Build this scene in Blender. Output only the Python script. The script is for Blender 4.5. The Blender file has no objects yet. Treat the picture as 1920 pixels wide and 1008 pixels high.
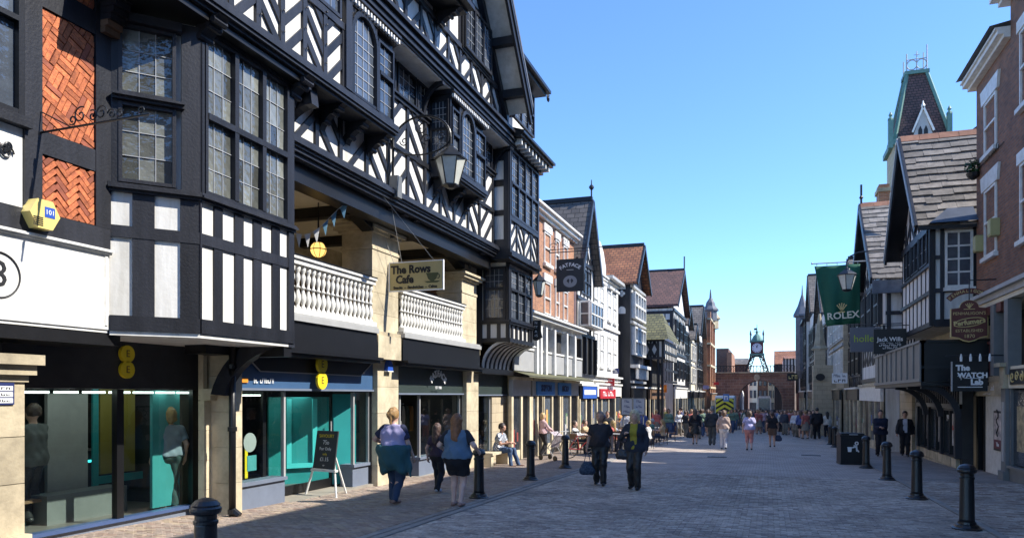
import bpy, math, random
import numpy as np
from mathutils import Vector, Matrix
R = math.radians
PI = math.pi
rnd = random.Random(7)
sc = bpy.context.scene
COL = sc.collection

# ---------------------------------------------------------------- camera, sky, sun, exposure
PHI = math.atan(480 / 1400.0)
cam_d = bpy.data.cameras.new('camera')
cam_d.sensor_width = 36
cam_d.lens = 36 * 1400 / 1920.0
cam_d.shift_y = (740 - 504) / 1920.0
cam_d.clip_start = 0.1
cam_d.clip_end = 3000
cam = bpy.data.objects.new('camera', cam_d)
COL.objects.link(cam)
cam.location = (0, 0, 1.78)
cam.rotation_euler = (R(90), 0, PHI)
sc.camera = cam
SUN_EL, SUN_AZ = R(43.5), R(8)          # azimuth measured from +X towards +Y
w = bpy.data.worlds.new('World')
sc.world = w
w.use_nodes = True
nt = w.node_tree
sky = nt.nodes.new('ShaderNodeTexSky')
sky.sky_type = 'NISHITA'
sky.sun_disc = False
sky.sun_elevation = SUN_EL
sky.sun_rotation = R(90) - SUN_AZ
sky.air_density = 0.9
sky.dust_density = 0.0
sky.ozone_density = 10.0
nt.links.new(sky.outputs[0], nt.nodes['Background'].inputs[0])
nt.nodes['Background'].inputs[1].default_value = 0.13
sd = bpy.data.lights.new('sun', 'SUN')
sd.energy = 3.0
sd.angle = R(0.5)
sd.color = (1.0, 0.95, 0.86)
sun = bpy.data.objects.new('sun', sd)
COL.objects.link(sun)
sdir = Vector((math.cos(SUN_EL) * math.cos(SUN_AZ), math.cos(SUN_EL) * math.sin(SUN_AZ), math.sin(SUN_EL)))
sun.rotation_euler = sdir.to_track_quat('Z', 'Y').to_euler()
sc.view_settings.view_transform = 'Standard'
sc.view_settings.look = 'None'
sc.view_settings.exposure = 1.42
sc.view_settings.gamma = 1
sc.cycles.max_bounces = 8
sc.cycles.transparent_max_bounces = 12

# ---------------------------------------------------------------- survey helpers: a sight line meets a wall or the ground
CP, SP = math.cos(PHI), math.sin(PHI)
KG = 0.018
def gz(x, y):
    return -KG * min(max(y, -60), 100)
def _ray(px, py):
    a = (px - 960) / 1400.0
    return a * CP - SP, a * SP + CP, (740 - py) / 1400.0
def onX(px, py, X):
    x, y, z = _ray(px, py)
    d = X / x
    return y * d, 1.78 + z * d
def onY(px, py, Y):
    x, y, z = _ray(px, py)
    d = Y / y
    return x * d, 1.78 + z * d
def onG(px, py):
    x, y, z = _ray(px, py)
    d = 1.78 / (-z - KG * y)
    return x * d, y * d
def sY(px, X): return onX(px, 0, X)[0]
def sX(px, Y): return onY(px, 0, Y)[0]

# ---------------------------------------------------------------- materials
MATS = {}
def mat(name, col, rough=0.6, var=0.12, scale=3.0, bump=0.0, bscale=40.0, metal=0.0, spec=0.5, streak=False, dirt=None, coat=0.0, big=0.0):
    if name in MATS: return MATS[name]
    m = bpy.data.materials.new(name)
    m.use_nodes = True
    n, l = m.node_tree.nodes, m.node_tree.links
    b = n['Principled BSDF']
    b.inputs['Roughness'].default_value = rough
    b.inputs['Metallic'].default_value = metal
    b.inputs['Specular IOR Level'].default_value = spec
    if coat: b.inputs['Coat Weight'].default_value = coat
    geo = n.new('ShaderNodeTexCoord')
    if var > 0:
        no = n.new('ShaderNodeTexNoise')
        no.inputs['Scale'].default_value = scale
        no.inputs['Detail'].default_value = 6
        no.inputs['Roughness'].default_value = 0.65
        if streak:
            mp = n.new('ShaderNodeMapping')
            mp.inputs['Scale'].default_value = (1, 1, 0.12)
            l.new(geo.outputs['Object'], mp.inputs[0]); l.new(mp.outputs[0], no.inputs['Vector'])
        else:
            l.new(geo.outputs['Object'], no.inputs['Vector'])
        cr = n.new('ShaderNodeValToRGB')
        cr.color_ramp.elements[0].position = 0.3
        cr.color_ramp.elements[1].position = 0.7
        lo = [max(0, c * (1 - var)) for c in col]
        hi = [min(1, c * (1 + var)) for c in col]
        if dirt: lo = list(dirt)
        cr.color_ramp.elements[0].color = (*lo, 1)
        cr.color_ramp.elements[1].color = (*hi, 1)
        l.new(no.outputs[0], cr.inputs[0])
        oi = n.new('ShaderNodeObjectInfo')
        hs = n.new('ShaderNodeHueSaturation')
        mr = n.new('ShaderNodeMapRange')
        mr.inputs[3].default_value = 1 - var * 0.8
        mr.inputs[4].default_value = 1 + var * 0.8
        l.new(oi.outputs['Random'], mr.inputs[0])
        l.new(mr.outputs[0], hs.inputs['Value'])
        if big:
            gp = n.new('ShaderNodeNewGeometry'); nb = n.new('ShaderNodeTexNoise'); nb.inputs['Scale'].default_value = .55; nb.inputs['Detail'].default_value = 7
            rb = n.new('ShaderNodeMapRange'); rb.inputs[1].default_value = .3; rb.inputs[2].default_value = .7; rb.inputs[3].default_value = 1 - big; rb.inputs[4].default_value = 1 + big
            mm = n.new('ShaderNodeMath'); mm.operation = 'MULTIPLY'
            l.new(gp.outputs['Position'], nb.inputs['Vector']); l.new(nb.outputs[0], rb.inputs[0]); l.new(rb.outputs[0], mm.inputs[0]); l.new(mr.outputs[0], mm.inputs[1]); l.new(mm.outputs[0], hs.inputs['Value'])
        l.new(cr.outputs[0], hs.inputs['Color'])
        l.new(hs.outputs[0], b.inputs['Base Color'])
    else:
        b.inputs['Base Color'].default_value = (*col, 1)
    if bump > 0:
        n2 = n.new('ShaderNodeTexNoise')
        n2.inputs['Scale'].default_value = bscale
        n2.inputs['Detail'].default_value = 5
        l.new(geo.outputs['Object'], n2.inputs['Vector'])
        bp = n.new('ShaderNodeBump')
        bp.inputs['Strength'].default_value = bump
        bp.inputs['Distance'].default_value = 0.01
        l.new(n2.outputs[0], bp.inputs['Height'])
        l.new(bp.outputs[0], b.inputs['Normal'])
    MATS[name] = m
    return m

def mat_brick(name, c1, c2, mortar, bw=0.225, bh=0.075, ms=0.012, plane='YZ', rough=0.85, bump=0.5, offset=0.5, big=0.25):
    """coursed bricks, stones, slates or setts on surfaces too far away to build piece by piece"""
    if name in MATS: return MATS[name]
    m = bpy.data.materials.new(name); m.use_nodes = True
    n, l = m.node_tree.nodes, m.node_tree.links
    b = n['Principled BSDF']; b.inputs['Roughness'].default_value = rough
    g = n.new('ShaderNodeNewGeometry')
    sp = n.new('ShaderNodeSeparateXYZ'); l.new(g.outputs['Position'], sp.inputs[0])
    cb = n.new('ShaderNodeCombineXYZ')
    if plane == 'AUTO':
        ad = n.new('ShaderNodeMath'); ad.operation = 'ADD'
        l.new(sp.outputs[0], ad.inputs[0]); l.new(sp.outputs[1], ad.inputs[1])
        l.new(ad.outputs[0], cb.inputs[0]); l.new(sp.outputs[2], cb.inputs[1])
    else:
        l.new(sp.outputs['XYZ'.index(plane[0])], cb.inputs[0]); l.new(sp.outputs['XYZ'.index(plane[1])], cb.inputs[1])
    t = n.new('ShaderNodeTexBrick')
    t.offset = offset
    t.inputs['Scale'].default_value = 1
    t.inputs['Brick Width'].default_value = bw
    t.inputs['Row Height'].default_value = bh
    t.inputs['Mortar Size'].default_value = ms
    t.inputs['Mortar Smooth'].default_value = 0.2
    t.inputs['Bias'].default_value = 0
    t.inputs['Color1'].default_value = (*c1, 1); t.inputs['Color2'].default_value = (*c2, 1); t.inputs['Mortar'].default_value = (*mortar, 1)
    l.new(cb.outputs[0], t.inputs['Vector'])
    no = n.new('ShaderNodeTexNoise'); no.inputs['Scale'].default_value = 0.9; no.inputs['Detail'].default_value = 8; no.inputs['Roughness'].default_value = 0.7
    l.new(g.outputs['Position'], no.inputs['Vector'])
    mr = n.new('ShaderNodeMapRange'); mr.inputs[1].default_value = 0.3; mr.inputs[2].default_value = 0.7
    mr.inputs[3].default_value = 1 - big; mr.inputs[4].default_value = 1 + big
    l.new(no.outputs[0], mr.inputs[0])
    hs = n.new('ShaderNodeHueSaturation'); l.new(mr.outputs[0], hs.inputs['Value']); l.new(t.outputs['Color'], hs.inputs['Color'])
    l.new(hs.outputs[0], b.inputs['Base Color'])
    bp = n.new('ShaderNodeBump'); bp.inputs['Strength'].default_value = bump; bp.inputs['Distance'].default_value = 0.01; bp.invert = True
    l.new(t.outputs['Fac'], bp.inputs['Height']); l.new(bp.outputs[0], b.inputs['Normal'])
    MATS[name] = m
    return m

def mat_emit(name, col, s):
    if name in MATS: return MATS[name]
    m = bpy.data.materials.new(name); m.use_nodes = True
    b = m.node_tree.nodes['Principled BSDF']
    b.inputs['Base Color'].default_value = (*col, 1)
    b.inputs['Emission Color'].default_value = (*col, 1); b.inputs['Emission Strength'].default_value = s
    MATS[name] = m
    return m

def mat_glass(name, tint=(0.9, 0.95, 0.95), refl=1.0):
    """thin shop glass: fresnel mix of see-through and mirror"""
    m = bpy.data.materials.new(name); m.use_nodes = True
    n, l = m.node_tree.nodes, m.node_tree.links
    n.clear()
    o = n.new('ShaderNodeOutputMaterial'); mx = n.new('ShaderNodeMixShader')
    tr = n.new('ShaderNodeBsdfTransparent'); tr.inputs[0].default_value = (*tint, 1)
    gl = n.new('ShaderNodeBsdfGlossy'); gl.inputs['Roughness'].default_value = 0.01
    fr = n.new('ShaderNodeFresnel'); fr.inputs[0].default_value = 1.5
    mu = n.new('ShaderNodeMath'); mu.operation = 'MULTIPLY'; mu.inputs[1].default_value = refl
    ge = n.new('ShaderNodeNewGeometry'); inv = n.new('ShaderNodeMath'); inv.operation = 'SUBTRACT'; inv.inputs[0].default_value = 1; m2 = n.new('ShaderNodeMath'); m2.operation = 'MULTIPLY'
    l.new(ge.outputs['Backfacing'], inv.inputs[1]); l.new(mu.outputs[0], m2.inputs[0]); l.new(inv.outputs[0], m2.inputs[1])
    l.new(fr.outputs[0], mu.inputs[0]); l.new(m2.outputs[0], mx.inputs[0]); l.new(tr.outputs[0], mx.inputs[1]); l.new(gl.outputs[0], mx.inputs[2])
    l.new(mx.outputs[0], o.inputs[0])
    MATS[name] = m
    return m

def mat_pane(name, col, wav=0.35):
    m = bpy.data.materials.new(name); m.use_nodes = True
    n, l = m.node_tree.nodes, m.node_tree.links
    b = n['Principled BSDF']
    b.inputs['Roughness'].default_value = 0.06
    b.inputs['Specular IOR Level'].default_value = 0.9
    tc = n.new('ShaderNodeTexCoord')
    no = n.new('ShaderNodeTexNoise'); no.inputs['Scale'].default_value = 5; no.inputs['Detail'].default_value = 3
    l.new(tc.outputs['Object'], no.inputs['Vector'])
    oi = n.new('ShaderNodeObjectInfo')
    mr = n.new('ShaderNodeMapRange'); mr.inputs[3].default_value = 0.4; mr.inputs[4].default_value = 2.0
    l.new(oi.outputs['Random'], mr.inputs[0])
    cr = n.new('ShaderNodeValToRGB'); cr.color_ramp.elements[0].color = (*[c * .5 for c in col], 1); cr.color_ramp.elements[1].color = (*[c * 1.6 for c in col], 1)
    l.new(no.outputs[0], cr.inputs[0])
    hs = n.new('ShaderNodeHueSaturation'); l.new(mr.outputs[0], hs.inputs['Value']); l.new(cr.outputs[0], hs.inputs['Color']); l.new(hs.outputs[0], b.inputs['Base Color'])
    n2 = n.new('ShaderNodeTexNoise'); n2.inputs['Scale'].default_value = 11; n2.inputs['Detail'].default_value = 2
    g = n.new('ShaderNodeNewGeometry')
    l.new(g.outputs['Position'], n2.inputs['Vector'])
    bp = n.new('ShaderNodeBump'); bp.inputs['Strength'].default_value = wav; bp.inputs['Distance'].default_value = 0.02
    l.new(n2.outputs[0], bp.inputs['Height']); l.new(bp.outputs[0], b.inputs['Normal'])
    MATS[name] = m
    return m

M_black = mat('black_timber', (0.017, 0.018, 0.023), 0.45, 0.45, 4, 0.35, 30, spec=0.4, streak=True)
M_blk = mat('black_paint', (0.007, 0.007, 0.008), 0.4, 0.2, 4, 0.15, 30)
M_white = mat('white_render', (0.80, 0.79, 0.76), 0.8, 0.05, 3.5, 0.35, 14, dirt=(0.50, 0.48, 0.43), streak=True)
M_wpaint = mat('white_paint', (0.78, 0.77, 0.73), 0.5, 0.06, 5, 0.1, 30, dirt=(0.6, 0.58, 0.52))
M_cream = mat('cream_paint', (0.70, 0.62, 0.46), 0.7, 0.08, 2, 0.1, 20)
M_stone = mat('sandstone', (0.50, 0.42, 0.28), 0.85, 0.18, 2.2, 0.5, 25, dirt=(0.30, 0.25, 0.17))
M_stonel = mat('pale_sandstone', (0.60, 0.52, 0.36), 0.85, 0.15, 2.2, 0.4, 25, dirt=(0.36, 0.30, 0.2))
M_terra = mat('orange_brick', (0.50, 0.15, 0.055), 0.85, 0.4, 14, 0.8, 70, dirt=(0.26, 0.07, 0.035))
M_mortar = mat('pale_mortar', (0.58, 0.42, 0.30), 0.9, 0.15, 20)
M_pane = mat_pane('leaded_glass', (0.05, 0.06, 0.075))
M_panet = mat_pane('sheltered_glass', (0.10, 0.105, 0.095), 0.6)
M_lead = mat('window_lead', (0.42, 0.43, 0.44), 0.5, 0.1)
M_shopglass = mat_glass('shop_glass', (0.92, 0.98, 0.96), 1.3)
M_lampglass = mat('lamp_glass', (0.55, 0.56, 0.5), 0.15, 0.1, 6)
M_iron = mat('wrought_iron', (0.012, 0.013, 0.015), 0.4, 0.2, 8, 0.2, 60)
M_bollard = mat('bollard_paint', (0.014, 0.014, 0.016), 0.3, 0.3, 9, 0.35, 50, spec=0.6)
M_slate = mat('stone_slate', (0.19, 0.168, 0.148), 0.85, 0.4, 3.5, 0.6, 25)
M_lslate = mat('blue_slate', (0.10, 0.11, 0.13), 0.6, 0.3, 3, 0.3, 25)
M_ridge = mat('red_ridge_tile', (0.30, 0.14, 0.085), 0.85, 0.25, 4, 0.3)
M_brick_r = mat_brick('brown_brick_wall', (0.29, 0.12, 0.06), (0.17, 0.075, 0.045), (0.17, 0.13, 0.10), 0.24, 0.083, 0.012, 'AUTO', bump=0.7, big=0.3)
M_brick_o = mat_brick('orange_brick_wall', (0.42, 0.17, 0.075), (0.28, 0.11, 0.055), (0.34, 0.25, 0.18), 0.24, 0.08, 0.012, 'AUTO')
M_brick_d = mat_brick('dark_brick_wall', (0.17, 0.075, 0.05), (0.11, 0.055, 0.04), (0.2, 0.16, 0.13), 0.3, 0.1, 0.012, 'AUTO')
M_ashlar = mat_brick('ashlar_stone', (0.48, 0.40, 0.27), (0.42, 0.35, 0.24), (0.25, 0.2, 0.14), 0.6, 0.3, 0.008, 'AUTO', bump=0.3, big=0.15)
M_tile_o = mat_brick('orange_roof_tiles', (0.34, 0.14, 0.065), (0.22, 0.085, 0.045), (0.07, 0.04, 0.03), 0.30, 0.17, 0.02, 'XZ', big=0.35)
M_tile_b = mat_brick('brown_roof_tiles', (0.15, 0.075, 0.062), (0.10, 0.055, 0.05), (0.04, 0.03, 0.03), 0.30, 0.2, 0.02, 'XZ')
M_tile_m = mat_brick('mossy_roof_tiles', (0.17, 0.16, 0.07), (0.10, 0.10, 0.05), (0.05, 0.05, 0.03), 0.35, 0.2, 0.03, 'XZ', big=0.4)
M_tile_s = mat_brick('grey_roof_slates', (0.16, 0.14, 0.125), (0.10, 0.09, 0.085), (0.04, 0.04, 0.04), 0.4, 0.24, 0.02, 'XZ', big=0.3)
M_copper = mat('green_copper', (0.10, 0.21, 0.18), 0.6, 0.2, 5)
M_blue = mat('blue_fascia_paint', (0.05, 0.11, 0.22), 0.4, 0.08, 2)
M_bluegrey = mat('blue_grey_plinth', (0.16, 0.19, 0.25), 0.6, 0.1, 3)
M_green = mat('dark_green_paint', (0.035, 0.05, 0.045), 0.45, 0.1, 3)
M_teal = mat('teal_panel', (0.02, 0.26, 0.27), 0.5, 0.08, 2)
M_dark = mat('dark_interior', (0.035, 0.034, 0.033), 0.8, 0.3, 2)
M_wood = mat('brown_wood', (0.16, 0.09, 0.05), 0.6, 0.2, 4, 0.2)
M_grey = mat('grey_paint', (0.17, 0.175, 0.17), 0.5, 0.12, 3)
M_lgrey = mat('light_grey_paint', (0.38, 0.38, 0.37), 0.6, 0.1, 3)
M_yellow = mat('sign_yellow', (0.82, 0.62, 0.02), 0.5, 0.03)
M_rednbr = mat('brown_red_paint', (0.13, 0.035, 0.025), 0.5, 0.15)
M_gold = mat('gold_lettering', (0.72, 0.55, 0.22), 0.5, 0.05)
M_ltr = mat('white_lettering', (0.85, 0.85, 0.83), 0.6, 0)
M_ltrb = mat('black_lettering', (0.01, 0.01, 0.012), 0.6, 0)

# ---------------------------------------------------------------- object helpers
ORG = {}
def org(o):
    while o is not None:
        if o.name in ORG: return ORG[o.name]
        o = o.parent
    return Vector((0, 0, 0))
def setp(o, **k):
    for a, v in k.items():
        if v is not None: o[a] = v
def thing(name, label, cat, loc=(0, 0, 0), group=None):
    o = bpy.data.objects.new(name, None)
    o.empty_display_size = 0.2
    COL.objects.link(o); o.location = loc
    ORG[o.name] = Vector(loc)
    setp(o, label=label, category=cat, group=group)
    return o

def FL(X): return Matrix(((0, 1, 0, X), (1, 0, 0, 0), (0, 0, 1, 0), (0, 0, 0, 1)))      # local (along street, out, up) on the sunny side
def FR(X): return Matrix(((0, -1, 0, X), (1, 0, 0, 0), (0, 0, 1, 0), (0, 0, 0, 1)))     # the shaded side
def FW(Y): return Matrix(((1, 0, 0, 0), (0, -1, 0, Y), (0, 0, 1, 0), (0, 0, 0, 1)))     # a wall across, seen from the near end: (x, out, up)
def FA(x, y, ang):                                                                      # a canted wall starting at x, y
    c, s = math.cos(ang), math.sin(ang)
    return Matrix(((c, s, 0, x), (s, -c, 0, y), (0, 0, 1, 0), (0, 0, 0, 1)))

def clip(poly, region):
    """convex polygon clipping, both counter-clockwise lists of 2-D points"""
    out = list(poly)
    for i in range(len(region)):
        a, b = region[i], region[(i + 1) % len(region)]
        src, out = out, []
        if not src: return []
        f = lambda p: (b[0] - a[0]) * (p[1] - a[1]) - (b[1] - a[1]) * (p[0] - a[0])
        for j in range(len(src)):
            p, q = src[j], src[(j + 1) % len(src)]
            fp, fq = f(p), f(q)
            if fp >= 0: out.append(p)
            if (fp >= 0) != (fq >= 0):
                t = fp / (fp - fq)
                out.append((p[0] + t * (q[0] - p[0]), p[1] + t * (q[1] - p[1])))
    return out

class MB:
    def __init__(s, F=None):
        s.v, s.f, s.m = [], [], []
        s.F = F if F is not None else Matrix.Identity(4)
        s.fl = s.F.determinant() < 0
        s.mi = 0
    def add(s, vs, fs):
        b = len(s.v)
        s.v += [s.F @ Vector(p) for p in vs]
        for f in fs:
            f = [b + i for i in f]
            s.f.append(f[::-1] if s.fl else f); s.m.append(s.mi)
        return s
    def box(s, a0, a1, b0, b1, c0, c1):
        if a0 > a1: a0, a1 = a1, a0
        if b0 > b1: b0, b1 = b1, b0
        if c0 > c1: c0, c1 = c1, c0
        return s.add([(x, y, z) for z in (c0, c1) for y in (b0, b1) for x in (a0, a1)],
                     [(0, 2, 3, 1), (4, 5, 7, 6), (0, 1, 5, 4), (2, 6, 7, 3), (0, 4, 6, 2), (1, 3, 7, 5)])
    def poly(s, pts, n0, n1):
        """a polygon in the wall plane, extruded from depth n0 to n1"""
        k = len(pts)
        if k < 3: return s
        area = sum(pts[i][0] * pts[(i + 1) % k][1] - pts[(i + 1) % k][0] * pts[i][1] for i in range(k))
        if area < 0: pts = pts[::-1]
        vs = [(p[0], n0, p[1]) for p in pts] + [(p[0], n1, p[1]) for p in pts]
        if n0 > n1: vs = vs[k:] + vs[:k]
        fs = [tuple(range(k)), tuple(range(2 * k - 1, k - 1, -1))] + [(i, i + k, (i + 1) % k + k, (i + 1) % k) for i in range(k)]
        return s.add(vs, fs)
    def bar(s, p, q, w, n0, n1, region=None):
        dx, dz = q[0] - p[0], q[1] - p[1]
        L = math.hypot(dx, dz) or 1
        nx, nz = -dz / L * w / 2, dx / L * w / 2
        P = [(p[0] - nx, p[1] - nz), (q[0] - nx, q[1] - nz), (q[0] + nx, q[1] + nz), (p[0] + nx, p[1] + nz)]
        if region: P = clip(P, region)
        return s.poly(P, n0, n1)
    def hull(s, pts, path_n=None):
        return s
    def tube(s, pts, r, k=6, caps=True):
        pts = [Vector(p) for p in pts]
        n = len(pts)
        rr = r if isinstance(r, (list, tuple)) else [r] * n
        vs, fs = [], []
        prev = None
        for i, p in enumerate(pts):
            t = (pts[min(i + 1, n - 1)] - pts[max(i - 1, 0)])
            if t.length < 1e-9: t = Vector((0, 0, 1))
            t.normalize()
            u = prev if prev is not None else (Vector((0, 0, 1)) if abs(t.z) < 0.9 else Vector((1, 0, 0)))
            u = (u - t * u.dot(t)).normalized()
            prev = u
            v = t.cross(u)
            for j in range(k):
                a = 2 * PI * j / k
                vs.append(p + (u * math.cos(a) + v * math.sin(a)) * rr[i])
        for i in range(n - 1):
            for j in range(k):
                fs.append((i * k + j, i * k + (j + 1) % k, (i + 1) * k + (j + 1) % k, (i + 1) * k + j))
        if caps:
            fs.append(tuple(range(k - 1, -1, -1))); fs.append(tuple(range((n - 1) * k, n * k)))
        return s.add(vs, fs)
    def lathe(s, c, prof, k=12, ax=None):
        vs, fs = [], []
        for r, z in prof:
            for j in range(k):
                a = 2 * PI * (j + .5) / k
                vs.append((c[0] + r * math.cos(a), c[1] + r * math.sin(a), c[2] + z))
        n = len(prof)
        for i in range(n - 1):
            for j in range(k):
                fs.append((i * k + j, i * k + (j + 1) % k, (i + 1) * k + (j + 1) % k, (i + 1) * k + j))
        fs.append(tuple(range(k - 1, -1, -1))); fs.append(tuple(range((n - 1) * k, n * k)))
        return s.add(vs, fs)
    def mesh(s, name, mats, o=Vector((0, 0, 0)), smooth=False):
        me = bpy.data.meshes.new(name)
        me.from_pydata([tuple(p - o) for p in s.v], [], s.f)
        for m in (mats if isinstance(mats, (list, tuple)) else [mats]): me.materials.append(m)
        if any(s.m): me.polygons.foreach_set('material_index', s.m)
        if smooth: me.polygons.foreach_set('use_smooth', [True] * len(s.f))
        me.update()
        return me
    def out(s, name, mats, parent=None, smooth=False, **k):
        if not s.f: return None
        o = org(parent) if parent is not None else Vector((0, 0, 0))
        ob = bpy.data.objects.new(name, s.mesh(name, mats, o, smooth))
        COL.objects.link(ob)
        ob.parent = parent
        setp(ob, **k)
        if k.get('category') and parent is None:
            # put the origin of a single-mesh thing at its base centre
            xs = [p.x for p in s.v]; ys = [p.y for p in s.v]; zs = [p.z for p in s.v]
            c = Vector(((min(xs) + max(xs)) / 2, (min(ys) + max(ys)) / 2, min(zs)))
            ob.data.transform(Matrix.Translation(-c)); ob.location = c; ORG[ob.name] = c
        return ob

def piece(name, me, M, parent, **k):
    """one of many alike pieces: shared mesh, its own object"""
    ob = bpy.data.objects.new(name, me)
    COL.objects.link(ob)
    ob.parent = parent
    ob.matrix_local = Matrix.Translation(-org(parent)) @ M
    setp(ob, **k)
    return ob

def copy_tree(o, parent=None):
    c = o.copy(); COL.objects.link(c)
    if parent is not None: c.parent = parent
    for ch in o.children: copy_tree(ch, c)
    return c

def box(name, F, a0, a1, b0, b1, c0, c1, m, parent=None, **k):
    return MB(F).box(a0, a1, b0, b1, c0, c1).out(name, m, parent, **k)

def text(parent, s, F, at, size, m, depth=0.006, align='CENTER', name='lettering', sx=1.0, off=0.0, shear=0.0, rot=0.0):
    """flat lettering standing on a wall; F maps (right, out, up); 'at' is (right, out, up)"""
    cu = bpy.data.curves.new(name, 'FONT')
    cu.body = s; cu.size = size; cu.extrude = depth; cu.align_x = align; cu.align_y = 'CENTER'; cu.offset = off; cu.shear = shear
    cu.resolution_u = 2
    tmp = bpy.data.objects.new(name, cu); COL.objects.link(tmp)
    me = bpy.data.meshes.new_from_object(tmp)
    bpy.data.objects.remove(tmp); bpy.data.curves.remove(cu)
    me.materials.clear(); me.materials.append(m)
    ob = bpy.data.objects.new(name, me); COL.objects.link(ob)
    ob.parent = parent
    o3 = F @ Vector(at)
    right = (F.to_3x3() @ Vector((1, 0, 0))); up = Vector((0, 0, 1)); out = (F.to_3x3() @ Vector((0, 1, 0)))
    r = out.cross(up) * -1
    if r.dot(right) < 0: r = right            # keep it readable from outside
    r = up.cross(out)
    Mx = Matrix(((r.x * sx, up.x, out.x, 0), (r.y * sx, up.y, out.y, 0), (r.z * sx, up.z, out.z, 0), (0, 0, 0, 1)))
    ob.matrix_local = Matrix.Translation(o3 - org(parent)) @ Mx @ Matrix.Rotation(rot, 4, 'Z')
    return ob

def marks(parent, F, cx, n, z, w, h, m, words=(3, 5, 4), name='writing'):
    """a line of writing too small to read: one low stroke block per letter"""
    tot = sum(words) + len(words) - 1
    s = w / tot; x = cx - w / 2; b = MB(F)
    for q in words:
        for i in range(q):
            k = (i * 7 + q * 3) % 4
            b.box(x + .1 * s, x + .3 * s, n, n + .002, z - h / 2, z + h / 2 - (h * .3 if k == 1 else 0))
            b.box(x + .3 * s, x + .85 * s, n, n + .002, z + (h * .2 if k in (0, 3) else -h * .5), z + (h * .45 if k in (0, 3) else -h * .25))
            if k > 1: b.box(x + .65 * s, x + .85 * s, n, n + .002, z - h / 2, z + h * .15)
            x += s
        x += s
    return b.out(name, m, parent)
def arc_text(parent, s, F, c, rad, a0, a1, size, m, off=0.0):
    n = len(s)
    for i, ch in enumerate(s):
        if ch == ' ': continue
        a = a0 + (a1 - a0) * i / max(1, n - 1)
        text(parent, ch, F, (c[0] + rad * math.sin(a), c[1], c[2] + rad * math.cos(a)), size, m, rot=-a, off=off)

def tiled_roof(parent, corners, nu, nv, m, name='tile', r=None, jit=0.01, lap=0.25, th=0.025, stuff=False):
    """corners a(eave,left) b(eave,right) c(ridge,right) d(ridge,left): courses of slates, each its own piece"""
    a, b, c, d = [Vector(p) for p in corners]
    r = r or random.Random(3)
    up = ((d - a) + (c - b)) / 2
    n = (b - a).cross(d - a).normalized()
    if n.z < 0: n = -n
    big = MB()
    for j in range(nv):
        t0 = j / nv; t1 = min(1.0, (j + 1 + lap) / nv)
        off = 0.5 * (j % 2) + r.uniform(-.08, .08)
        cuts = [0.0]
        i = 0
        u = off - (1 if off > 0 else 0)
        edges = []
        x = (0.5 if j % 2 else 0.0)
        pos = [0.0] + [k + x + r.uniform(-.12, .12) for k in range(0 if x else 1, nu)] + [float(nu)]
        pos = sorted(p for p in pos if 0 <= p <= nu)
        for k in range(len(pos) - 1):
            u0, u1 = pos[k] / nu, pos[k + 1] / nu
            if u1 - u0 < 0.02 / nu: continue
            g = 0.004 / max(0.1, (b - a).length)
            u0 += g; u1 -= g
            P = lambda u, t: (a + (b - a) * u) * (1 - t) + (d + (c - d) * u) * t
            tl = t0 - r.uniform(0, jit)
            h0 = th * 1.9 + r.uniform(0, .012); h1 = 0.004
            q = [P(u0, tl), P(u1, tl), P(u1, t1), P(u0, t1)]
            vs = [q[0], q[1], q[2], q[3], q[0] + n * h0, q[1] + n * (h0 + r.uniform(-.004, .006)), q[2] + n * h1, q[3] + n * h1]
            fs = [(4, 5, 6, 7), (0, 1, 5, 4), (1, 2, 6, 5), (3, 0, 4, 7)]
            if stuff: big.add(vs, fs)
            else: MB().add(vs, fs).out(name, m, parent)
    if stuff: big.out('roof_tiles', m, parent, kind='stuff')

def lights(wn, F, s0, s1, z0, z1, n, lead, single, pane_m, bars, lead_w=0.008, lead_m=None):
    """one glazed light: panes, lead or wooden bars between them"""
    nc, nr = lead
    dw, dh = (s1 - s0) / nc, (z1 - z0) / nr
    if single:
        g = 0.002
        M3 = F.to_3x3()
        me = MB(Matrix(M3).to_4x4()).add([(-dw / 2 + g, 0, -dh / 2 + g), (dw / 2 - g, 0, -dh / 2 + g), (dw / 2 - g, 0, dh / 2 - g), (-dw / 2 + g, 0, dh / 2 - g),
            (-dw / 2 + g, -.006, -dh / 2 + g), (dw / 2 - g, -.006, -dh / 2 + g), (dw / 2 - g, -.006, dh / 2 - g), (-dw / 2 + g, -.006, dh / 2 - g)],
            [(0, 3, 2, 1), (4, 5, 6, 7), (0, 1, 5, 4), (1, 2, 6, 5), (2, 3, 7, 6), (3, 0, 4, 7)]).mesh('pane', pane_m)
        for i in range(nc):
            for j in range(nr):
                p = F @ Vector((s0 + (i + .5) * dw, n, z0 + (j + .5) * dh))
                t = Matrix.Rotation(rnd.uniform(-.025, .025), 4, 'Z') @ Matrix.Rotation(rnd.uniform(-.02, .02), 4, 'Y')
                piece('pane', me, Matrix.Translation(p) @ t, wn)
    else:
        box('pane', F, s0, s1, n - .006, n, z0, z1, pane_m, wn)
    for i in range(1, nc): bars.box(s0 + i * dw - lead_w / 2, s0 + i * dw + lead_w / 2, n - .004, n + .012, z0, z1)
    for j in range(1, nr): bars.box(s0, s1, n - .004, n + .013, z0 + j * dh - lead_w / 2, z0 + j * dh + lead_w / 2)

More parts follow.
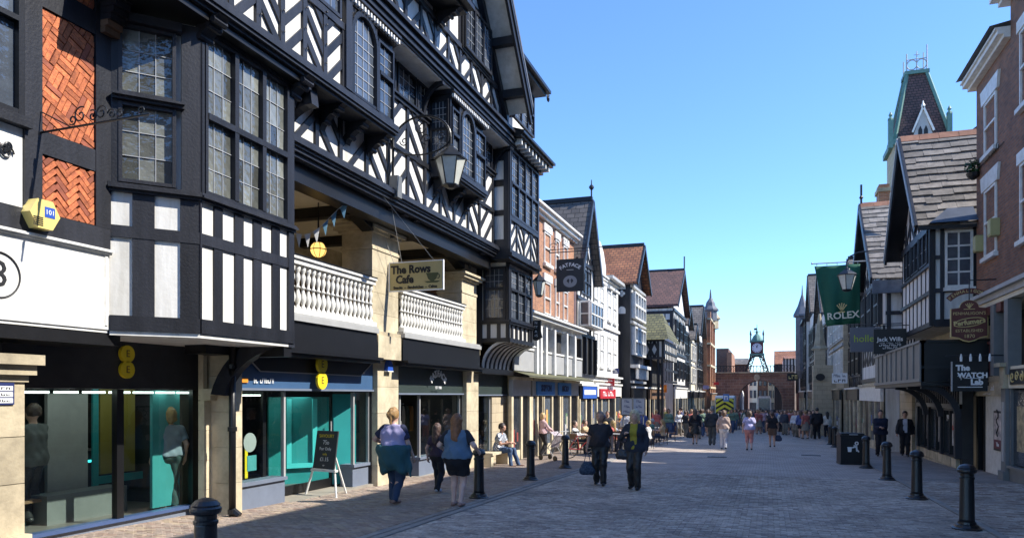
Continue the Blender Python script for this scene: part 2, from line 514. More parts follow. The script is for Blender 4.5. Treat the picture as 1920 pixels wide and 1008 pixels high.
def window(th, F, s0, s1, z0, z1, cols=1, tiers=1, lead=(3, 3), single=False, fw=0.06, mw=0.06, n0=-0.1, n1=0.03, pane_n=-0.05,
           fm=None, pm=None, lm=None, lead_w=0.008, tierz=None, name='window'):
    fm = fm or M_black; pm = pm or M_pane
    b = MB(F)
    b.box(s0, s0 + fw, n0, n1, z0, z1).box(s1 - fw, s1, n0, n1, z0, z1)
    b.box(s0 + fw, s1 - fw, n0, n1 - .003, z0, z0 + fw).box(s0 + fw, s1 - fw, n0, n1 - .003, z1 - fw, z1)
    zi0, zi1 = z0 + fw, z1 - fw
    S = [s0 + fw]; iw = (s1 - s0 - 2 * fw - (cols - 1) * mw) / cols
    Z = tierz or []
    tz = [zi0]
    for k in range(1, tiers):
        zc = Z[k - 1] if Z else zi0 + (zi1 - zi0) * k / tiers
        b.box(s0 + fw, s1 - fw, n0 + .01, n1 + .012, zc - mw / 2, zc + mw / 2)
        tz += [zc - mw / 2, zc + mw / 2]
    tz.append(zi1)
    for c in range(1, cols):
        x = s0 + fw + c * iw + (c - 1) * mw
        b.box(x, x + mw, n0 + .02, n1 + .006, zi0, zi1)
    wn = b.out(name, fm, th)
    bars = MB(F)
    for c in range(cols):
        x = s0 + fw + c * (iw + mw)
        for k in range(tiers):
            lights(wn, F, x, x + iw, tz[2 * k], tz[2 * k + 1], pane_n, lead, single, pm, bars, lead_w)
    bars.out('glazing_bar', lm or M_lead, wn)
    return wn

def herring(th, F, posts, z0, z1, n, region=None, pw=0.13, dw=0.13, per=2, start=0, m=None, depth=0.045, posts_on=True, name='timber'):
    """close-studded panel: posts with parallel diagonals between them, mirrored from bay to bay"""
    m = m or M_black
    reg = region or [(posts[0] - .2, z0), (posts[-1] + .2, z0), (posts[-1] + .2, z1), (posts[0] - .2, z1)]
    for i, p in enumerate(posts):
        if posts_on:
            P = clip([(p - pw / 2, z0), (p + pw / 2, z0), (p + pw / 2, z1), (p - pw / 2, z1)], reg)
            if P: MB(F).poly(P, n, n + depth + rnd.uniform(0, .006)).out(name, m, th)
    for i in range(len(posts) - 1):
        a, b = posts[i] + pw / 2, posts[i + 1] - pw / 2
        cell = clip([(a, z0), (b, z0), (b, z1), (a, z1)], reg)
        if len(cell) < 3: continue
        up = ((i + start) % 2 == 0)
        wid = b - a
        step = (z1 - z0) / per
        zz = z0 - wid
        k = 0
        zc = z0 + step * 0.35 - wid * 0.5
        while zc < z1 + wid:
            p, q = ((a - .2, zc - .2 * 1.0), (b + .2, zc + wid + .2)) if up else ((a - .2, zc + wid + .2), (b + .2, zc - .2))
            bb = MB(F); bb.bar(p, q, dw, n, n + depth * .8 + rnd.uniform(0, .004), cell)
            if bb.f: bb.out(name, m, th)
            zc += step

def scroll(c, r0, r1, turns, a0, ax=(1, 0, 0), up=(0, 0, 1), n=26):
    ax, up, c = Vector(ax), Vector(up), Vector(c)
    out = []
    for i in range(n):
        t = i / (n - 1)
        r = r0 + (r1 - r0) * t
        a = a0 + turns * 2 * PI * t
        out.append(c + ax * r * math.cos(a) + up * r * math.sin(a))
    return out
def molding(F, s0, s1, prof, name, m, parent, **k):
    """a run of stacked fillets: prof is a list of (z0, z1, n0, n1)"""
    b = MB(F)
    for z0, z1, n0, n1 in prof: b.box(s0, s1, n0, n1, z0, z1)
    return b.out(name, m, parent, **k)
# ================================================================ the setting: ground, road, pavements
def strip_mesh(x0, x1, y0, y1, lift, ny=60, nx=1, skirt=0.0):
    b = MB(); vs = []; fs = []
    for j in range(ny + 1):
        y = y0 + (y1 - y0) * j / ny
        for i in range(nx + 1):
            x = x0 + (x1 - x0) * i / nx
            vs.append((x, y, gz(x, y) + lift))
    for j in range(ny):
        for i in range(nx):
            a = j * (nx + 1) + i
            fs.append((a, a + 1, a + nx + 2, a + nx + 1))
    return b.add(vs, fs)
M_road = mat_brick('road_setts', (0.48, 0.40, 0.33), (0.37, 0.305, 0.26), (0.2, 0.17, 0.14), 0.17, 0.085, 0.008, 'XY', rough=0.75, bump=0.6, big=0.28)
M_pave = mat_brick('pavement_bricks', (0.32, 0.25, 0.20), (0.25, 0.19, 0.15), (0.10, 0.08, 0.06), 0.21, 0.105, 0.008, 'XY', rough=0.8, bump=0.6, big=0.25)
M_paver_r = mat('grey_brick_paver', (0.48, 0.40, 0.33), 0.8, 0.35, 14, 1.0, 60, big=.28)
M_paver_p = mat('buff_brick_paver', (0.32, 0.25, 0.20), 0.8, 0.30, 12, 0.9, 60, big=.25)
M_grnd = mat('ground_earth', (0.12, 0.11, 0.10), 0.9, 0.2, 0.5)
M_kerb = mat('kerb_stone', (0.27, 0.25, 0.225), 0.8, 0.22, 4, 0.5, 30)
g = MB()
vs = [(-600, -60), (600, -60)]
ys = [-60, 0, 50, 100, 600]
V = [(x, y, gz(x, y) - 0.05) for y in ys for x in (-600, 600)]
g.add(V, [(2 * i, 2 * i + 1, 2 * i + 3, 2 * i + 2) for i in range(4)]).out('ground', M_grnd, kind='structure')
KL, KR = -5.25, 3.05
YP = 21.0
road = strip_mesh(KL, KR, -12, 100, 0.0).out('road', M_road, kind='structure')
pvl = strip_mesh(-11, KL, -12, 100, 0.004).out('pavement', M_pave, kind='structure')
pvr = strip_mesh(KR, 12, -12, 100, 0.004).out('pavement', mat_brick('grey_pavement_bricks', (0.36, 0.31, 0.27), (0.28, 0.24, 0.21), (0.05, 0.045, 0.04), 0.21, 0.105, 0.008, 'XY', bump=0.6), kind='structure')
strip_mesh(-40, 40, 100, 220, 0.0, 4).out('road', M_road, kind='structure')

# near setts and pavers: real pieces
r = random.Random(11)
def paver_vs(x0, x1, y0, y1, h):
    z = lambda x, y: gz(x, y) + h
    t = [r.uniform(-.0025, .0025) for _ in range(4)]
    e = 0.004
    top = [(x0 + e, y0 + e, z(x0, y0) + t[0]), (x1 - e, y0 + e, z(x1, y0) + t[1]), (x1 - e, y1 - e, z(x1, y1) + t[2]), (x0 + e, y1 - e, z(x0, y1) + t[3])]
    bot = [(x0, y0, z(x0, y0) - h + .004), (x1, y0, z(x1, y0) - h + .004), (x1, y1, z(x1, y1) - h + .004), (x0, y1, z(x0, y1) - h + .004)]
    return bot + top, [(4, 5, 6, 7), (0, 1, 5, 4), (1, 2, 6, 5), (2, 3, 7, 6), (3, 0, 4, 7)]
def visible(x, y):
    dx, dy = x * CP + y * SP, -x * SP + y * CP
    if dy < 3: return False
    px = 960 + 1400 * dx / dy; py = 740 + 1400 * (1.78 + KG * y) / dy
    return -60 < px < 1980 and py < 1040
def paving(x0, x1, y0, y1, m3, parent, nsingle, lift, along=False):
    cand = []
    bw, bh, g = 0.17, 0.085, 0.007
    if along: bw, bh = bh, bw
    ny = int((y1 - y0) / bh)
    for j in range(ny):
        ya = y0 + j * bh
        off = (j % 2) * bw / 2
        x = x0 - off
        while x < x1:
            xa, xb = max(x, x0), min(x + bw, x1)
            if xb - xa > 0.03 and visible(x, ya):
                cand.append((math.hypot(xa, ya), xa + g / 2, xb - g / 2, ya + g / 2, ya + bh - g / 2))
            x += bw
    cand.sort()
    for k, (_, a, b_, c, d) in enumerate(cand[:nsingle]):
        MB().add(*paver_vs(a, b_, c, d, lift + r.uniform(0, .002))).out('paver', m3[r.choice((0, 0, 1, 2))], parent)
    mb = MB()
    for (_, a, b_, c, d) in cand[nsingle:]:
        mb.mi = r.choice((0, 0, 0, 1, 2))
        mb.add(*paver_vs(a, b_, c, d, lift + r.uniform(0, .0025)))
    mb.out('paving', m3, parent, kind='stuff')
Mr2 = mat('dark_brick_paver', (0.34, 0.28, 0.24), 0.8, 0.35, 14, 1.0, 60, big=.28); Mr3 = mat('worn_brick_paver', (0.60, 0.52, 0.44), 0.8, 0.35, 14, 1.0, 60, big=.28)
Mp2 = mat('rust_brick_paver', (0.28, 0.20, 0.155), 0.8, 0.25, 2.5, 0.7, 40); Mp3 = mat('sand_brick_paver', (0.36, 0.28, 0.20), 0.8, 0.25, 2.5, 0.7, 40)
paving(KL + .32, KR - .02, 6, YP, [M_paver_r, Mr2, Mr3], road, 180, 0.012)
paving(-9.3, KL - .02, 6, YP, [M_paver_p, Mp2, Mp3], pvl, 60, 0.016)
paving(KR + .13, 6.6, 6, YP, [M_paver_r, Mp2, Mr3], pvr, 40, 0.016)
gm = MB()
for _ in range(520):
    x, y = r.uniform(-7.5, 5.5), 9 + 30 * r.random() ** 1.6
    s_ = r.uniform(.008, .022); k_ = r.choice((5, 6, 7)); z_ = gz(x, y) + .021
    gm.add([(x + s_ * math.cos(6.283 * i / k_) * r.uniform(.6, 1.2), y + s_ * math.sin(6.283 * i / k_) * r.uniform(.6, 1.2), z_) for i in range(k_)], [tuple(range(k_))])
gm.out('gum_spots', mat('gum_grey', (.55, .53, .5), .8, .1), road, kind='stuff')
# kerb stones and the two lines of channel stones
kb = thing('kerb', 'flush pale kerb stones between the road and the bollards on the sunny pavement', 'kerb', (KL + .15, 10, gz(0, 10)))
def kerb_run(x0, x1, th, y0, y1, n1):
    y = y0; k = 0; mb = MB()
    while y < y1:
        ln = 0.9 + r.uniform(-.05, .05)
        vs, fs = paver_vs(x0, x1, y + .008, y + ln - .008, 0.022)
        if k < n1: MB().add(vs, fs).out('kerbstone', M_kerb, th)
        else: mb.add(vs, fs)
        y += ln; k += 1
    mb.out('kerb_stones', M_kerb, th, kind='stuff')
kerb_run(KL - .0, KL + .13, kb, 4, 60, 28)
kerb_run(KL + .17, KL + .30, kb, 4, 60, 28)
kb2 = thing('kerb', 'flush kerb stones along the line of bollards by the litter bin', 'kerb', (KR, 12, gz(0, 12)))
kerb_run(KR, KR + .12, kb2, 6, 60, 20)
# drain covers in the road
for (px, py, lb) in ((1345, 856, 'iron drain cover in the road far behind the couple'), (1520, 853, 'iron inspection cover in the road left of the litter bin')):
    x, y = onG(px, py)
    t = thing('drain_cover', lb, 'drain cover', (x, y, gz(x, y)), 'iron covers in the road')
    MB().add(*paver_vs(x - .35, x + .35, y - .3, y + .3, 0.02)).out('frame', M_iron, t)
    for i in range(5): MB().add(*paver_vs(x - .3 + i * .12, x - .22 + i * .12, y - .25, y + .25, 0.026)).out('grate_bar', M_kerb, t)

# ================================================================ far-left shop building: white fascia, brick panels
X0 = -8.02
F0 = FL(X0)
A = thing('corner_building', 'building at the left edge with orange herringbone brick panels above a white shop fascia', 'building', (X0, 4, gz(0, 4)))
Y205 = sY(205, X0)
Y20 = 2.0
zf1 = onX(205, 470, X0)[1]; zf0 = onX(205, 618, X0)[1]
box('upper_wall', F0, Y20, Y205, -3, -.10, zf1 + .1, 9.5, M_mortar, A)
box('fascia_board', F0, Y20, Y205, -.25, 0, zf0, zf1 - .06, M_wpaint, A)
molding(F0, Y20, Y205 + .02, [(zf1 - .058, zf1 - .03, -.2, .03), (zf1 - .03, zf1, -.2, .07)], 'cornice', M_wpaint, A)
box('fascia_trim', F0, Y205 - .07, Y205 - .03, 0, .012, zf0 + .05, zf1 - .08, M_wpaint, A)
box('soffit', F0, Y20, Y205, -1.6, -.02, zf0 - .04, zf0 - .002, M_wpaint, A)
box('girder', F0, Y20, Y205 + .2, -.9, -.03, zf0 - .2, zf0 - .045, M_blk, A)
box('sill_beam', F0, Y20, Y205, -.1, .02, zf1 + .002, zf1 + .27, M_black, A)
# posts
p1a, p1b = sY(45, X0), sY(78, X0)
p2a, p2b = sY(178, X0), sY(206, X0)
zsb = zf1 + .272
zt = 9.5
box('timber', F0, p1a, p1b, -.1, .015, zsb, zt, M_black, A)
box('timber', F0, p2a, p2b, -.1, .02, zsb, zt, M_black, A)
def zl(px, py): return onX(px, py, X0)[1]
rails = [(zl(78, 288), zl(78, 245)), (zl(78, 12), zl(78, -35))]
for a_, b_ in rails: box('timber', F0, p1b + .002, p2a - .002, -.1, .012, a_, b_, M_black, A)
# herringbone bricks, pairs of soldier bricks turned at right angles
def brick_panel(z0, z1, ang, group_n, seed):
    rr = random.Random(seed)
    reg = [(p1b + .01, z0 + .01), (p2a - .01, z0 + .01), (p2a - .01, z1 - .01), (p1b + .01, z1 - .01)]
    L_, W_ = 0.215, 0.066
    ca, sa = math.cos(ang), math.sin(ang)
    cx, cz = (p1b + p2a) / 2, (z0 + z1) / 2
    def emit(u, v, du, dv):
        g_ = .011
        P = [(u + g_ / 2, v + g_ / 2), (u + du - g_ / 2, v + g_ / 2), (u + du - g_ / 2, v + dv - g_ / 2), (u + g_ / 2, v + dv - g_ / 2)]
        Q = [(cx + a * ca - b * sa, cz + a * sa + b * ca) for a, b in P]
        Q = clip(Q, reg)
        if len(Q) >= 3:
            ar = abs(sum(Q[i][0] * Q[(i + 1) % len(Q)][1] - Q[(i + 1) % len(Q)][0] * Q[i][1] for i in range(len(Q)))) / 2
            if ar > .0008: MB(F0).poly(Q, -.1, -.004 + rr.uniform(-.010, .006)).out('brick', M_terra if rr.random() < .8 else M_terra2, A)
    if group_n:      # basket weave: blocks of parallel bricks
        n = 3; S_ = L_
        for i in range(-7, 8):
            for j in range(-7, 8):
                for k in range(n):
                    if (i + j) % 2: emit(i * S_, j * S_ + k * S_ / n, S_, S_ / n)
                    else: emit(i * S_ + k * S_ / n, j * S_, S_ / n, S_)
    else:            # true herringbone
        for i in range(-12, 13):
            for j in range(-4, 5):
                u = i * W_ + j * 2 * L_ * 0; 
                x_ = (i * W_) ; y_ = (i * W_) + j * (2 * L_)
                emit(x_, y_, L_, W_)
                emit(x_, y_ + W_ - 0, W_, L_)
M_terra2 = mat('dark_orange_brick', (0.30, 0.085, 0.045), 0.8, 0.3, 9, 0.5, 60)
brick_panel(rails[0][1], rails[1][0], R(-24), True, 1)
brick_panel(zsb, rails[0][0], R(45), False, 2)
brick_panel(rails[1][1], rails[1][1] + .6, R(-24), True, 3)
# window at the left edge and white wall under it
zw0 = zl(0, 205)
window(A, F0, Y20 + .5, sY(43, X0), zw0, 8.2, 3, 2, (1, 1), fw=.07, fm=M_blk, pm=M_pane, lead_w=.02, tierz=[zl(0, 20)])
box('window_sill', F0, Y20 + .5, sY(52, X0), -.1, .09, zw0 - .12, zw0 - .002, M_black, A)
box('wall_panel', F0, Y20, p1a - .002, -.1, -.02, zsb + .002, zw0 - .125, M_white, A)
mb = MB(F0)
for c_, r_, a_ in ((sY(12, X0), .09, 0), (sY(8, X0), .06, 2.5), (sY(15, X0), .05, 4)):
    mb.tube(scroll((c_, 0, zl(10, 278) + (a_ - 2) * .02), r_, .015, 1.6, a_), .012, 5)
mb.out('scroll_emblem', M_iron, A)
# ringed figure on the fascia
zc = zl(0, 515)
mb = MB(F0); mb.tube([(sY(0, X0) - .02 + .25 * math.cos(t), .005, zc + .25 * math.sin(t)) for t in [2 * PI * i / 40 for i in range(41)]], .012, 5, False)
mb.out('emblem_ring', M_ltrb, A)
text(A, '8', F0, (sY(0, X0) - .02, .004, zc - .0), .42, M_ltrb)
# stone pillar at the left edge
Fp = FL(-8.30)
pa, pb = 5.2, sY(46, -8.30)
zt_ = onX(46, 700, -8.3)[1]
PL = thing('stone_pillar', 'pale stone pillar with a curved cap at the bottom left edge under the white fascia', 'pillar', (-8.3, 6, gz(0, 6)))
zb = gz(0, 6) - .1
for z0_, z1_ in ((zb + .35, zb + .95), (zb + .955, zb + 1.5), (zb + 1.505, zt_ - .1)):
    MB(Fp).box(pa, pb, -.55, 0, z0_, z1_ - .004).out('stone_block', M_stone, PL)
box('plinth', Fp, pa, pb + .05, -.55, .06, zb, zb + .348, M_stone, PL)
MB(Fp).box(pa - .05, pb + .03, -.55, .03, zt_ - .1, zt_ - .02).box(pa - .05, pb + .08, -.55, .1, zt_ - .018, zt_ + .1).box(pa - .05, pb + .13, -.55, .17, zt_ + .1, zt_ + .22).out('cap', M_stone, PL)
sg = thing('street_sign', 'small white parking notice with blue border on the left stone pillar', 'sign', (-8.28, 6.1, 1.5))
ya, yb = 5.35, sY(27, -8.28); za, zb_ = onX(20, 758, -8.28)[1], onX(20, 715, -8.28)[1]
box('sign_frame', FL(-8.28), ya, yb, -.015, 0, za, zb_, mat('navy_paint', (.02, .03, .12), .5, 0), sg)
for k in range(3):
    box('sign_plate', FL(-8.28), ya + .02, yb - .02, .001, .004, za + .02 + k * .07, za + .075 + k * .07, M_ltr, sg)
    marks(sg, FL(-8.28), (ya + yb) / 2 + .05, .005, za + .048 + k * .07, (yb - ya) * .8, .03, M_ltrb, ((7, 6), (4, 8), (5, 7))[k])
# yellow alarm box
Fx = FL(X0 + .03)
AB = thing('alarm_box', 'yellow hexagonal burglar alarm box with blue label on the corner building', 'alarm box', (X0, sY(68, X0), zl(68, 430)))
ca_, cz_ = sY(66, X0), zl(66, 404)
hexp = [(ca_ + .19 * math.cos(a), cz_ + .19 * math.sin(a)) for a in [PI / 3 * i for i in range(6)]]
MB(Fx).poly(hexp, -.03, .13).out('housing', mat('alarm_yellow', (.78, .62, .20), .4, .05), AB)
mb = MB(Fx)
for k in range(5): mb.box(ca_ - .15, ca_ - .03, .131, .136, cz_ - .14 + k * .022, cz_ - .13 + k * .022)
mb.out('vent', M_ltrb, AB)
box('label', Fx, ca_ - .01, ca_ + .12, .131, .134, cz_ - .03, cz_ + .09, mat('label_blue', (.02, .08, .4), .5, 0), AB)
text(AB, '101', Fx, (ca_ + .055, .136, cz_ + .03), .08, M_ltr, .001)
# iron scroll bracket
sy_ = sY(75, X0)
IB = thing('iron_bracket', 'empty wrought iron sign bracket with scrolls in front of the brick panels', 'bracket', (X0, sy_, zl(75, 248)))
zz_ = zl(75, 249)
mb = MB(); mb.tube([(X0, sy_, zz_), (X0 + 1.62, sy_, zz_ + .02)], .014, 6); mb.tube([(X0, sy_, zz_ + .25), (X0 + .5, sy_, zz_)], .008, 5)
mb.out('arm', M_iron, IB)
for c_, r_, t_, a_ in ((.62, .10, 1.3, 1), (.8, .07, -1.2, 2), (.93, .09, 1.4, 0), (1.08, .06, -1.3, 3), (1.2, .05, 1.2, 1), (.5, .06, 1.2, 4), (1.5, .045, 1.1, 0)):
    MB().tube(scroll((X0 + c_, sy_, zz_ + .03 + r_), r_, .015, t_, a_), .009, 5).out('scroll', M_iron, IB)

# ================================================================ bay-fronted building with the phone shop
XF = -7.3
YC = sY(375, XF); YE = sY(550, XF)
F1 = FL(XF)
cang = R(90 - 42)
FC = FA(XF - math.sin(R(42)) * 1.082, YC - math.cos(R(42)) * 1.082, cang)   # canted face, length 1.082
LC = 1.082
B = thing('bay_building', 'black timbered building with a canted two-storey bay of leaded windows over the phone shop', 'building', (-8.3, 9.5, gz(0, 9.5)))
def z1(px, py): return onX(px, py, XF)[1]
zb0 = z1(552, 645); zb1 = z1(552, 623.5 - 2)
zb0 = z1(376, 625); zb1 = z1(376, 598)
# wall cores
MB(F1).box(YC, YE, -2.0, -.025, zb0, 4.5).box(YC, YE, -2, -.08, 4.5, 6.9).out('wall_panel', M_white, B)
MB(FC).box(0, LC, -1.2, -.025, zb0, 4.5).box(0, LC, -1.2, -.08, 4.5, 6.9).out('wall_panel', M_white, B)
box('return_wall', FW(YE), XF - 2, XF - .03, 0, -.03, zb0, 6.9, M_black, B)
zm0, zm1 = z1(376, 458), z1(376, 437)
zs = z1(376, 372); 
for F_, a_, b_ in ((F1, YC, YE), (FC, -.0, LC)):
    box('bottom_beam', F_, a_, b_, -.06, .03, zb0 - .0, zb1, M_black, B)
    box('timber', F_, a_, b_, -.06, .012, zm0, zm1, M_black, B)
    molding(F_, a_ - .02, b_ + .02, [(zs - .04, zs, -.06, .04), (zs, zs + .035, -.06, .09), (zs + .035, zs + .07, -.06, .06)], 'window_sill', M_black, B)
soff = MB()
c0 = FC @ Vector((0, 0, 0)); c1 = Vector((XF, YC, 0)); c2 = Vector((XF, YE, 0))
sp_ = [c0, c1, c2, Vector((-9.4, YE, 0)), Vector((-9.4, c0.y, 0))]
soff.add([(p.x, p.y, zb0 - .002) for p in sp_] + [(p.x, p.y, zb0 - .06) for p in sp_], [(0, 1, 2, 3, 4), (9, 8, 7, 6, 5), (0, 5, 6, 1), (1, 6, 7, 2)]).out('soffit', M_wpaint, B)
# studs on front face at measured pixels
for pa_, pb_ in ((402, 418), (441, 457), (476, 491), (511, 525)):
    s0, s1 = sY(pa_, XF), sY(pb_, XF)
    for za_, zb2 in ((zb1 + .002, zm0 - .002), (zm1 + .002, zs - .042)):
        box('timber', F1, s0 + rnd.uniform(-.008, .008), s1, -.06, .0 + rnd.uniform(0, .006), za_, zb2, M_black, B)
def onC(px):   # position along the canted face
    x, y, z = _ray(px, 0)
    o = FC @ Vector((0, 0, 0)); d = (FC.to_3x3() @ Vector((1, 0, 0)))
    # o + t d = k (x,y)
    det = d.x * (-y) - (-x) * d.y
    t = ((-o.x) * (-y) - (-x) * (-o.y)) / det
    return t
for pa_, pb_ in ((248, 290), (338, 374)):
    s0, s1 = onC(pa_), onC(pb_)
    for za_, zb2 in ((zb1 + .002, zm0 - .002), (zm1 + .002, zs - .042)):
        box('timber', FC, s0, min(s1, LC - .002), -.06, .003, za_, zb2, M_black, B)
box('timber', F1, YC, YC + .07, -.06, .02, zs + .072, 6.75, M_black, B)
for pa_, pb_ in ((374, 377), (540, 550)):
    s0, s1 = sY(pa_, XF), sY(pb_, XF)
    box('corner_post', F1, s0, s1, -.06, .02, zb1 + .002, 6.75, M_black, B)
box('corner_post', FC, onC(340), LC - .001, -.06, .02, zs + .08, 6.75, M_black, B)
box('corner_post', FC, -.0, onC(222), -.06, .018, zs + .08, 6.75, M_black, B)
zwt = z1(390, 64); zwm = z1(376, 212)
window(B, F1, sY(383, XF), sY(540, XF), zs + .08, zwt, 3, 2, (3, 3), True, .05, .085, pane_n=-.045, tierz=[zwm], pm=M_panet)
molding(F1, YC, YE, [(zwt + .002, zwt + .09, -.05, .05), (zwt + .09, zwt + .16, -.05, .09)], 'window_head', M_black, B)
# canted face window, two casements
za1, za2, za3, za4 = [1.78 + (740 - y) / 1400.0 * 9.55 for y in (335, 182, 172, 33)]
window(B, FC, onC(222), onC(330), za1, za2 - .0, 1, 1, (3, 3), True, .045, .05, pane_n=-.05, pm=M_panet)
window(B, FC, onC(222), onC(330), za3 + .03, za4, 1, 1, (3, 3), True, .045, .05, pane_n=-.05, pm=M_panet)
molding(FC, onC(210), onC(345), [(za2 + .01, za2 + .05, -.05, .08), (za2 + .05, za2 + .08, -.05, .13)], 'transom', M_black, B)
molding(FC, onC(208), onC(340), [(za4 + .01, za4 + .12, -.05, .10)], 'window_head', M_black, B)
for s0, z0_, s1, z1_ in ((onC(205), za1, onC(222), za4),): pass
# eaves over the canted face, carved bracket
MB(F0).box(Y205 - .35, Y205 + .9, -.6, .75, 6.85, 7.15).out('jetty_beam', M_black, B)
bk = thing('carved_bracket', 'carved brown fluted bracket under the jetty above the herringbone panels', 'bracket', (X0 + .1, sY(205, X0), 6.0))
zc_ = zl(205, 35)
for k in range(6):
    MB(FL(X0)).box(sY(186, X0), sY(214, X0), 0, .10 + .045 * k, zc_ - .25 + k * .08, zc_ - .175 + k * .08).out('fluting', M_wood if k < 2 else M_black, bk)
# ---- ground floor of the phone shop
Fs = FL(-8.9)
ya, yb = sY(40, -8.9), sY(362, -8.9)
zs0 = -.03; zs1 = onX(200, 729, -8.9)[1]
SH = thing('phone_shop', 'left phone shop with large dark windows and counters inside, under the black and white bay', 'shop front', (-8.9, 9, gz(0, 9)))
box('floor', Fs, ya - .5, 14.6, -5, -.05, -.32, -.08, mat('shop_floor', (.12, .11, .10), .4, .1), SH)
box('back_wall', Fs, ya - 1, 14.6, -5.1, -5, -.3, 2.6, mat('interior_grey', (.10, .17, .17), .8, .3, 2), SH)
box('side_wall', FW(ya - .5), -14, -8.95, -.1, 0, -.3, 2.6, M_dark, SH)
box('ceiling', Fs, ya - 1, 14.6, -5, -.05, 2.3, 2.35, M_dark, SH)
box('stall_riser', Fs, ya, yb, -.15, .0, -.35, zs0 - .02, M_bluegrey, SH)
molding(Fs, ya, yb, [(zs0 - .018, zs0 + .03, -.12, .06)], 'window_sill', mat('sill_blue', (.06, .10, .22), .35, .1), SH)
ym = sY(222, -8.9)
box('mullion', Fs, ym - .06, ym + .06, -.06, .04, zs0 + .03, zs1, M_blk, SH)
box('mullion', Fs, yb - .05, yb + .10, -.06, .04, zs0 + .03, zs1, M_blk, SH)
box('mullion', Fs, ya - .1, ya + .0, -.06, .04, zs0 + .03, zs1, M_blk, SH)
box('shop_window', Fs, ya, ym - .062, -.01, 0, zs0 + .032, zs1, M_shopglass, SH)
box('shop_window', Fs, ym + .062, yb - .052, -.01, 0, zs0 + .032, zs1, M_shopglass, SH)
box('fascia', Fs, ya - .3, yb + .15, -.1, .06, zs1 + .002, 2.58, mat('charcoal_fascia', (.03, .03, .032), .6, .25, 3), SH)
for k in range(8): box('ceiling_light', Fs, ya + .15 + k * .44, ya + .42 + k * .44, -.17, -.04, zs1 - .06, zs1 - .03, MATS.get('pale_ceiling_light') or mat_emit('pale_ceiling_light', (.8, .9, .85), 1.5), SH)
box('teal_panel', Fs, sY(305, -8.9), yb - .08, -.25, -.2, zs0 + .04, zs1 - .01, mat('teal_film', (.05, .27, .27), .4, .1), SH)
Fi = FL(-10.2)
box('display_frame', Fi, 9.1, 9.2, -.02, .02, .1, 1.9, M_teal, SH)
box('display_frame', Fi, 9.2, 10.1, -.02, .02, .35, .47, M_teal, SH)
box('display_board', Fi, 9.25, 9.95, -.04, 0, .5, 1.9, mat('display_yellow', (.22, .18, .03), .5, .1), SH)
box('display_wall', Fi, 8.3, 9.0, -.04, .02, .1, 1.8, M_lgrey, SH)
box('counter', FL(-11.5), 7, 12.5, -.5, 0, -.1, .78, M_dark, SH)
box('counter_light', FL(-11.5), 7, 12.5, .001, .02, .58, .62, mat_emit('teal_strip_light', (.05, .7, .7), 1.0), SH)
box('counter_top', FL(-11.5), 7, 12.5, -.55, .06, .79, .83, M_lgrey, SH)
box('side_table', FL(-9.8), 6.2, 8.3, -.6, 0, .26, .30, M_wood, SH)
box('storage_box', FL(-9.7), 6.6, 7.3, -.4, 0, -.08, .24, M_lgrey, SH)
box('storage_box', FL(-9.7), 7.9, 9.3, -.4, 0, -.08, .34, M_grey, SH)
for k in range(9):
    box('ceiling_light', FL(-9.3), 7 + k * .62, 7.35 + k * .62, -.6, -.3, 2.02, 2.04, mat_emit('pale_ceiling_light', (.8, .9, .85), 1.5), SH)
def double_e(F_, s, n, zc, parent, rad=.12, f=M_yellow):
    for k, dz in enumerate((rad * .92, -rad * .92)):
        MB(F_).poly([(s + rad * math.cos(a), zc + dz + rad * math.sin(a)) for a in [2 * PI * i / 20 for i in range(20)]], n, n + .05).out('disc', f, parent)
        text(parent, 'E', F_, (s, n + .052, zc + dz), rad * 1.15, mat('sign_brown', (.16, .10, .02), .5, 0), .003)
e1 = thing('shop_sign', 'dim yellow double E sign over the left phone shop window', 'sign', (-8.8, sY(235, -8.85), 2.2))
double_e(FL(-8.84), sY(235, -8.84), .0, onX(235, 678, -8.84)[1], e1, .125)
# stone pier, drainpipe and curved brace at the near end of the gallery
P1 = thing('stone_pier', 'sunlit stone pier with a corbel between the two phone shop windows', 'pier', (-8.3, 9.9, gz(0, 10)))
zp = gz(0, 10)
x_ = -8.62
for k in range(4):
    box('stone_block', FL(x_), sY(383, x_), sY(418, x_), -.12, 0, zp - .05 + k * .48, zp + .425 + k * .48, M_stonel, P1)
MB(FL(x_)).box(sY(383, x_), sY(424, x_), -.12, .12, zp + 1.875, zp + 1.96).box(sY(383, x_), sY(427, x_), -.12, .25, zp + 1.962, zp + 2.06).out('corbel', M_stonel, P1)
box('shaft', FL(x_), sY(383, x_), sY(390, x_), -.12, -.02, zp + 2.062, 2.7, M_stone, P1)
P1b = thing('stone_pier', 'narrow cream pier beside the drainpipe at the corner of the second phone shop', 'pier', (-8.24, 10.1, gz(0, 10)))
x_ = -8.24
for k in range(5):
    box('stone_block', FL(x_), sY(432, x_), sY(454, x_), -.6, 0, zp - .05 + k * .58, zp + .525 + k * .58, M_stonel, P1b)
DP = thing('drainpipe', 'black cast iron drainpipe beside the narrow cream pier', 'drainpipe', (-8.15, sY(428, -8.2), zp))
sx_ = sY(428, -8.2)
MB().tube([(-8.12, sx_, zp), (-8.12, sx_, 2.6)], .055, 10).out('pipe', M_blk, DP, smooth=True)
for zz in (zp + .06, 1.2, 2.2): MB().lathe((-8.12, sx_, zz), [(.075, 0), (.075, .07)], 10).out('collar', M_blk, DP)
MB().tube([(-8.12, sx_, zp + .12), (-8.0, sx_ + .02, zp + .03)], .06, 8).out('shoe', M_blk, DP)
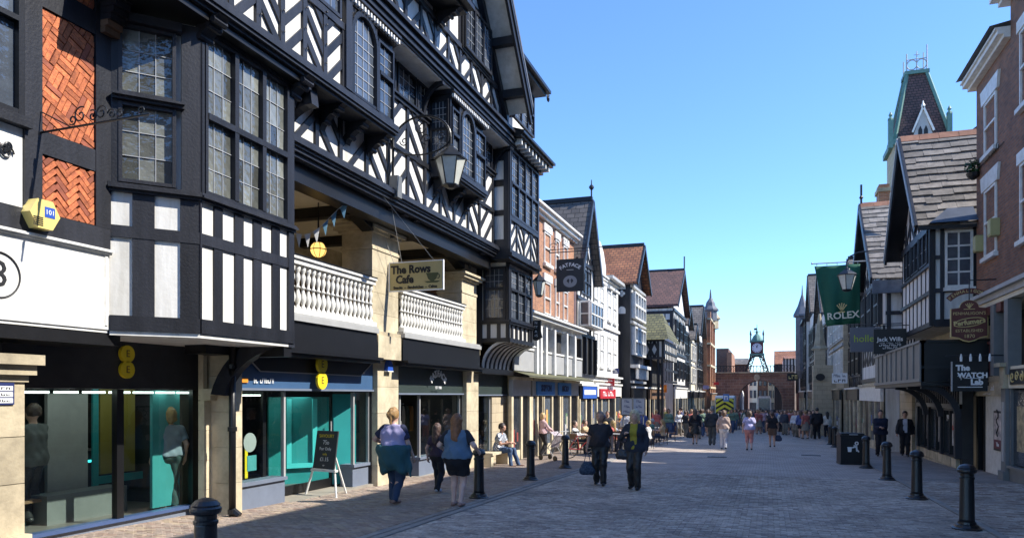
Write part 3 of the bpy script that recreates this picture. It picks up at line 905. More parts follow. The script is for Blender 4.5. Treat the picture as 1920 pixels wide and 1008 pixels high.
def brace(parent, F, s0, n0, z0, s1, n1, z1_, w_=.16, t_=.2, k=10, bow=.12, m=None):
    """curved brace: path in a plane across the wall"""
    pts = []
    for i in range(k + 1):
        t = i / k
        a = t * PI / 2
        nn = n0 + (n1 - n0) * (1 - math.cos(a)); zz = z0 + (z1_ - z0) * math.sin(a)
        pts.append((s0 + (s1 - s0) * t, nn, zz))
    vs, fs = [], []
    for i, p in enumerate(pts):
        q = pts[min(i + 1, k)]; p0 = pts[max(i - 1, 0)]
        dn, dz = q[1] - p0[1], q[2] - p0[2]; L = math.hypot(dn, dz) or 1
        a_, b_ = -dz / L * t_ / 2, dn / L * t_ / 2
        vs += [(p[0] - w_ / 2, p[1] + a_, p[2] + b_), (p[0] + w_ / 2, p[1] + a_, p[2] + b_), (p[0] + w_ / 2, p[1] - a_, p[2] - b_), (p[0] - w_ / 2, p[1] - a_, p[2] - b_)]
    for i in range(k):
        for j in range(4): fs.append((4 * i + j, 4 * i + (j + 1) % 4, 4 * i + 4 + (j + 1) % 4, 4 * i + 4 + j))
    fs += [(3, 2, 1, 0), (4 * k, 4 * k + 1, 4 * k + 2, 4 * k + 3)]
    return MB(F).add(vs, fs).out('curved_brace', m or M_black, parent)
brace(B, F0, sY(430, -8.1), -.25, 1.78, YE - .05, .72, 2.68, .16, .26)
box('soffit_beam', FW(YE - .12), -9.2, XF - .02, -.1, .1, zb0 - .22, zb0 - .062, M_blk, B)
box('soffit_beam', FL(-8.35), 9.3, YE + .1, -.2, .2, 2.42, 2.72, M_blk, B)
# ================================================================ the great timbered building over the gallery
XP = -8.22
C = thing('gallery_building', 'great black and white timbered building with a balustraded gallery and herringbone upper floors', 'building', (-8.3, 15, gz(0, 15)))
XG = -7.38      # gallery cornice
XW = -7.52      # herringbone wall
XB = -7.0      # projecting boxes
XJ = -6.9      # top jetty cornice
XT = -7.05     # gable wall
FG, FWl, FB, FJ, FT = FL(XG), FL(XW), FL(XB), FL(XJ), FL(XT)
YA, YZ = 10.34, 20.45
# structure behind
MB(FWl).box(YA, YZ, -.35, -.045, 5.98, 9.1).out('wall_panel', M_white, C)
box('gallery_ceiling', FWl, 8.9, YZ, -6, -.3, 5.72, 6.04, M_cream, C)
box('gallery_back_wall', FL(-11.2), 8.9, YZ, -.3, 0, 3.0, 5.8, M_stone, C)
box('gallery_back_panel', FL(-11.2), YA - 2, 17.3, .01, .06, 3.2, 4.9, M_wood, C)
box('gallery_back_panel', FL(-11.2), 17.6, YZ, .01, .06, 3.2, 5.2, M_brick_d, C)
box('gallery_floor', FL(-8.0), 8.9, YZ, -4, 0, 2.95, 3.17, M_stone, C)
for y_ in (11.4, 13.6, 16.2, 18.4):
    box('ceiling_beam', FW(y_), -11.2, -8.0, -.12, .12, 5.5, 5.718, M_blk, C)
box('end_wall', FW(YA - .6), -11.2, -8.4, 0, -.1, 3.1, 5.8, M_cream, C)
# cornice of the gallery
molding(FG, YE, YZ + .1, [(5.78, 5.85, -.28, -.12), (5.85, 5.91, -.28, -.06), (5.91, 5.96, -.28, -.02), (5.96, 6.04, -.28, .03), (6.04, 6.09, -.28, .0)], 'cornice', M_black, C)
box('gallery_beam', FG, YE - 2, YZ, -.65, -.29, 5.45, 5.95, M_blk, C)
# arch braces in front of the gallery
def arch_spandrel(s0, s1, zc_, depth, n0, n1, k=14, flip=False):
    pts = [(s0, zc_)]
    for i in range(k + 1):
        t = i / k
        s = s0 + (s1 - s0) * t
        pts.append((s, zc_ - depth * (1 - math.sin(t * PI / 2))))
    return MB(FL(-7.95)).poly(pts, n0, n1).out('arch_brace', M_blk, C)
for a_, b_ in ((9.8, 12.3), (14.2, 12.3), (15.0, 17.2), (19.3, 17.2)):
    vs = arch_spandrel(a_, b_, 5.72, .42, -.34, -.06)
# timber wall
posts = [10.45 + .93 * i for i in range(11)] + [20.38]
posts = [y_ * .978 for y_ in (10.7, 11.6, 12.4, 13.38, 14.3, 15.2, 16.1, 16.98, 17.85, 18.8, 19.65)] + [20.3]
herring(C, FWl, posts, 6.09, 7.05, -.045, per=1.6, start=0, dw=.12, pw=.11)
herring(C, FWl, posts, 7.15, 8.10, -.045, per=1.6, start=0, dw=.12, pw=.11)
box('timber', FWl, YA, YZ, -.045, .02, 7.05, 7.15, M_black, C)
molding(FWl, YA, YZ, [(8.10, 8.18, -.045, .03), (8.18, 8.22, -.045, .08)], 'window_sill', M_black, C)
for a_, b_ in ((13.35, 14.25), (14.35, 15.25), (15.3, 15.95), (18.45, 19.2), (19.3, 20.1)):
    window(C, FWl, a_, b_, 8.225, 8.92, 1, 1, (3, 3), False, .05, .05, pane_n=-.02)
# ---- projecting boxes
def zB(px, py): return onX(px, py, XB)[1]
def venetian(y0, ya, yb, y1, z0, z1):
    """arched light between narrow side lights, dentil cornice above; from y0 to y1"""
    # side lights, two tiers
    for a_, b_ in ((y0, ya), (yb, y1)):
        if b_ - a_ > .15:
            window(C, FB, a_ + .02, b_ - .02, z0, z1 - .35, 1, 2, (2, 3), False, .045, .07, n0=-.08, pane_n=-.03, tierz=[z0 + (z1 - .35 - z0) * .56])
    cx_ = (ya + yb) / 2; rw = (yb - ya) / 2 - .05
    zs_ = z1 - .18 - rw
    arc = [(cx_ + rw * math.cos(t), zs_ + rw * math.sin(t)) for t in [PI * i / 14 for i in range(15)]]
    wn = MB(FB)
    for i in range(14):
        wn.bar(arc[i], arc[i + 1], .09, -.06, .05)
    wn.box(cx_ + rw - .045, cx_ + rw + .045, -.06, .05, z0, zs_).box(cx_ - rw - .045, cx_ - rw + .045, -.06, .05, z0, zs_).box(cx_ - rw, cx_ + rw, -.05, .04, z0, z0 + .05)
    wn = wn.out('arched_window', M_black, C)
    ir = rw - .04
    MB(FB).poly([(cx_ - ir, z0 + .05)] + [(cx_ + ir, z0 + .05)] + [(cx_ + ir * math.cos(t), zs_ + ir * math.sin(t)) for t in [PI * i / 16 for i in range(17)]], -.045, -.03).out('pane', M_pane, wn)
    br = MB(FB)
    for i in (1, 2, 3): br.box(cx_ - ir + ir * .5 * i - .005, cx_ - ir + ir * .5 * i + .005, -.03, -.018, z0 + .05, zs_ + ir * (.85 if i != 2 else .95))
    nz = 6
    for j in range(1, nz + 1): br.box(cx_ - ir, cx_ + ir, -.03, -.017, z0 + .05 + (zs_ - z0) * j / nz - .005, z0 + .05 + (zs_ - z0) * j / nz + .005)
    br.out('glazing_bar', M_lead, wn)
    # spandrel around the arch
    for sgn in (1, -1):
        pts = [(cx_ + sgn * (rw + .05), zs_)] + [(cx_ + sgn * (rw + .05) * math.cos(t), zs_ + (rw + .05) * math.sin(t)) for t in [PI / 2 * i / 8 for i in range(1, 9)]] + [(cx_, z1 - .08), (cx_ + sgn * (rw + .05), z1 - .08)]
        for i in range(1, 9):
            q = pts[i - 1], pts[i]
            MBq = [(q[0][0], q[0][1]), (q[1][0], q[1][1]), (q[1][0], z1 - .08), (q[0][0], z1 - .08)]
            C_sp.append(MBq)
def box_body(y0, y1, z0, z1):
    MB(FB).box(y0, y1, -.7, -.08, z0 + .12, z1).out('box_wall', M_black, C)
    molding(FB, y0 - .03, y1 + .06, [(z0 - .10, z0 - .05, -.5, -.04), (z0 - .05, z0, -.5, .02), (z0, z0 + .05, -.5, .05), (z0 + .05, z0 + .12, -.7, .04)], 'cornice', M_black, C)
    molding(FB, y0 - .03, y1 + .06, [(z1 - .08, z1 - .03, -.7, .04), (z1 - .03, z1 + .02, -.7, .10)], 'cornice', M_black, C)
    y = y0
    d = MB(FB)
    while y < y1:
        d.box(y, y + .05, .04, .10, z1 - .16, z1 - .082); y += .11
    d.out('dentils', M_wpaint, C, kind='stuff')
    MB(FB).box(y0, y1, -.08, .02, z1 - .17, z1 - .16 + .0).out('frieze', M_black, C)
C_sp = []
ZB0, ZB1 = 7.0, 8.88
Y1a, Y1b = 7.3, 13.3
box_body(Y1a, Y1b, ZB0, ZB1)
venetian(11.57, 11.57, 12.55, 13.2, ZB0 + .13, ZB1)
Y2a, Y2b = 16.0, 18.3
box_body(Y2a, Y2b, ZB0, ZB1)
venetian(16.05, 16.55, 17.5, 18.25, ZB0 + .13, ZB1)
mb = MB(FB)
for q in C_sp: mb.poly(q, -.07, .0)
mb.out('spandrel', M_black, C)
# the return face of the second box, seen from the near end
FR2 = FW(Y2a)
window(C, FR2, -7.5, -7.04, ZB0 + .3, ZB1 - .2, 1, 2, (4, 4), False, .05, .05, n0=.003, n1=.05, pane_n=.02)
box('return_panel', FR2, -7.7, -7.0, -.05, .002, ZB0 + .12, ZB1, M_black, C)
# first box: herringbone on its near part
for F_, y0, y1 in ((FB, 7.3, 11.45),):
    box('wall_panel', FB, y0, y1, -.079, -.03, 7.13, 8.8, M_white, C)
    ps = [7.35, 7.9, 8.47, 9.05, 9.62, 10.2, 10.78, 11.36]
    herring(C, FB, ps, 7.13, 8.12, -.03, pw=.11, dw=.125, per=2.2, start=0, posts_on=True)
    box('timber', FB, y0, y1, -.03, .03, 8.12, 8.24, M_black, C)
    window(C, FB, 8.2, 11.25, 8.26, 8.86, 4, 1, (3, 2), False, .06, .08, n0=-.03, n1=.04, pane_n=-.01)
box('timber', FB, 11.36, 11.56, -.03, .06, 7.13, 8.8, M_black, C)
# bolts / pegs on the timbers of the first box
pg = MB(FB)
for p in [8.47, 9.05, 9.62, 10.2, 10.78, 11.42]:
    for zz in (7.3, 7.62, 7.95, 8.16):
        pg.lathe((p + rnd.uniform(-.02, .02), .045, zz), [(.015, -.01), (.015, .012)], 6)
pg.out('wooden_pegs', M_black, C, kind='stuff')
# corbels below the boxes
def corbel(F, s, zt_, n0, n1, h=.45, w_=.16):
    pts = []
    for i in range(7):
        t = i / 6
        pts.append((n0 + (n1 - n0) * (t ** 1.6), zt_ - h * (1 - t)))
    mb = MB(F)
    prof = [(n0, zt_)] + pts[::1]
    vs = [(s - w_ / 2, a, b) for a, b in pts] + [(s + w_ / 2, a, b) for a, b in pts] + [(s - w_ / 2, n0, zt_), (s + w_ / 2, n0, zt_)]
    k = len(pts)
    fs = [(i, i + 1, k + i + 1, k + i) for i in range(k - 1)] + [tuple(range(k)) + (2 * k,), tuple(range(k, 2 * k)) + (2 * k + 1,)]
    mb.add(vs, fs)
    for j in (2, 4, 5): mb.tube([(s - w_ / 2 - .02, pts[j][0], pts[j][1]), (s + w_ / 2 + .02, pts[j][0], pts[j][1])], .045, 7)
    return mb.out('corbel', M_black, C)
for y_ in (11.5, 12.35, 13.15): corbel(FWl, y_, ZB0 - .10, .0, .48, .4)
for y_ in (16.25, 17.2, 18.1): corbel(FWl, y_, ZB0 - .10, .0, .46, .4)
for y_ in (8.3, 10.35): corbel(FL(-7.55), y_, ZB0 - .10, .2, .6, .4, .22)
# gallery beam corbels over pier
for y_ in (14.3, 14.9, 15.5, 19.6): corbel(FL(-8.1), y_, 5.86, .1, .62, .5, .18)
# big curved brace at the near end of the gallery
brace(C, FL(-8.1), 10.5, .0, 5.2, 10.7, .95, 6.75, .2, .32)
brace(C, FL(-7.7), 10.45, -.1, 6.0, 10.45, .6, 6.84, .16, .12)
box('jetty_underside', FL(-8.3), Y1a - .5, 10.5, 0, 1.2, 6.8, 6.885, M_blk, C)
# brackets under the top jetty
for y_ in (13.5, 15.6, 18.5, 20.3):
    brace(C, FWl, y_, .0, 8.2, y_, .52, 8.9, .1, .1)
# ---- top jetty cornice and gable
molding(FJ, 7.0, 20.6, [(8.95, 9.0, -.9, -.08), (9.0, 9.1, -.9, -.03), (9.1, 9.16, -.9, .02), (9.16, 9.27, -.9, -.02), (9.27, 9.35, -.9, .06), (9.35, 9.42, -.9, .0)], 'cornice', M_black, C)
box('jetty_soffit', FJ, 7.0, 20.6, -.9, -.12, 8.92, 8.948, M_wpaint, C)
GC, GH, GT = 13.95, 5.95, 1.2       # gable centre, half width, slope
def groof(y, off=0): return 9.75 + (GH - abs(y - GC)) * GT + off
reg = [(GC - GH, 9.42), (GC + GH, 9.42), (GC + GH, 9.75), (GC, 9.75 + GH * GT), (GC - GH, 9.75)]
MB(FT).poly(reg, -.5, -.05).out('gable_wall', M_white, C)
gposts = [GC - GH + .1 + i * .72 for i in range(17)]
herring(C, FT, gposts, 9.42, 10.16, -.05, reg, .10, .11, 1.3)
box('timber', FT, GC - GH, GC + GH, -.05, .03, 10.16, 10.28, M_black, C)
reg2 = clip([(GC - GH, 10.28), (GC + GH, 10.28), (GC + GH, 17), (GC - GH, 17)], reg)
for i, p in enumerate(gposts):
    P_ = clip([(p - .06, 10.28), (p + .06, 10.28), (p + .06, 17), (p - .06, 17)], reg2)
    if P_: MB(FT).poly(P_, -.05, -.005).out('timber', M_black, C)
for i in range(4):
    box('timber', FT, GC - 4.2 + i, GC + 4.2 - i, -.05, .01, 11.55 + i * 1.3, 11.67 + i * 1.3, M_black, C) if i == 0 else None
box('window_surround', FT, 16.75, 18.65, -.05, .06, 10.2, 11.5, M_black, C)
window(C, FT, 16.8, 18.6, 10.25, 11.45, 3, 1, (3, 5), False, .07, .07, n0=.061, n1=.12, pane_n=.08)
window(C, FT, 9.9, 11.6, 10.3, 11.5, 3, 1, (3, 5), False, .07, .07, n0=-.04, n1=.12, pane_n=.02)
# central oriel of the gable
ob = MB(FT)
ob.box(13.0, 15.6, .0, .7, 10.55, 12.6).out('oriel_wall', M_black, C)
molding(FT, 12.9, 15.7, [(10.4, 10.46, 0, .6), (10.46, 10.56, 0, .78)], 'cornice', M_black, C)
window(C, FL(XT + .7), 13.1, 15.5, 10.75, 12.3, 4, 2, (2, 3), False, .07, .07, n0=.001, n1=.07, pane_n=.02)
for y_ in (13.15, 15.4): corbel(FT, y_, 10.4, .0, .6, .4)
# roof: verge boards, soffit, slopes
NV = .70
for sg_ in (1, -1):
    e = (GC + sg_ * (GH + .12), groof(GC + GH + .12)); t_ = (GC, groof(GC))
    def sl(n0, n1, o0, o1, nm, m):
        P_ = [(e[0], e[1] + o0), (t_[0], t_[1] + o0), (t_[0], t_[1] + o1), (e[0], e[1] + o1)]
        MB(FT).poly(P_, n0, n1).out(nm, m, C)
    sl(-9, NV + .12, .20, .32, 'roof_slope', M_lslate)
    sl(NV, NV + .07, -.25, .198, 'bargeboard', M_black)
    sl(NV + .071, NV + .11, .02, .198, 'bargeboard_trim', M_black)
    sl(-.04, NV - .001, .10, .195, 'verge_soffit', M_wpaint)
    sl(-.05, .1, -.22, .098, 'wall_rafter', M_black)
    for k in range(7):
        t = (k + .5) / 7
        yy = e[0] + (t_[0] - e[0]) * t; zz = e[1] + (t_[1] - e[1]) * t
        MB(FT).poly([(yy - .1, zz - .12 - (.12 if sg_ > 0 else -.12) * -1 * 0), (yy + .1, zz - .12), (yy + .1, zz + .09), (yy - .1, zz + .09)], .1, NV).out('purlin', M_black, C)
MB(FT).box(GC - GH, GC + GH, -9, -1.1, 6, 9.75).out('core_wall', M_dark, C)
MB(FT).poly([(GC - GH, 9.75), (GC + GH, 9.75), (GC, 9.75 + GH * GT)], -9, -.5).out('core_gable', M_dark, C)
box('core_wall', FL(-11.6), 3.0, 27, -7, 0, 3, 9, M_dark, C)
box('core_wall', FL(-14.1), 3.0, 27, -4, 0, -.5, 2.99, M_dark, C)
# ---- balcony fronts, balustrades and piers
XBn = -8.0
def zN(px, py): return onX(px, py, XBn)[1]
zr0, zr1 = 3.25, 4.28
def balustrade(y0, y1, label):
    t = thing('balustrade', label, 'balustrade', (XBn, (y0 + y1) / 2, zr0), 'white balustrades of the gallery')
    F_ = FL(XBn)
    molding(F_, y0, y1, [(zr0, zr0 + .09, -.2, .02)], 'base_rail', M_wpaint, t)
    molding(F_, y0, y1, [(zr1 - .14, zr1 - .05, -.18, 0), (zr1 - .05, zr1, -.22, .04)], 'handrail', M_wpaint, t)
    box('handrail_cap', F_, y0, y1, -.23, .05, zr1 + .001, zr1 + .02, M_blk, t)
    h = zr1 - .14 - zr0 - .09
    pr = [(.055, 0), (.055, .05), (.03, .08), (.036, .13), (.062, .22), (.06, .30), (.032, .42), (.026, .47), (.05, .485), (.05, .51), (.026, .53), (.03, .6), (.05, .7), (.048, .76), (.03, .84), (.055, .88), (.055, 1.0)]
    me = MB().lathe((0, 0, 0), [(a, b * h) for a, b in pr], 8).mesh('baluster', M_wpaint, smooth=True)
    n = max(1, int(round((y1 - y0) / .165)))
    for i in range(n):
        piece('baluster', me, Matrix.Translation((XBn - .09, y0 + (i + .5) * (y1 - y0) / n, zr0 + .09)), t)
balustrade(YE + .02, 14.28, 'nearer white balustrade of the gallery, left of the cafe sign')
balustrade(15.55, 19.28, 'farther white balustrade of the gallery, below the cafe sign')
for y0, y1 in ((YE - .3, 14.25), (15.45, 20.3)):
    molding(FL(XBn), y0, y1, [(3.10, 3.2, -.3, .10), (3.2, 3.245, -.3, .06)], 'ledge', M_lgrey, C)
    box('black_frieze', FL(XBn), y0, y1 , -.3, .05, 2.58, 3.098, M_blk, C)
    molding(FL(XBn), y0, y1 + .05, [(2.46, 2.52, -.3, .10), (2.52, 2.578, -.3, .18)], 'cornice', M_blk, C)
def pier(ya, yb, xa, zb_, zt_, label, name='stone_pier', cap=True, blocks=4, m=None, dep=.75):
    t = thing(name, label, 'pier', (xa, (ya + yb) / 2, zb_))
    F_ = FL(xa); zt2 = zt_ - (.55 if cap else 0)
    h = (zt2 - zb_) / blocks
    for k in range(blocks):
        box('stone_block', F_, ya, yb, -dep, 0, zb_ + k * h, zb_ + (k + 1) * h - .006, m or M_stonel, t)
    if cap:
        MB(F_).box(ya - .02, yb + .02, -dep - .02, .02, zt2, zt2 + .06).box(ya, yb, -dep, 0, zt2 + .06, zt2 + .36).box(ya - .06, yb + .06, -dep - .06, .06, zt2 + .36, zt2 + .42).box(ya - .14, yb + .14, -dep - .14, .14, zt2 + .42, zt2 + .5).box(ya - .22, yb + .22, -dep - .2, .2, zt2 + .5, zt2 + .56).out('cap', m or M_stonel, t)
    return t
pier(14.3, 15.5, XP + .12, 3.1, 5.5, 'massive square stone pier of the gallery behind the cafe sign')
pier(19.3, 20.4, XP + .12, 3.1, 5.2, 'square stone pier at the far end of the gallery balustrade')
pier(sY(708, XP), sY(747, XP), XP, gz(0, 15) - .1, 2.55, 'ground floor pier with blue alarm box between phone shop and clothes shop', cap=False, blocks=5)
pier(sY(875, XP), sY(897, XP), XP, gz(0, 20) - .1, 2.5, 'ground floor pier between clothes shop and small dark shop, behind the bollard', cap=False, blocks=5)
pier(sY(958, XP), sY(972, XP), XP, gz(0, 26) - .1, 2.5, 'ground floor pier right of the seated man', cap=False, blocks=5)
# white strip between the black friezes
box('pier_face', FL(XBn), 14.32, 15.38, -.4, .04, 2.57, 3.08, M_stonel, C)
# shops under the gallery
def shop(name, label, y0, y1, ztop, zfas, fcol, recess=.7, door=None, riser=.45, interior=None, x=XP, glass=True, back=3.0, rcol=None, split=()):
    Fq = FL(x - recess)
    yc = (y0 + y1) / 2
    t = thing(name, label, 'shop front', (x, yc, gz(0, yc)))
    zg = gz(0, yc)
    box('fascia', FL(x - .12), y0, y1, -.35, 0, zfas, ztop, fcol, t)
    molding(FL(x - .12), y0, y1, [(zfas - .04, zfas - .002, -.3, .04)], 'fascia_trim', M_bluegrey, t)
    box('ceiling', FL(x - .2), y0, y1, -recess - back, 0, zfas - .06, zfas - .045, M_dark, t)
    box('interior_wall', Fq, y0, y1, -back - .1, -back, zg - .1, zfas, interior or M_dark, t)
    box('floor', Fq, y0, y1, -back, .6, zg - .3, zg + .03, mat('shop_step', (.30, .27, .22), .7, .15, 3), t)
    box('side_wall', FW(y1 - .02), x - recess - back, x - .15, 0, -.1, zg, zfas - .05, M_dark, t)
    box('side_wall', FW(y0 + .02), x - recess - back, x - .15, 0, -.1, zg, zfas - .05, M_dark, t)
    xs = [y0] + list(split) + [y1]
    for i in range(len(xs) - 1):
        a, b = xs[i], xs[i + 1]
        is_door = door is not None and i in door
        if is_door:
            bz = zg + .04
            Fd = FL(x - recess)
            fr = MB(Fd); fr.box(a, a + .09, -.05, .0, bz, zfas - .05).box(b - .09, b, -.05, .0, bz, zfas - .05).box(a + .09, b - .09, -.05, 0, bz, bz + .18).box(a + .09, b - .09, -.05, 0, zfas - .16, zfas - .05)
            d = fr.out('door', M_blk, t)
            box('pane', Fd, a + .09, b - .09, -.03, -.02, bz + .18, zfas - .16, M_shopglass, d)
            MB(Fd).tube([(b - .16, .05, bz + .8), (b - .16, .05, bz + 1.4)], .015, 6).out('handle', M_lgrey, d)
        else:
            Fd = FL(x - .22)
            box('stall_riser', Fd, a, b, -.3, 0, zg - .1, zg + riser, rcol or M_bluegrey, t)
            molding(Fd, a - .02, b + .02, [(zg + riser, zg + riser + .06, -.3, .05)], 'window_sill', M_bluegrey, t)
            wf = MB(Fd); wf.box(a, a + .05, -.05, .02, zg + riser + .06, zfas - .05).box(b - .05, b, -.05, .02, zg + riser + .06, zfas - .05)
            wf = wf.out('shop_window', M_lgrey, t)
            box('pane', Fd, a + .05, b - .05, -.02, -.01, zg + riser + .06, zfas - .05, M_shopglass, wf)
    return t
yq0, yq1 = sY(455, XP), sY(708, XP)
ys1 = sY(527, XP - .3); ys2 = sY(590, XP - .3)
EE = shop('phone_shop', 'second phone shop with blue fascia and teal wall inside', yq0, yq1, 2.5, 1.9, M_blue, door=(1,), split=(ys1, sY(655, XP - .3)))
MB(FL(XP - .1)).poly([(yq0 + .1, 2.498), (yq0 + .55, 2.2), (yq1 - .6, 2.2), (yq1 - .1, 2.498)], -.1, .02).out('fascia_panel', M_blk, EE)
MB(FL(XP - .1)).bar((yq0 + .1, 2.49), (yq0 + .55, 2.19), .02, .02, .035).bar((yq0 + .55, 2.19), (yq1 - .6, 2.19), .02, .02, .035).bar((yq1 - .6, 2.19), (yq1 - .1, 2.49), .02, .02, .035).out('panel_edge', M_lgrey, EE)
box('teal_wall', FA(-9.75, 12.95, R(52.5)), 0, 1.9, -.1, 0, -.15, 1.8, M_teal, EE)
for a_, b_, c_, d_ in ((.35, .45, .35, 1.7), (.35, 1.0, .25, .345), (.9, 1.0, .35, 1.7)): box('window_frame_display', FA(-9.75, 12.95, R(52.5)), a_, b_, .02, .08, c_, d_, mat('teal_light', (.08, .6, .62), .5, 0), EE)
box('shop_light', FL(-8.9), 10.6, 14.4, -.5, -.3, 1.76, 1.79, MATS['pale_ceiling_light'], EE)
box('yellow_strip', FL(-9.4), 11.75, 11.83, 0, .02, .2, .9, M_yellow, EE)
dd = MB(FL(-8.6)); dd.poly([(sY(468, -8.6) + .17 * math.cos(2 * PI * i / 20), .95 + .17 * math.sin(2 * PI * i / 20)) for i in range(20)], 0, .01).out('window_sticker', M_lgrey, EE)
box('window_sticker', FL(-8.6), sY(463, -8.6), sY(480, -8.6), 0, .01, .45, .72, mat('teal_sticker', (.08, .3, .3), .5, .1), EE)
marks(EE, FL(XP - .1), sY(504, XP), .001, 2.03, .55, .09, M_ltr, (2, 7))
box('orange_mark', FL(XP - .1), sY(462, XP), sY(474, XP), .001, .006, 1.99, 2.07, mat('mark_orange', (.75, .28, .03), .5, 0), EE)
e2 = thing('shop_sign', 'bright yellow double E sign on the blue fascia', 'sign', (XP, sY(600, XP), 2.2))
double_e(FL(XP), sY(601, XP), .0, onX(601, 698, XP)[1], e2, .17)
yf0, yf1 = sY(747, XP), sY(875, XP)
FF = shop('clothes_shop', 'clothes shop with dark green fascia and arched lettering behind the two women', yf0, yf1, 2.5, 1.83, M_green, door=(1,), split=(sY(765, XP), sY(800, XP)), interior=mat('brown_shop_interior', (.10, .085, .06), .8, .4, 4))  # interior wall is a dark brown of uneven tone
arc_text(FF, 'FATFACE', FL(XP), (sY(822, XP), .0, 1.72), .62, -.75, .75, .24, M_ltr, .01)
text(FF, 'EST 1988', FL(XP), (sY(822, XP), .0, 1.97), .10, M_ltr)
box('clothes_rail', FL(-10.0), yf0 + .8, yf1 - .5, 0, .03, 1.5, 1.54, M_lgrey, FF)
rr_ = random.Random(5)
for k in range(13):
    c_ = rr_.choice([(.4, .2, .08), (.5, .45, .4), (.05, .07, .15), (.25, .05, .05), (.6, .6, .55), (.1, .12, .1)])
    yy = yf0 + .9 + k * .26
    MB(FL(-10.0)).poly([(yy, .75), (yy + .2, .72), (yy + .2, 1.3), (yy + .12, 1.46), (yy + .06, 1.46), (yy, 1.3)], -.03, .05 + .01 * k % .04).out('garment', mat('garment_%d' % k, c_, .9, .2), FF)
ysm0, ysm1 = sY(897, XP), sY(958, XP)
SM = shop('small_shop', 'narrow dark fronted shop behind the seated man', ysm0, ysm1, 2.5, 1.8, M_green, split=(sY(930, XP),), riser=.3, interior=M_stone)
box('stone_wall', FL(XP - .2), sY(930, XP), ysm1, -.2, .06, gz(0, 24) - .1, 1.74, M_ashlar, SM)
ab = thing('alarm_box', 'blue alarm box on the pale pier right of the blue fascia', 'alarm box', (XP, sY(725, XP), 2.2))
sc_ = sY(725, XP); zc_ = onX(725, 685, XP)[1]
MB(FL(XP)).poly([(sc_ - .13, zc_ - .12), (sc_ + .13, zc_ - .12), (sc_ + .1, zc_ + .02), (sc_, zc_ + .17), (sc_ - .1, zc_ + .02)], 0, .1).out('housing', mat('alarm_blue', (.03, .10, .45), .4, .05), ab)
MB(FL(XP)).poly([(sc_ - .13, zc_ - .14), (sc_ + .13, zc_ - .14), (sc_ + .13, zc_ - .12), (sc_ - .13, zc_ - .12)], 0, .105).out('base', M_ltr, ab)

# ================================================================ timbered tower bay at the far end of the gallery
XQ = -7.08
D = thing('tower_bay', 'narrow timbered tower bay with rows of windows beyond the gallery', 'building', (-8, 21.8, gz(0, 22)))
FQ = FL(XQ); YQ0, YQ1 = 20.4, 23.3
MB(FQ).box(YQ0, YQ1, -3, -.05, 5.9, 9.2).out('wall_panel', M_white, D)
FWq = FW(YQ0)
zq = lambda py: 1.78 + (740 - py) / 1400.0 * 21.6
# return face: posts, rails, white panels
for a_, b_ in ((-7.72, -7.58), (-7.24, -7.08)): box('timber', FWq, a_, b_, 0, .04, 5.9, 9.2, M_black, D)
for a_, b_ in ((zq(480), zq(448)), (zq(403), zq(393)), (zq(348), zq(336)), (zq(300), 9.2)): box('timber', FWq, -7.579, -7.241, 0, .035, a_, b_, M_black, D)
for a_, b_ in ((YQ0, YQ0 + .1), (YQ1 - .1, YQ1)): box('timber', FQ, a_, b_, -.05, .03, 5.9, 9.2, M_black, D)
window(D, FQ, YQ0 + .1, YQ1 - .1, 7.0, 8.95, 4, 2, (2, 4), False, .06, .07, n0=-.05, n1=.04, pane_n=-.02)
box('timber', FQ, YQ0 + .1, YQ1 - .1, -.05, .03, 6.87, 6.99, M_black, D)
herring(D, FQ, [YQ0 + .05, YQ0 + .75, YQ0 + 1.45, YQ0 + 2.15, YQ1 - .05], 6.02, 6.87, -.05, pw=.08, dw=.09, per=2)
molding(FQ, YQ0 - .05, YQ1 + .05, [(5.72, 5.8, -.5, .02), (5.8, 5.9, -.5, .1), (5.9, 6.0, -.5, .05)], 'cornice', M_black, D)
molding(FQ, YQ0 - .15, YQ1 + .3, [(9.0, 9.2, -.5, .08), (9.2, 9.27, -.9, .42), (9.27, 9.34, -.9, .5)], 'cornice', M_blk, D)
for k in range(9): box('eaves_bracket', FQ, YQ0 + .1 + k * .35, YQ0 + .18 + k * .35, .08, .35, 9.02, 9.19, M_wpaint, D)
MB(FQ).add([(YQ0 - .15, .5, 9.34), (YQ1 + .3, .5, 9.34), (YQ1 + .3, -1.2, 9.9), (YQ0 - .15, -1.2, 9.9)], [(0, 1, 2, 3)]).out('roof', M_lslate, D)
# little capped turret on top
FZ = FL(-7.25)
MB(FZ).box(21.2, 23.4, -1.5, 0, 9.3, 10.1).out('turret_base', M_white, D)
MB(FZ).box(21.25, 23.35, -1.4, -.05, 10.1, 11.6).out('turret_wall', M_black, D)
window(D, FZ, 21.3, 23.3, 10.15, 11.5, 3, 2, (2, 3), False, .06, .07, n0=-.05, n1=.05, pane_n=-.01)
window(D, FW(21.24), -8.5, -7.35, 10.15, 11.5, 3, 1, (2, 4), False, .05, .05, n0=0, n1=.06, pane_n=.02)
MB(FZ).box(20.9, 23.7, -1.9, .32, 11.62, 11.74).box(20.75, 23.85, -2.0, .45, 11.74, 11.84).out('turret_eaves', M_blk, D)
MB(FZ).add([(20.75, .45, 11.84), (23.85, .45, 11.84), (23.85, -2, 11.84), (20.75, -2, 11.84), (22.3, -.8, 12.6)], [(0, 1, 4), (1, 2, 4), (2, 3, 4), (3, 0, 4)]).out('turret_roof', M_lslate, D)
for y_ in (21.0, 23.6): MB(FZ).tube(scroll((y_, .42, 11.5), .13, .02, 1.3, 1), .03, 5).out('finial_scroll', M_iron, D)
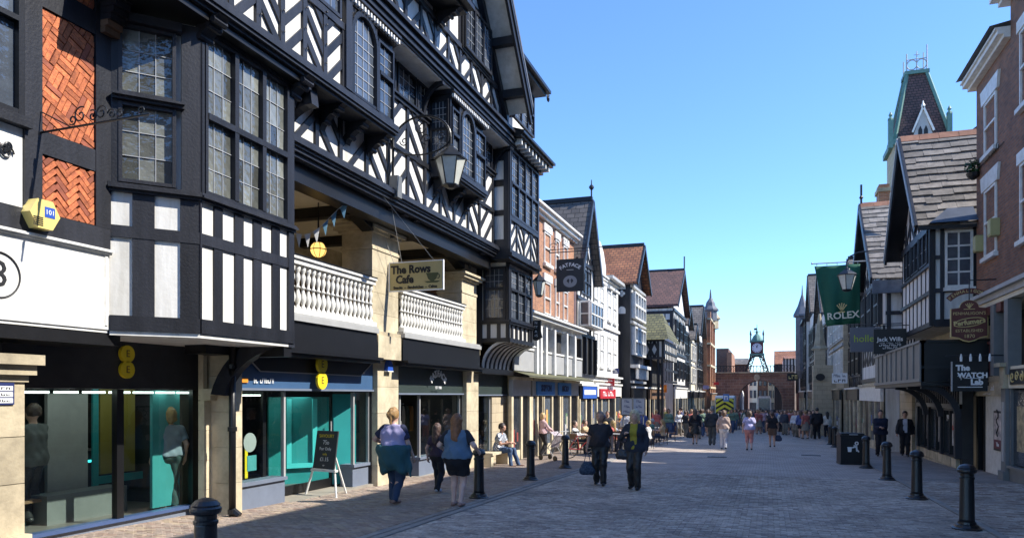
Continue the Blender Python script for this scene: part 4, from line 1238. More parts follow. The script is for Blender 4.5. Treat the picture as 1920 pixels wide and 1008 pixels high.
# lower bay
XR = -7.3; FRb = FL(XR); YR0 = 20.95
MB(FRb).box(YR0, YQ1, -1.5, -.05, 3.45, 5.72).out('lower_bay_wall', M_white, D)
window(D, FRb, YR0 + .1, YQ1 - .1, 4.02, 5.6, 3, 2, (3, 3), False, .07, .08, n0=-.05, n1=.04, pane_n=-.02, tierz=[4.95])
window(D, FW(YR0), -8.08, -7.38, 4.02, 5.6, 1, 2, (4, 3), False, .07, .08, n0=0, n1=.05, pane_n=.02, tierz=[4.95])
for s_ in (YR0, YQ1 - .1): box('corner_post', FRb, s_, s_ + .1, -.05, .03, 3.45, 5.72, M_black, D)
box('corner_post', FW(YR0), -7.37, -7.3, 0, .03, 3.45, 5.72, M_black, D)
box('corner_post', FW(YR0), -8.3, -8.12, 0, .03, 3.2, 5.72, M_black, D)
for F_, a_, b_ in ((FRb, YR0 - .05, YQ1 + .05), (FW(YR0), -8.15, -7.25)):
    molding(F_, a_, b_, [(3.9, 3.96, 0, .06), (3.96, 4.015, 0, .1)], 'window_sill', M_black, D)
    molding(F_, a_, b_, [(3.36, 3.48, 0, .05)], 'bottom_beam', M_black, D)
for k in range(5): box('timber', FRb, YR0 + .35 + k * .42, YR0 + .46 + k * .42, -.05, .012, 3.48, 3.9, M_black, D)
for x_ in (-7.98, -7.66): box('timber', FW(YR0), x_, x_ + .12, 0, .012, 3.48, 3.9, M_black, D)
# coved soffit with black ribs
def cove(y0, y1, x0, x1, z0, z1_, m, nm, k=8):
    vs = []; fs = []
    for i in range(k + 1):
        a = PI / 2 * i / k
        x = x0 + (x1 - x0) * (1 - math.cos(a)); z = z0 + (z1_ - z0) * math.sin(a)
        vs += [(x, y0, z), (x, y1, z), (x - .05, y1, z + .05), (x - .05, y0, z + .05)]
    for i in range(k):
        for j in range(4): fs.append((4 * i + j, 4 * i + (j + 1) % 4, 4 * i + 4 + (j + 1) % 4, 4 * i + 4 + j))
    fs += [(3, 2, 1, 0), (4 * k, 4 * k + 1, 4 * k + 2, 4 * k + 3)]
    MB().add(vs, fs).out(nm, m, D)
cove(YR0, YQ1 + .6, -8.1, -7.32, 2.6, 3.36, M_white, 'coved_soffit')
for k in range(7): cove(YR0 + .1 + k * .38, YR0 + .18 + k * .38, -8.07, -7.29, 2.58, 3.34, M_black, 'cove_rib')
box('frieze', FL(-8.0), 20.5, 27, -.3, .05, 2.42, 2.58, M_blk, D)

# ================================================================ signs, lamps and bunting on the left
M_cafe = mat('cafe_sign_gold', (.42, .34, .15), .5, .1, 1.5)
Yc_ = 15.0
x0_, x1_ = sX(731, Yc_), sX(830, Yc_)
zc0, zc1 = onY(780, 543, Yc_)[1], onY(780, 491, Yc_)[1]
S1 = thing('hanging_sign', 'gold cafe sign with a teacup hung in front of the stone pier', 'sign', (x0_, Yc_, zc0))
FS1 = FW(Yc_)
box('board', FS1, x0_, x1_, -.04, 0, zc0, zc1, M_cafe, S1)
MB(FS1).box(x0_ - .02, x0_, -.045, .005, zc0 - .02, zc1 + .02).box(x1_, x1_ + .02, -.045, .005, zc0 - .02, zc1 + .02).box(x0_, x1_, -.045, .005, zc1, zc1 + .02).box(x0_, x1_, -.045, .005, zc0 - .02, zc0).out('board_edge', M_ltr, S1)
text(S1, 'The Rows', FS1, (x0_ + .52, .005, zc1 - .16), .25, M_ltrb, sx=.95, off=.008)
text(S1, 'Cafe', FS1, (x0_ + .37, .005, zc1 - .38), .25, M_ltrb, sx=.95, off=.008)
text(S1, 'Snacks  -  Sandwiches  -  Cakes', FS1, (x0_ + .63, .005, zc0 + .06), .085, M_ltrb, off=.003)
cup = MB(FS1)
cx_, cz_ = x1_ - .25, zc0 + .28
cup.poly([(cx_ - .15, cz_ + .08), (cx_ - .10, cz_ - .05), (cx_ - .04, cz_ - .1), (cx_ + .04, cz_ - .1), (cx_ + .10, cz_ - .05), (cx_ + .15, cz_ + .08)], .003, .008)
cup.poly([(cx_ - .2, cz_ - .1), (cx_ - .12, cz_ - .14), (cx_ + .12, cz_ - .14), (cx_ + .2, cz_ - .1)], .003, .007)
cup.tube([(cx_ + .13 + .05 * math.sin(t), .006, cz_ + .05 * math.cos(t)) for t in [PI * i / 8 for i in range(9)]], .01, 4)
cup.out('teacup_emblem', mat('emblem_olive', (.07, .08, .03), .5, 0), S1)
MB().tube([(x0_ + .1, Yc_, zc1), (-8.1, Yc_ - .3, 5.5)], .006, 4).tube([(x1_ - .2, Yc_, zc1), (-7.5, Yc_ - 1.4, 5.9)], .006, 4).tube([(x0_ + .3, Yc_, zc1 + .0), (-7.6, Yc_ - .8, 5.9)], .006, 4).out('stay_wire', M_lgrey, S1)
# bunting
bt = thing('bunting', 'string of small white and blue triangular flags under the gallery ceiling', 'bunting', (-8.6, 11.5, 5))
pts = [(-8.3 - .2 * i, 10.7 + .55 * i, 4.75 - .06 * i + .03 * i * i) for i in range(8)]
pts = [Vector((sX(px, 12.2 + i * .08), 12.2 + i * .08, onY(px, py, 12.2 + i * .08)[1])) for i, (px, py) in enumerate(((552, 436), (568, 440), (585, 436), (602, 424), (618, 408), (634, 392), (655, 375)))]
MB().tube(pts, .004, 4).out('cord', M_ltr, bt)
for i in range(6):
    p, q = pts[i].lerp(pts[i + 1], .15), pts[i].lerp(pts[i + 1], .85)
    c_ = (p + q) / 2 + Vector((0, .01, -.26))
    MB().add([p, q, c_, p + Vector((0, .004, 0)), q + Vector((0, .004, 0)), c_ + Vector((0, .004, 0))], [(0, 1, 2), (5, 4, 3), (0, 3, 4, 1), (1, 4, 5, 2), (2, 5, 3, 0)]).out('pennant', M_ltr if i < 3 else mat('pennant_blue', (.15, .32, .45), .8, .05), bt)
# globe lantern in the gallery
yl = 13.2; xl = sX(597, yl); zl_ = onY(597, 468, yl)[1]
gl = thing('globe_lantern', 'lit round ceiling lantern hanging behind the nearer balustrade', 'lantern', (xl, yl, zl_ - .2))
MB().lathe((xl, yl, zl_), [(.16 * math.sin(PI * i / 10), -.16 * math.cos(PI * i / 10)) for i in range(1, 10)], 14).out('globe', mat_emit('lamp_glow', (.75, .45, .12), .9), gl, smooth=True)
MB().tube([(xl + .17 * math.cos(t), yl + .17 * math.sin(t), zl_) for t in [2 * PI * i / 20 for i in range(21)]], .01, 4, False).out('band', M_iron, gl)
for a in (0, PI / 2, PI / 4, -PI / 4): MB().tube([(xl + .17 * math.cos(a) * math.sin(t), yl + .17 * math.sin(a) * math.sin(t), zl_ + .17 * math.cos(t)) for t in [2 * PI * i / 20 for i in range(21)]], .007, 4, False).out('rib', M_iron, gl)
MB().lathe((xl, yl, zl_ + .14), [(.09, 0), (.07, .06), (.02, .1), (.012, .9)], 10).out('cap', M_iron, gl)

def lantern(name, label, c, w_, h, group=None, k=6):
    """hexagonal tapering street lantern hung by its crown; c is the top point"""
    t = thing(name, label, 'lantern', (c[0], c[1], c[2] - h), group)
    x, y, z = c
    def ring(rad, zz): return [(x + rad * math.cos(2 * PI * i / k + .3), y + rad * math.sin(2 * PI * i / k + .3), zz) for i in range(k)]
    zt_, zm_, zb_ = z - h * .30, z - h * .36, z - h * .95
    r1, r0_ = w_ / 2, w_ * .26
    roof = MB(); roof.lathe((x, y, 0), [(r1 * 1.12, zm_), (r1 * 1.14, zm_ + .02), (r1 * .95, zt_ + .02), (r1 * .35, z - h * .12), (r1 * .3, z - h * .08), (r1 * .12, z - h * .04), (r1 * .1, z)], k)
    rf = roof.out('roof', M_iron, t)
    a, b = ring(r1, zm_), ring(r0_, zb_)
    for i in range(k):
        j = (i + 1) % k
        MB().add([b[i], b[j], a[j], a[i]], [(0, 1, 2, 3)]).out('pane', M_lampglass, t)
        MB().tube([a[i], b[i]], .012 * w_ / .5, 4).out('glazing_bar', M_iron, t)
    MB().lathe((x, y, 0), [(r0_ * .5, zb_ - h * .07), (r0_ * 1.1, zb_ - .01), (r0_ * 1.1, zb_ + .015)], k).out('base', M_iron, t)
    return t
# big bracket lamp: px (845, 245..350)
xl = -6.15; yl_ = sY(845, xl)
zt_ = onX(845, 270, xl)[1]
LT = lantern('street_lantern', 'big black glazed lantern hanging from a curled iron arm in front of the herringbone wall', (xl, yl_, zt_), .62, onX(845, 270, xl)[1] - onX(845, 352, xl)[1])
xa = XW + .05
ar = MB()
LB = thing('lamp_bracket', 'curled wrought iron wall arm carrying the big lantern', 'bracket', (XW, yl_, zt_))
zarm = zt_ + .25
ar.tube([(xa, yl_, zt_ - .8), (xa, yl_, zt_ + .5)], .03, 6)
ar.out('wall_post', M_iron, LB)
MB().box(xa - .05, xa + .16, yl_ - .1, yl_ + .1, zt_ - 1.0, zt_ - .55).out('control_box', M_grey, LB)
x2 = xl
cxm = (xa + x2) / 2; rw = (x2 - xa) / 2
arc = [(cxm - rw * math.cos(PI * i / 20), yl_, zt_ + .15 + .5 * math.sin(PI * i / 20)) for i in range(21)]
MB().tube(arc + [(x2, yl_, zt_)], .024, 6).out('arm', M_iron, LB)
arc = [(cxm - rw * math.cos(PI * i / 16), yl_, zt_ + .15 - .3 * math.sin(PI * i / 16)) for i in range(17)]
MB().tube(arc, .018, 6).out('arm', M_iron, LB)
for c_, r_, tn, a_ in ((cxm, .17, 1.5, 1.5), (cxm + .1, .12, -1.4, -1.5), (cxm + .45, .1, 1.3, 0), (cxm - .4, .1, 1.3, 3)):
    MB().tube(scroll((c_, yl_, zt_ + .22 + (.2 if c_ == cxm else -.05)), r_, .02, tn, a_), .013, 5).out('scroll', M_iron, LB)
# small wall lantern by the lower bay, px 1010,535
xl = -6.9; y_ = sY(1011, xl); z_ = onX(1011, 512, xl)[1]
lantern('wall_lantern', 'small black wall lantern beside the lower bay of the tower', (xl, y_, z_), .4, .75)
b_ = thing('lamp_bracket', 'short iron arm holding the small wall lantern by the tower bay', 'bracket', (XR, y_, z_))
MB().tube([(-7.3, y_, z_ - .3), (-7.1, y_, z_ + .15), (xl, y_, z_ + .12), (xl, y_, z_)], .016, 5).out('arm', M_iron, b_)
# square hanging sign with clothes brand, px 1043-1095 x 485-545
Yh = 24.6
def hang_sign(label, px0, px1, py0, py1, Y, bm, xwall, arm_dy=.25, name='hanging_sign', scrolls=True, n=.03):
    x0, x1 = sX(px0, Y), sX(px1, Y)
    z0, z1_ = onY((px0 + px1) / 2, py1, Y)[1], onY((px0 + px1) / 2, py0, Y)[1]
    t = thing(name, label, 'sign', ((x0 + x1) / 2, Y, z0))
    box('board', FW(Y), x0, x1, -2 * n, 0, z0, z1_, bm, t)
    za_ = z1_ + arm_dy
    xe = x1 if xwall < x0 else x0
    MB().tube([(xwall, Y + n, za_), (xe + (.15 if xe == x1 else -.15), Y + n, za_)], .018, 5).out('arm', M_iron, t)
    for xx in (x0 + .12, x1 - .12): MB().tube([(xx, Y + n, z1_), (xx, Y + n, za_)], .008, 4).out('hanger', M_iron, t)
    if scrolls:
        MB().tube(scroll(((x0 + xwall) / 2, Y + n, za_ + .18), .16, .02, 1.4, 0), .01, 4).out('scroll', M_iron, t)
    return t, x0, x1, z0, z1_
M_slateboard = mat('slate_board', (.035, .04, .045), .6, .15, 3)
S2, a_, b_, c_, d_ = hang_sign('square dark slate sign with arched lettering and a round emblem beyond the tower bay', 1043, 1095, 485, 546, Yh, M_slateboard, -7.1)
F_ = FW(Yh); mx_ = (a_ + b_) / 2
arc_text(S2, 'FATFACE', F_, (mx_, .004, d_ - .75), .55, -.62, .62, .17, M_ltr, .006)
box('rule', F_, mx_ - .12, mx_ + .12, .002, .008, d_ - .38, d_ - .365, M_ltr, S2)
MB(F_).poly([(mx_ + .24 * math.cos(2 * PI * i / 24), c_ + .34 + .2 * math.sin(2 * PI * i / 24)) for i in range(24)], .001, .006).out('emblem_disc', mat('emblem_grey', (.35, .36, .37), .6, 0), S2)
MB(F_).poly([(mx_ - .12, c_ + .36), (mx_ - .05, c_ + .27), (mx_ - .02, c_ + .38), (mx_ - .06, c_ + .44)], .007, .01).poly([(mx_ + .12, c_ + .36), (mx_ + .05, c_ + .27), (mx_ + .02, c_ + .38), (mx_ + .06, c_ + .44)], .007, .01).out('emblem_mark', M_slateboard, S2)
# overhead iron frame rails above that sign
S2b = thing('iron_bracket', 'long ornate iron sign arm above the square slate sign', 'bracket', (-7.1, Yh, d_ + .6))
MB().tube([(-7.1, Yh, d_ + .34), (a_ + 1.6, Yh, d_ + .34)], .014, 4).out('arm', M_iron, S2b)
MB().tube([(-7.1, Yh, d_ + 1.1), (-6.5, Yh, d_ + .95), (a_ + .9, Yh, d_ + .36)], .01, 4).out('stay', M_iron, S2b)
for k in range(3): MB().tube(scroll((-6.85 + k * .3, Yh, d_ + .6), .13, .02, 1.4 * (-1) ** k, k), .009, 4).out('scroll', M_iron, S2b)
# carved shaped black sign px 990-1012 x 600-642
Ys = 23.4
x0_, x1_ = sX(996, Ys), sX(1014, Ys); z0_, z1_ = onY(1005, 638, Ys)[1], onY(1005, 600, Ys)[1]
S3 = thing('hanging_sign', 'small scalloped black sign with white lettering under the lower tower bay', 'sign', (x0_, Ys, z0_))
mx_ = (x0_ + x1_) / 2
MB(FW(Ys)).poly([(x0_, z0_ + .1), (mx_ - .05, z0_), (mx_ + .05, z0_), (x1_ + .05, z0_ + .1), (x1_, z0_ + .3), (x1_, z1_), (x0_, z1_), (x0_ + .02, z0_ + .3)], -.04, 0).out('board', M_blk, S3)
for k, s in enumerate(('N', 'ST', 'A', '+5')): text(S3, s, FW(Ys), (mx_, .003, z1_ - .09 - k * .14), .12, M_ltr)
# blackboard A-board in front of the door
def at_ground(px, py): x, y = onG(px, py); return Vector((x, y, gz(x, y)))
pb_ = at_ground(612, 930)
BB = thing('blackboard', 'chalk menu board on a white easel in front of the blue phone shop', 'sign board', pb_)
ang = R(-12)
Fb = Matrix.Translation((pb_.x, pb_.y, 0)) @ Matrix.Rotation(ang, 4, 'Z') @ FW(0)
zg = pb_.z
tilt = Matrix(((1, 0, 0, 0), (0, 1, -.16, .16 * .3), (0, 0, 1, 0), (0, 0, 0, 1)))
Fb = Fb @ tilt @ Matrix(((1.1, 0, 0, 0), (0, 1, 0, 0), (0, 0, 1.14, -.14 * zg), (0, 0, 0, 1)))
H = 1.12
MB(Fb).tube([(-.40, .05, zg), (-.16, .05, zg + 1.0)], .022, 6).out('leg', M_wpaint, BB)
MB(Fb).tube([(.36, .05, zg), (.12, .05, zg + 1.0)], .022, 6).out('leg', M_wpaint, BB)
MB(Fb).tube([(0.02, -.62, zg), (0, -.0, zg + 1.0)], .02, 6).out('leg', M_wpaint, BB)
MB(Fb).box(-.3, .3, .02, .1, zg + .44, zg + .48).out('ledge', M_wpaint, BB)
MB(Fb).box(-.26, .26, .06, .09, zg + .485, zg + 1.14).out('board', M_slateboard, BB)
for s, z_, sz, m_ in (('SAVOURY', 1.05, .095, M_yellow), ('75p', .94, .12, M_ltr), ('For Only', .83, .09, M_ltr), ('only', .74, .07, M_yellow), ('£1.15', .65, .11, M_ltr), ('or', .55, .06, M_ltr)):
    text(BB, s, Fb, (0, .095, zg + z_), sz, m_, .001, sx=.95)
# price board beside it
pm = at_ground(560, 915)
PB = thing('price_board', 'dark price list stand inside the doorway left of the blackboard', 'sign board', pm + Vector((-.5, .4, 0)))
px_, py_ = pm.x - .6, pm.y + .35
MB(FW(py_)).box(px_ - .22, px_ + .22, -.03, 0, pm.z + .75, pm.z + 1.2).out('board', M_slateboard, PB)
MB().box(px_ - .03, px_ + .03, py_ + .01, py_ + .05, pm.z, pm.z + .8).out('post', M_blk, PB)
for k in range(5): marks(PB, FW(py_), px_, .003, pm.z + 1.13 - k * .08, .34, .035, M_ltr, ((6,), (3, 2, 3), (4, 2, 3), (2, 3, 3), (2, 2, 2))[k])
# ================================================================ left side, farther buildings
def sash(th, F, s0, s1, z0, z1, lead=(2, 2), fm=None, lintel=None, n=.0, sill=True, name='window'):
    fm = fm or M_wpaint
    wn = window(th, F, s0, s1, z0, z1, 1, 2, lead, False, .07, .06, n0=n - .15, n1=n + .02, pane_n=n - .06, fm=fm, lm=fm, lead_w=.03, name=name)
    if lintel: box('lintel', F, s0 - .12, s1 + .12, n - .1, n + .05, z1 + .002, z1 + .3, lintel, th)
    if sill: box('sill', F, s0 - .1, s1 + .1, n - .1, n + .1, z0 - .12, z0 - .002, fm, th)
    return wn
def gable_roof_x(th, y0, y1, xf, xb, ze, za, m, over=.35, th_=.14, name='roof_slope', verge=None, shift=0.0):
    """roof with its ridge across the street direction; gable faces the street at xf (xb is the back)"""
    yc = (y0 + y1) / 2 + shift
    s = 1 if xf > xb else -1
    xo = xf + s * over
    for ya, nm in ((y0, 'near'), (y1, 'far')):
        d = ya - yc
        ye = ya + (.3 if d > 0 else -.3); zee = ze - .3 * (za - ze) / abs(d)
        MB().add([(xo, ye, zee), (xb, ye, zee), (xb, yc, za), (xo, yc, za), (xo, ye, zee + th_), (xb, ye, zee + th_), (xb, yc, za + th_), (xo, yc, za + th_)],
                 [(0, 1, 2, 3), (4, 7, 6, 5), (0, 4, 5, 1), (0, 3, 7, 4), (1, 5, 6, 2)]).out(name, m, th)
        if verge:
            F = FL(xf) if s > 0 else FR(xf)
            MB(F).bar((ye, zee + .02), (yc, za + .02), .24, over, over + .08).out('bargeboard', verge, th)
    box('ridge', Matrix.Identity(4), xo, xb, yc - .12, yc + .12, za + .05, za + th_ + .1, M_blk if m is not M_slate else M_ridge, th)
def facade(name, label, side, X, y0, y1, zt, m, depth=9, cat='building'):
    F = FL(X) if side > 0 else FR(X)
    t = thing(name, label, cat, (X, (y0 + y1) / 2, gz(0, (y0 + y1) / 2)))
    box('wall', F, y0, y1, -depth, 0, gz(0, y0) - .4, zt, m, t)
    return t, F
def shopfront(t, F, y0, y1, zg, zf, zt_, fcol, n=.0, posts=None, glass=None, pil=None):
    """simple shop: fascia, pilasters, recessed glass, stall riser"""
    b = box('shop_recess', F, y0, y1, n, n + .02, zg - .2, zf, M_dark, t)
    box('fascia', F, y0, y1, n + .0, n + .14, zf, zt_, fcol, t)
    box('fascia_cornice', F, y0, y1, n + .0, n + .22, zt_, zt_ + .1, pil or M_wpaint, t)
    k = posts or 3
    for i in range(k + 1):
        yy = y0 + (y1 - y0) * i / k
        box('pilaster', F, yy - .1, yy + .1, n + .02, n + .13, zg - .3, zf - .002, pil or M_stonel, t)
    for i in range(k):
        a, b2 = y0 + (y1 - y0) * i / k + .12, y0 + (y1 - y0) * (i + 1) / k - .12
        if b2 - a < .2: continue
        if i != k // 2:
            box('stall_riser', F, a, b2, n + .021, n + .1, zg - .3, zg + .4, pil or M_grey, t)
            box('shop_window', F, a, b2, n + .04, n + .06, zg + .402, zf - .01, glass or M_pane, t)
            for q in range(3):
                c_ = a + (b2 - a) * rnd.uniform(.05, .7); w_ = (b2 - a) * rnd.uniform(.12, .28); z_ = zg + rnd.uniform(.5, 1.3)
                col_ = rnd.choice(((.45, .4, .3), (.5, .5, .5), (.3, .06, .05), (.06, .1, .22), (.5, .3, .1), (.12, .2, .12)))
                box('display', F, c_, min(b2, c_ + w_), n + .061 + .002 * q, n + .064 + .002 * q, z_, min(zf - .05, z_ + rnd.uniform(.2, .7)), mat('display_%d' % int(col_[0] * 100 + col_[2] * 1000), col_, .6, .3, 8), t)
        else:
            box('door', F, a, b2, n + .021, n + .05, zg - .3, zf - .01, M_blk, t)

# orange brick Georgian front with a white gallery
XO = -8.3
yo0, yo1 = 23.35, sY(1076, XO)
E, F_ = facade('brick_building', 'orange brick town house with white sash windows above a white columned gallery', 1, XO, yo0 + 3.6, yo1, 8.75, M_brick_o)
E2 = E
box('wall', F_, yo0, yo0 + 3.58, -9, 0, 4.9, 8.74, M_brick_o, E)
z4 = lambda px, py: onX(px, py, XO)[1]
for a, b_ in ((1019, 1031), (1040, 1047), (1055, 1063)):
    sash(E, F_, sY(a, XO), sY(b_, XO), 6.95, 8.2, (2, 3), lintel=M_wpaint, n=.03)
    sash(E, F_, sY(a, XO), sY(b_, XO), 4.95, 6.25, (2, 3), lintel=M_wpaint, n=.03)
molding(F_, yo0, yo1, [(8.6, 8.72, 0, .15), (8.72, 8.85, 0, .3), (8.85, 8.93, 0, .42)], 'cornice', M_wpaint, E)
MB(F_).add([(yo0, .4, 8.95), (yo1, .4, 8.95), (yo1, -3.5, 11.4), (yo0, -3.5, 11.4)], [(0, 1, 2, 3)]).out('roof_slope', M_lslate, E)
molding(F_, yo0, yo1, [(4.3, 4.5, 0, .35), (4.5, 4.62, 0, .6), (4.62, 4.7, 0, .7)], 'cornice', M_wpaint, E)
MB(F_).add([(yo0, .7, 4.72), (yo1, .7, 4.72), (yo1, 0, 4.95), (yo0, 0, 4.95)], [(0, 1, 2, 3)]).out('lean_roof', M_slate, E)
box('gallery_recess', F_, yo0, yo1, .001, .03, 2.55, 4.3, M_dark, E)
for px in (1004, 1011, 1021, 1037, 1060, 1075):
    yy = sY(px, XO + .4)
    box('column', F_, yy - .11, yy + .11, .25, .5, 2.5, 4.298, M_wpaint, E)
box('gallery_rail', F_, yo0, yo1, .3, .4, 3.35, 3.42, M_wpaint, E)
box('gallery_front', F_, yo0, yo1, .32, .38, 2.6, 3.3, M_lgrey, E)
MB(F_).add([(yo0, .9, 2.42), (yo1, .9, 2.42), (yo1, .2, 2.62), (yo0, .2, 2.62), (yo0, .9, 2.36), (yo1, .9, 2.36)], [(0, 1, 2, 3), (4, 5, 1, 0)]).out('mossy_canopy', M_tile_m, E)
M_bsky = mat('sky_blue_fascia', (.05, .22, .55), .45, .05)
ya_, yb_ = sY(1010, XO), yo1
zg = gz(0, 28)
for y0, y1 in ((23.6, 25.6), (25.8, 27.2), (27.3, 29.7), (30.0, yo1 - .1)):
    shopfront(E, F_, y0, y1, zg, 1.75, 2.3, M_lgrey, n=.1, posts=2, pil=M_stonel)
for y0, y1, s_ in ((26.2, 28.6, 'SKIPTON'), (29.2, 31.2, 'MICRO')):
    box('sign_panel', F_, y0, y1, .25, .3, 1.78, 2.28, M_bsky, E)
    text(E, s_, F_, ((y0 + y1) / 2, .305, 2.03), .34, mat('navy_lettering', (.01, .02, .1), .5, 0), off=.01)

# tall steep gable with black half-timbering, px 1075-1120
XH = -8.2
H_, F_ = facade('gabled_building', 'tall narrow timbered building with a steep dark roof and a ball finial on its gable', 1, XH, yo1 + .02, sY(1113, XH), 7.8, M_white)
y0, y1 = yo1 + .02, sY(1113, XH)
yc = (y0 + y1) / 2
MB(F_).poly([(y0, 7.8), (y1, 7.8), (yc, 10.8)], -.4, 0).out('gable_wall', M_white, H_)
gable_roof_x(H_, y0, y1, XH, -17, 7.7, 10.9, M_tile_s, .35, .15, verge=M_black)
MB().tube([(XH + .3, yc, 10.9), (XH + .3, yc, 11.6)], .04, 6).lathe((XH + .3, yc, 11.45), [(.03, 0), (.12, .1), (.12, .18), (.03, .28), (.02, .5)], 8).out('finial', M_iron, H_)
reg = [(y0, 5.0), (y1, 5.0), (y1, 7.8), (yc, 10.7), (y0, 7.8)]
herring(H_, F_, [y0 + .06 + i * (y1 - y0 - .12) / 5 for i in range(6)], 8.0, 10.7, .0, reg, .12, .12, 3)
for z_ in (7.85, 6.15, 4.5, 2.6): box('timber', F_, y0, y1, .0, .09, z_, z_ + .16, M_black, H_)
for k in range(6): box('timber', F_, y0 + .02 + k * (y1 - y0 - .12) / 5, y0 + .1 + k * (y1 - y0 - .12) / 5, 0, .05, 4.66, 7.84, M_black, H_)
MB(F_).box(y0 + .5, y1 - .5, 0, .55, 4.9, 6.1).out('oriel', M_wpaint, H_)
window(H_, FL(XH + .55), y0 + .5, y1 - .5, 4.95, 6.05, 4, 2, (1, 1), False, .06, .06, n0=.001, n1=.05, pane_n=.02, fm=M_wpaint)
window(H_, FW(y0 + .5), XH + .06, XH + .5, 4.95, 6.05, 1, 2, (1, 1), False, .05, .05, n0=.001, n1=.05, pane_n=.02, fm=M_wpaint)
window(H_, F_, y0 + .8, y1 - .8, 6.5, 7.7, 3, 2, (1, 1), False, .06, .06, n0=0, n1=.08, pane_n=.03)
shopfront(H_, F_, y0, y1, gz(0, yc), 1.6, 2.2, M_blk, n=.06, posts=3)
box('sign_panel', F_, y0 + .3, y1 - .4, .21, .26, 1.62, 2.18, mat('royal_blue_sign', (.03, .10, .42), .5, .05), H_)
box('sign_strip', F_, y0 + .5, y1 - .7, .261, .27, 1.8, 2.02, M_ltr, H_)
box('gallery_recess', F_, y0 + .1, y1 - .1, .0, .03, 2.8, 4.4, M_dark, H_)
for k in range(4): box('post', F_, y0 + .1 + k * (y1 - y0 - .3) / 3, y0 + .24 + k * (y1 - y0 - .3) / 3, .031, .2, 2.76, 4.49, M_black, H_)

# tall white stucco building
XI = -8.35
y0, y1 = sY(1113, XH) + .02, 43.6
I_, F_ = facade('stucco_building', 'tall white stucco building with a curved parapet between timbered neighbours', 1, XI, y0, y1, 8.0, M_white)
ym = y0 + (y1 - y0) * .5
MB(F_).poly([(y0, 8.0), (ym, 8.0), (ym, 8.7), (ym - .6, 9.4), (ym - 1.3, 9.8), (y0 + .3, 9.9), (y0, 9.9)], -.5, .02).out('parapet', M_white, I_)
molding(F_, ym + .02, y1, [(8.0, 8.12, -.3, .15), (8.12, 8.28, -.3, .4)], 'cornice', M_lgrey, I_)
molding(F_, y0, ym, [(7.9, 8.02, 0, .14), (8.02, 8.1, 0, .22)], 'cornice', M_white, I_)
for k, yy in enumerate((y0 + .6, y0 + 2.1, ym + .5, ym + 2.0)):
    sash(I_, F_, yy, yy + .9, 5.9, 7.5, (2, 2), n=.03)
    box('hood', F_, yy - .15, yy + 1.05, 0, .2, 7.62, 7.74, M_white, I_)
    sash(I_, F_, yy, yy + .9, 3.3, 5.0, (2, 2), n=.03)
molding(F_, y0, y1, [(5.35, 5.5, 0, .12)], 'string_course', M_white, I_)
molding(F_, y0, y1, [(2.5, 2.7, 0, .15), (2.7, 2.8, 0, .3)], 'cornice', M_white, I_)
shopfront(I_, F_, y0, y1, gz(0, 39), 1.7, 2.3, M_white, n=.06, posts=4)
box('sign_panel', F_, y0 + 1, y0 + 5, .21, .28, 1.6, 2.1, mat('red_sign', (.45, .02, .03), .5, .05), I_)
marks(I_, F_, y0 + 3, .281, 1.85, 2.8, .25, M_ltr, (4, 6))

# dark building with an orange-brown tiled gable roof
XK = -7.75
y0, y1 = 44.3, 49.2
K_, F_ = facade('dark_building', 'dark timbered building with an orange brown tiled roof and arched blind windows', 1, XK, y0, y1, 8.6, M_black)
yc = (y0 + y1) / 2
MB(F_).poly([(y0, 8.6), (y1, 8.6), (yc, 10.8)], -.4, 0).out('gable_wall', M_black, K_)
gable_roof_x(K_, y0, y1, XK, -17, 8.6, 11.0, M_tile_o, .45, .15, verge=M_black)
FWk = FW(y0)
for px, py in ((1166, 536), (1166, 550), (1166, 582)):
    x_ = sX(px, y0)
    if py == 550:
        mb = MB(FWk)
        z_ = onY(px, py, y0)[1]
        for a in (0, PI / 2, PI, 3 * PI / 2): mb.poly([(x_ + .11 * math.cos(a) + .09 * math.cos(2 * PI * i / 8), z_ + .11 * math.sin(a) + .09 * math.sin(2 * PI * i / 8)) for i in range(8)], 0, .02)
        mb.out('quatrefoil', M_white, K_)
    else:
        z_ = onY(px, py, y0)[1]
        MB(FWk).poly([(x_ - .22, z_ - .18), (x_ + .22, z_ - .18), (x_ + .22, z_ + .05)] + [(x_ + .22 * math.cos(t), z_ + .05 + .2 * math.sin(t)) for t in [PI * i / 8 for i in range(1, 8)]] + [(x_ - .22, z_ + .05)], 0, .02).out('blind_window', M_white, K_)
for z0_, z1_ in ((6.4, 8.0), (4.2, 5.9)): window(K_, F_, y0 + .4, y1 - .4, z0_, z1_, 4, 2, (2, 3), False, .1, .12, n0=0, n1=.25, pane_n=.1, fm=M_wpaint, lm=M_wpaint)
for k in range(9): box('baluster', F_, y0 + .2 + k * .5, y0 + .32 + k * .5, .3, .42, 2.75, 3.4, M_wpaint, K_)
for k in range(5): MB(F_).poly([(y0 + .5 + k * .95 + .3 * math.cos(PI * i / 8), 8.2 - .3 + .25 * math.sin(PI * i / 8)) for i in range(9)], .0, .05).out('arch_panel', M_white, K_)
box('balcony_band', F_, y0, y1, 0, .5, 3.4, 3.6, M_white, K_)
for z_ in (2.5, 6.05, 8.2): box('string_course', F_, y0 - .05, y1, 0, .2, z_, z_ + .14, M_lgrey, K_)
shopfront(K_, F_, y0, y1, gz(0, 46), 1.5, 2.2, M_blk, n=.06, posts=3)

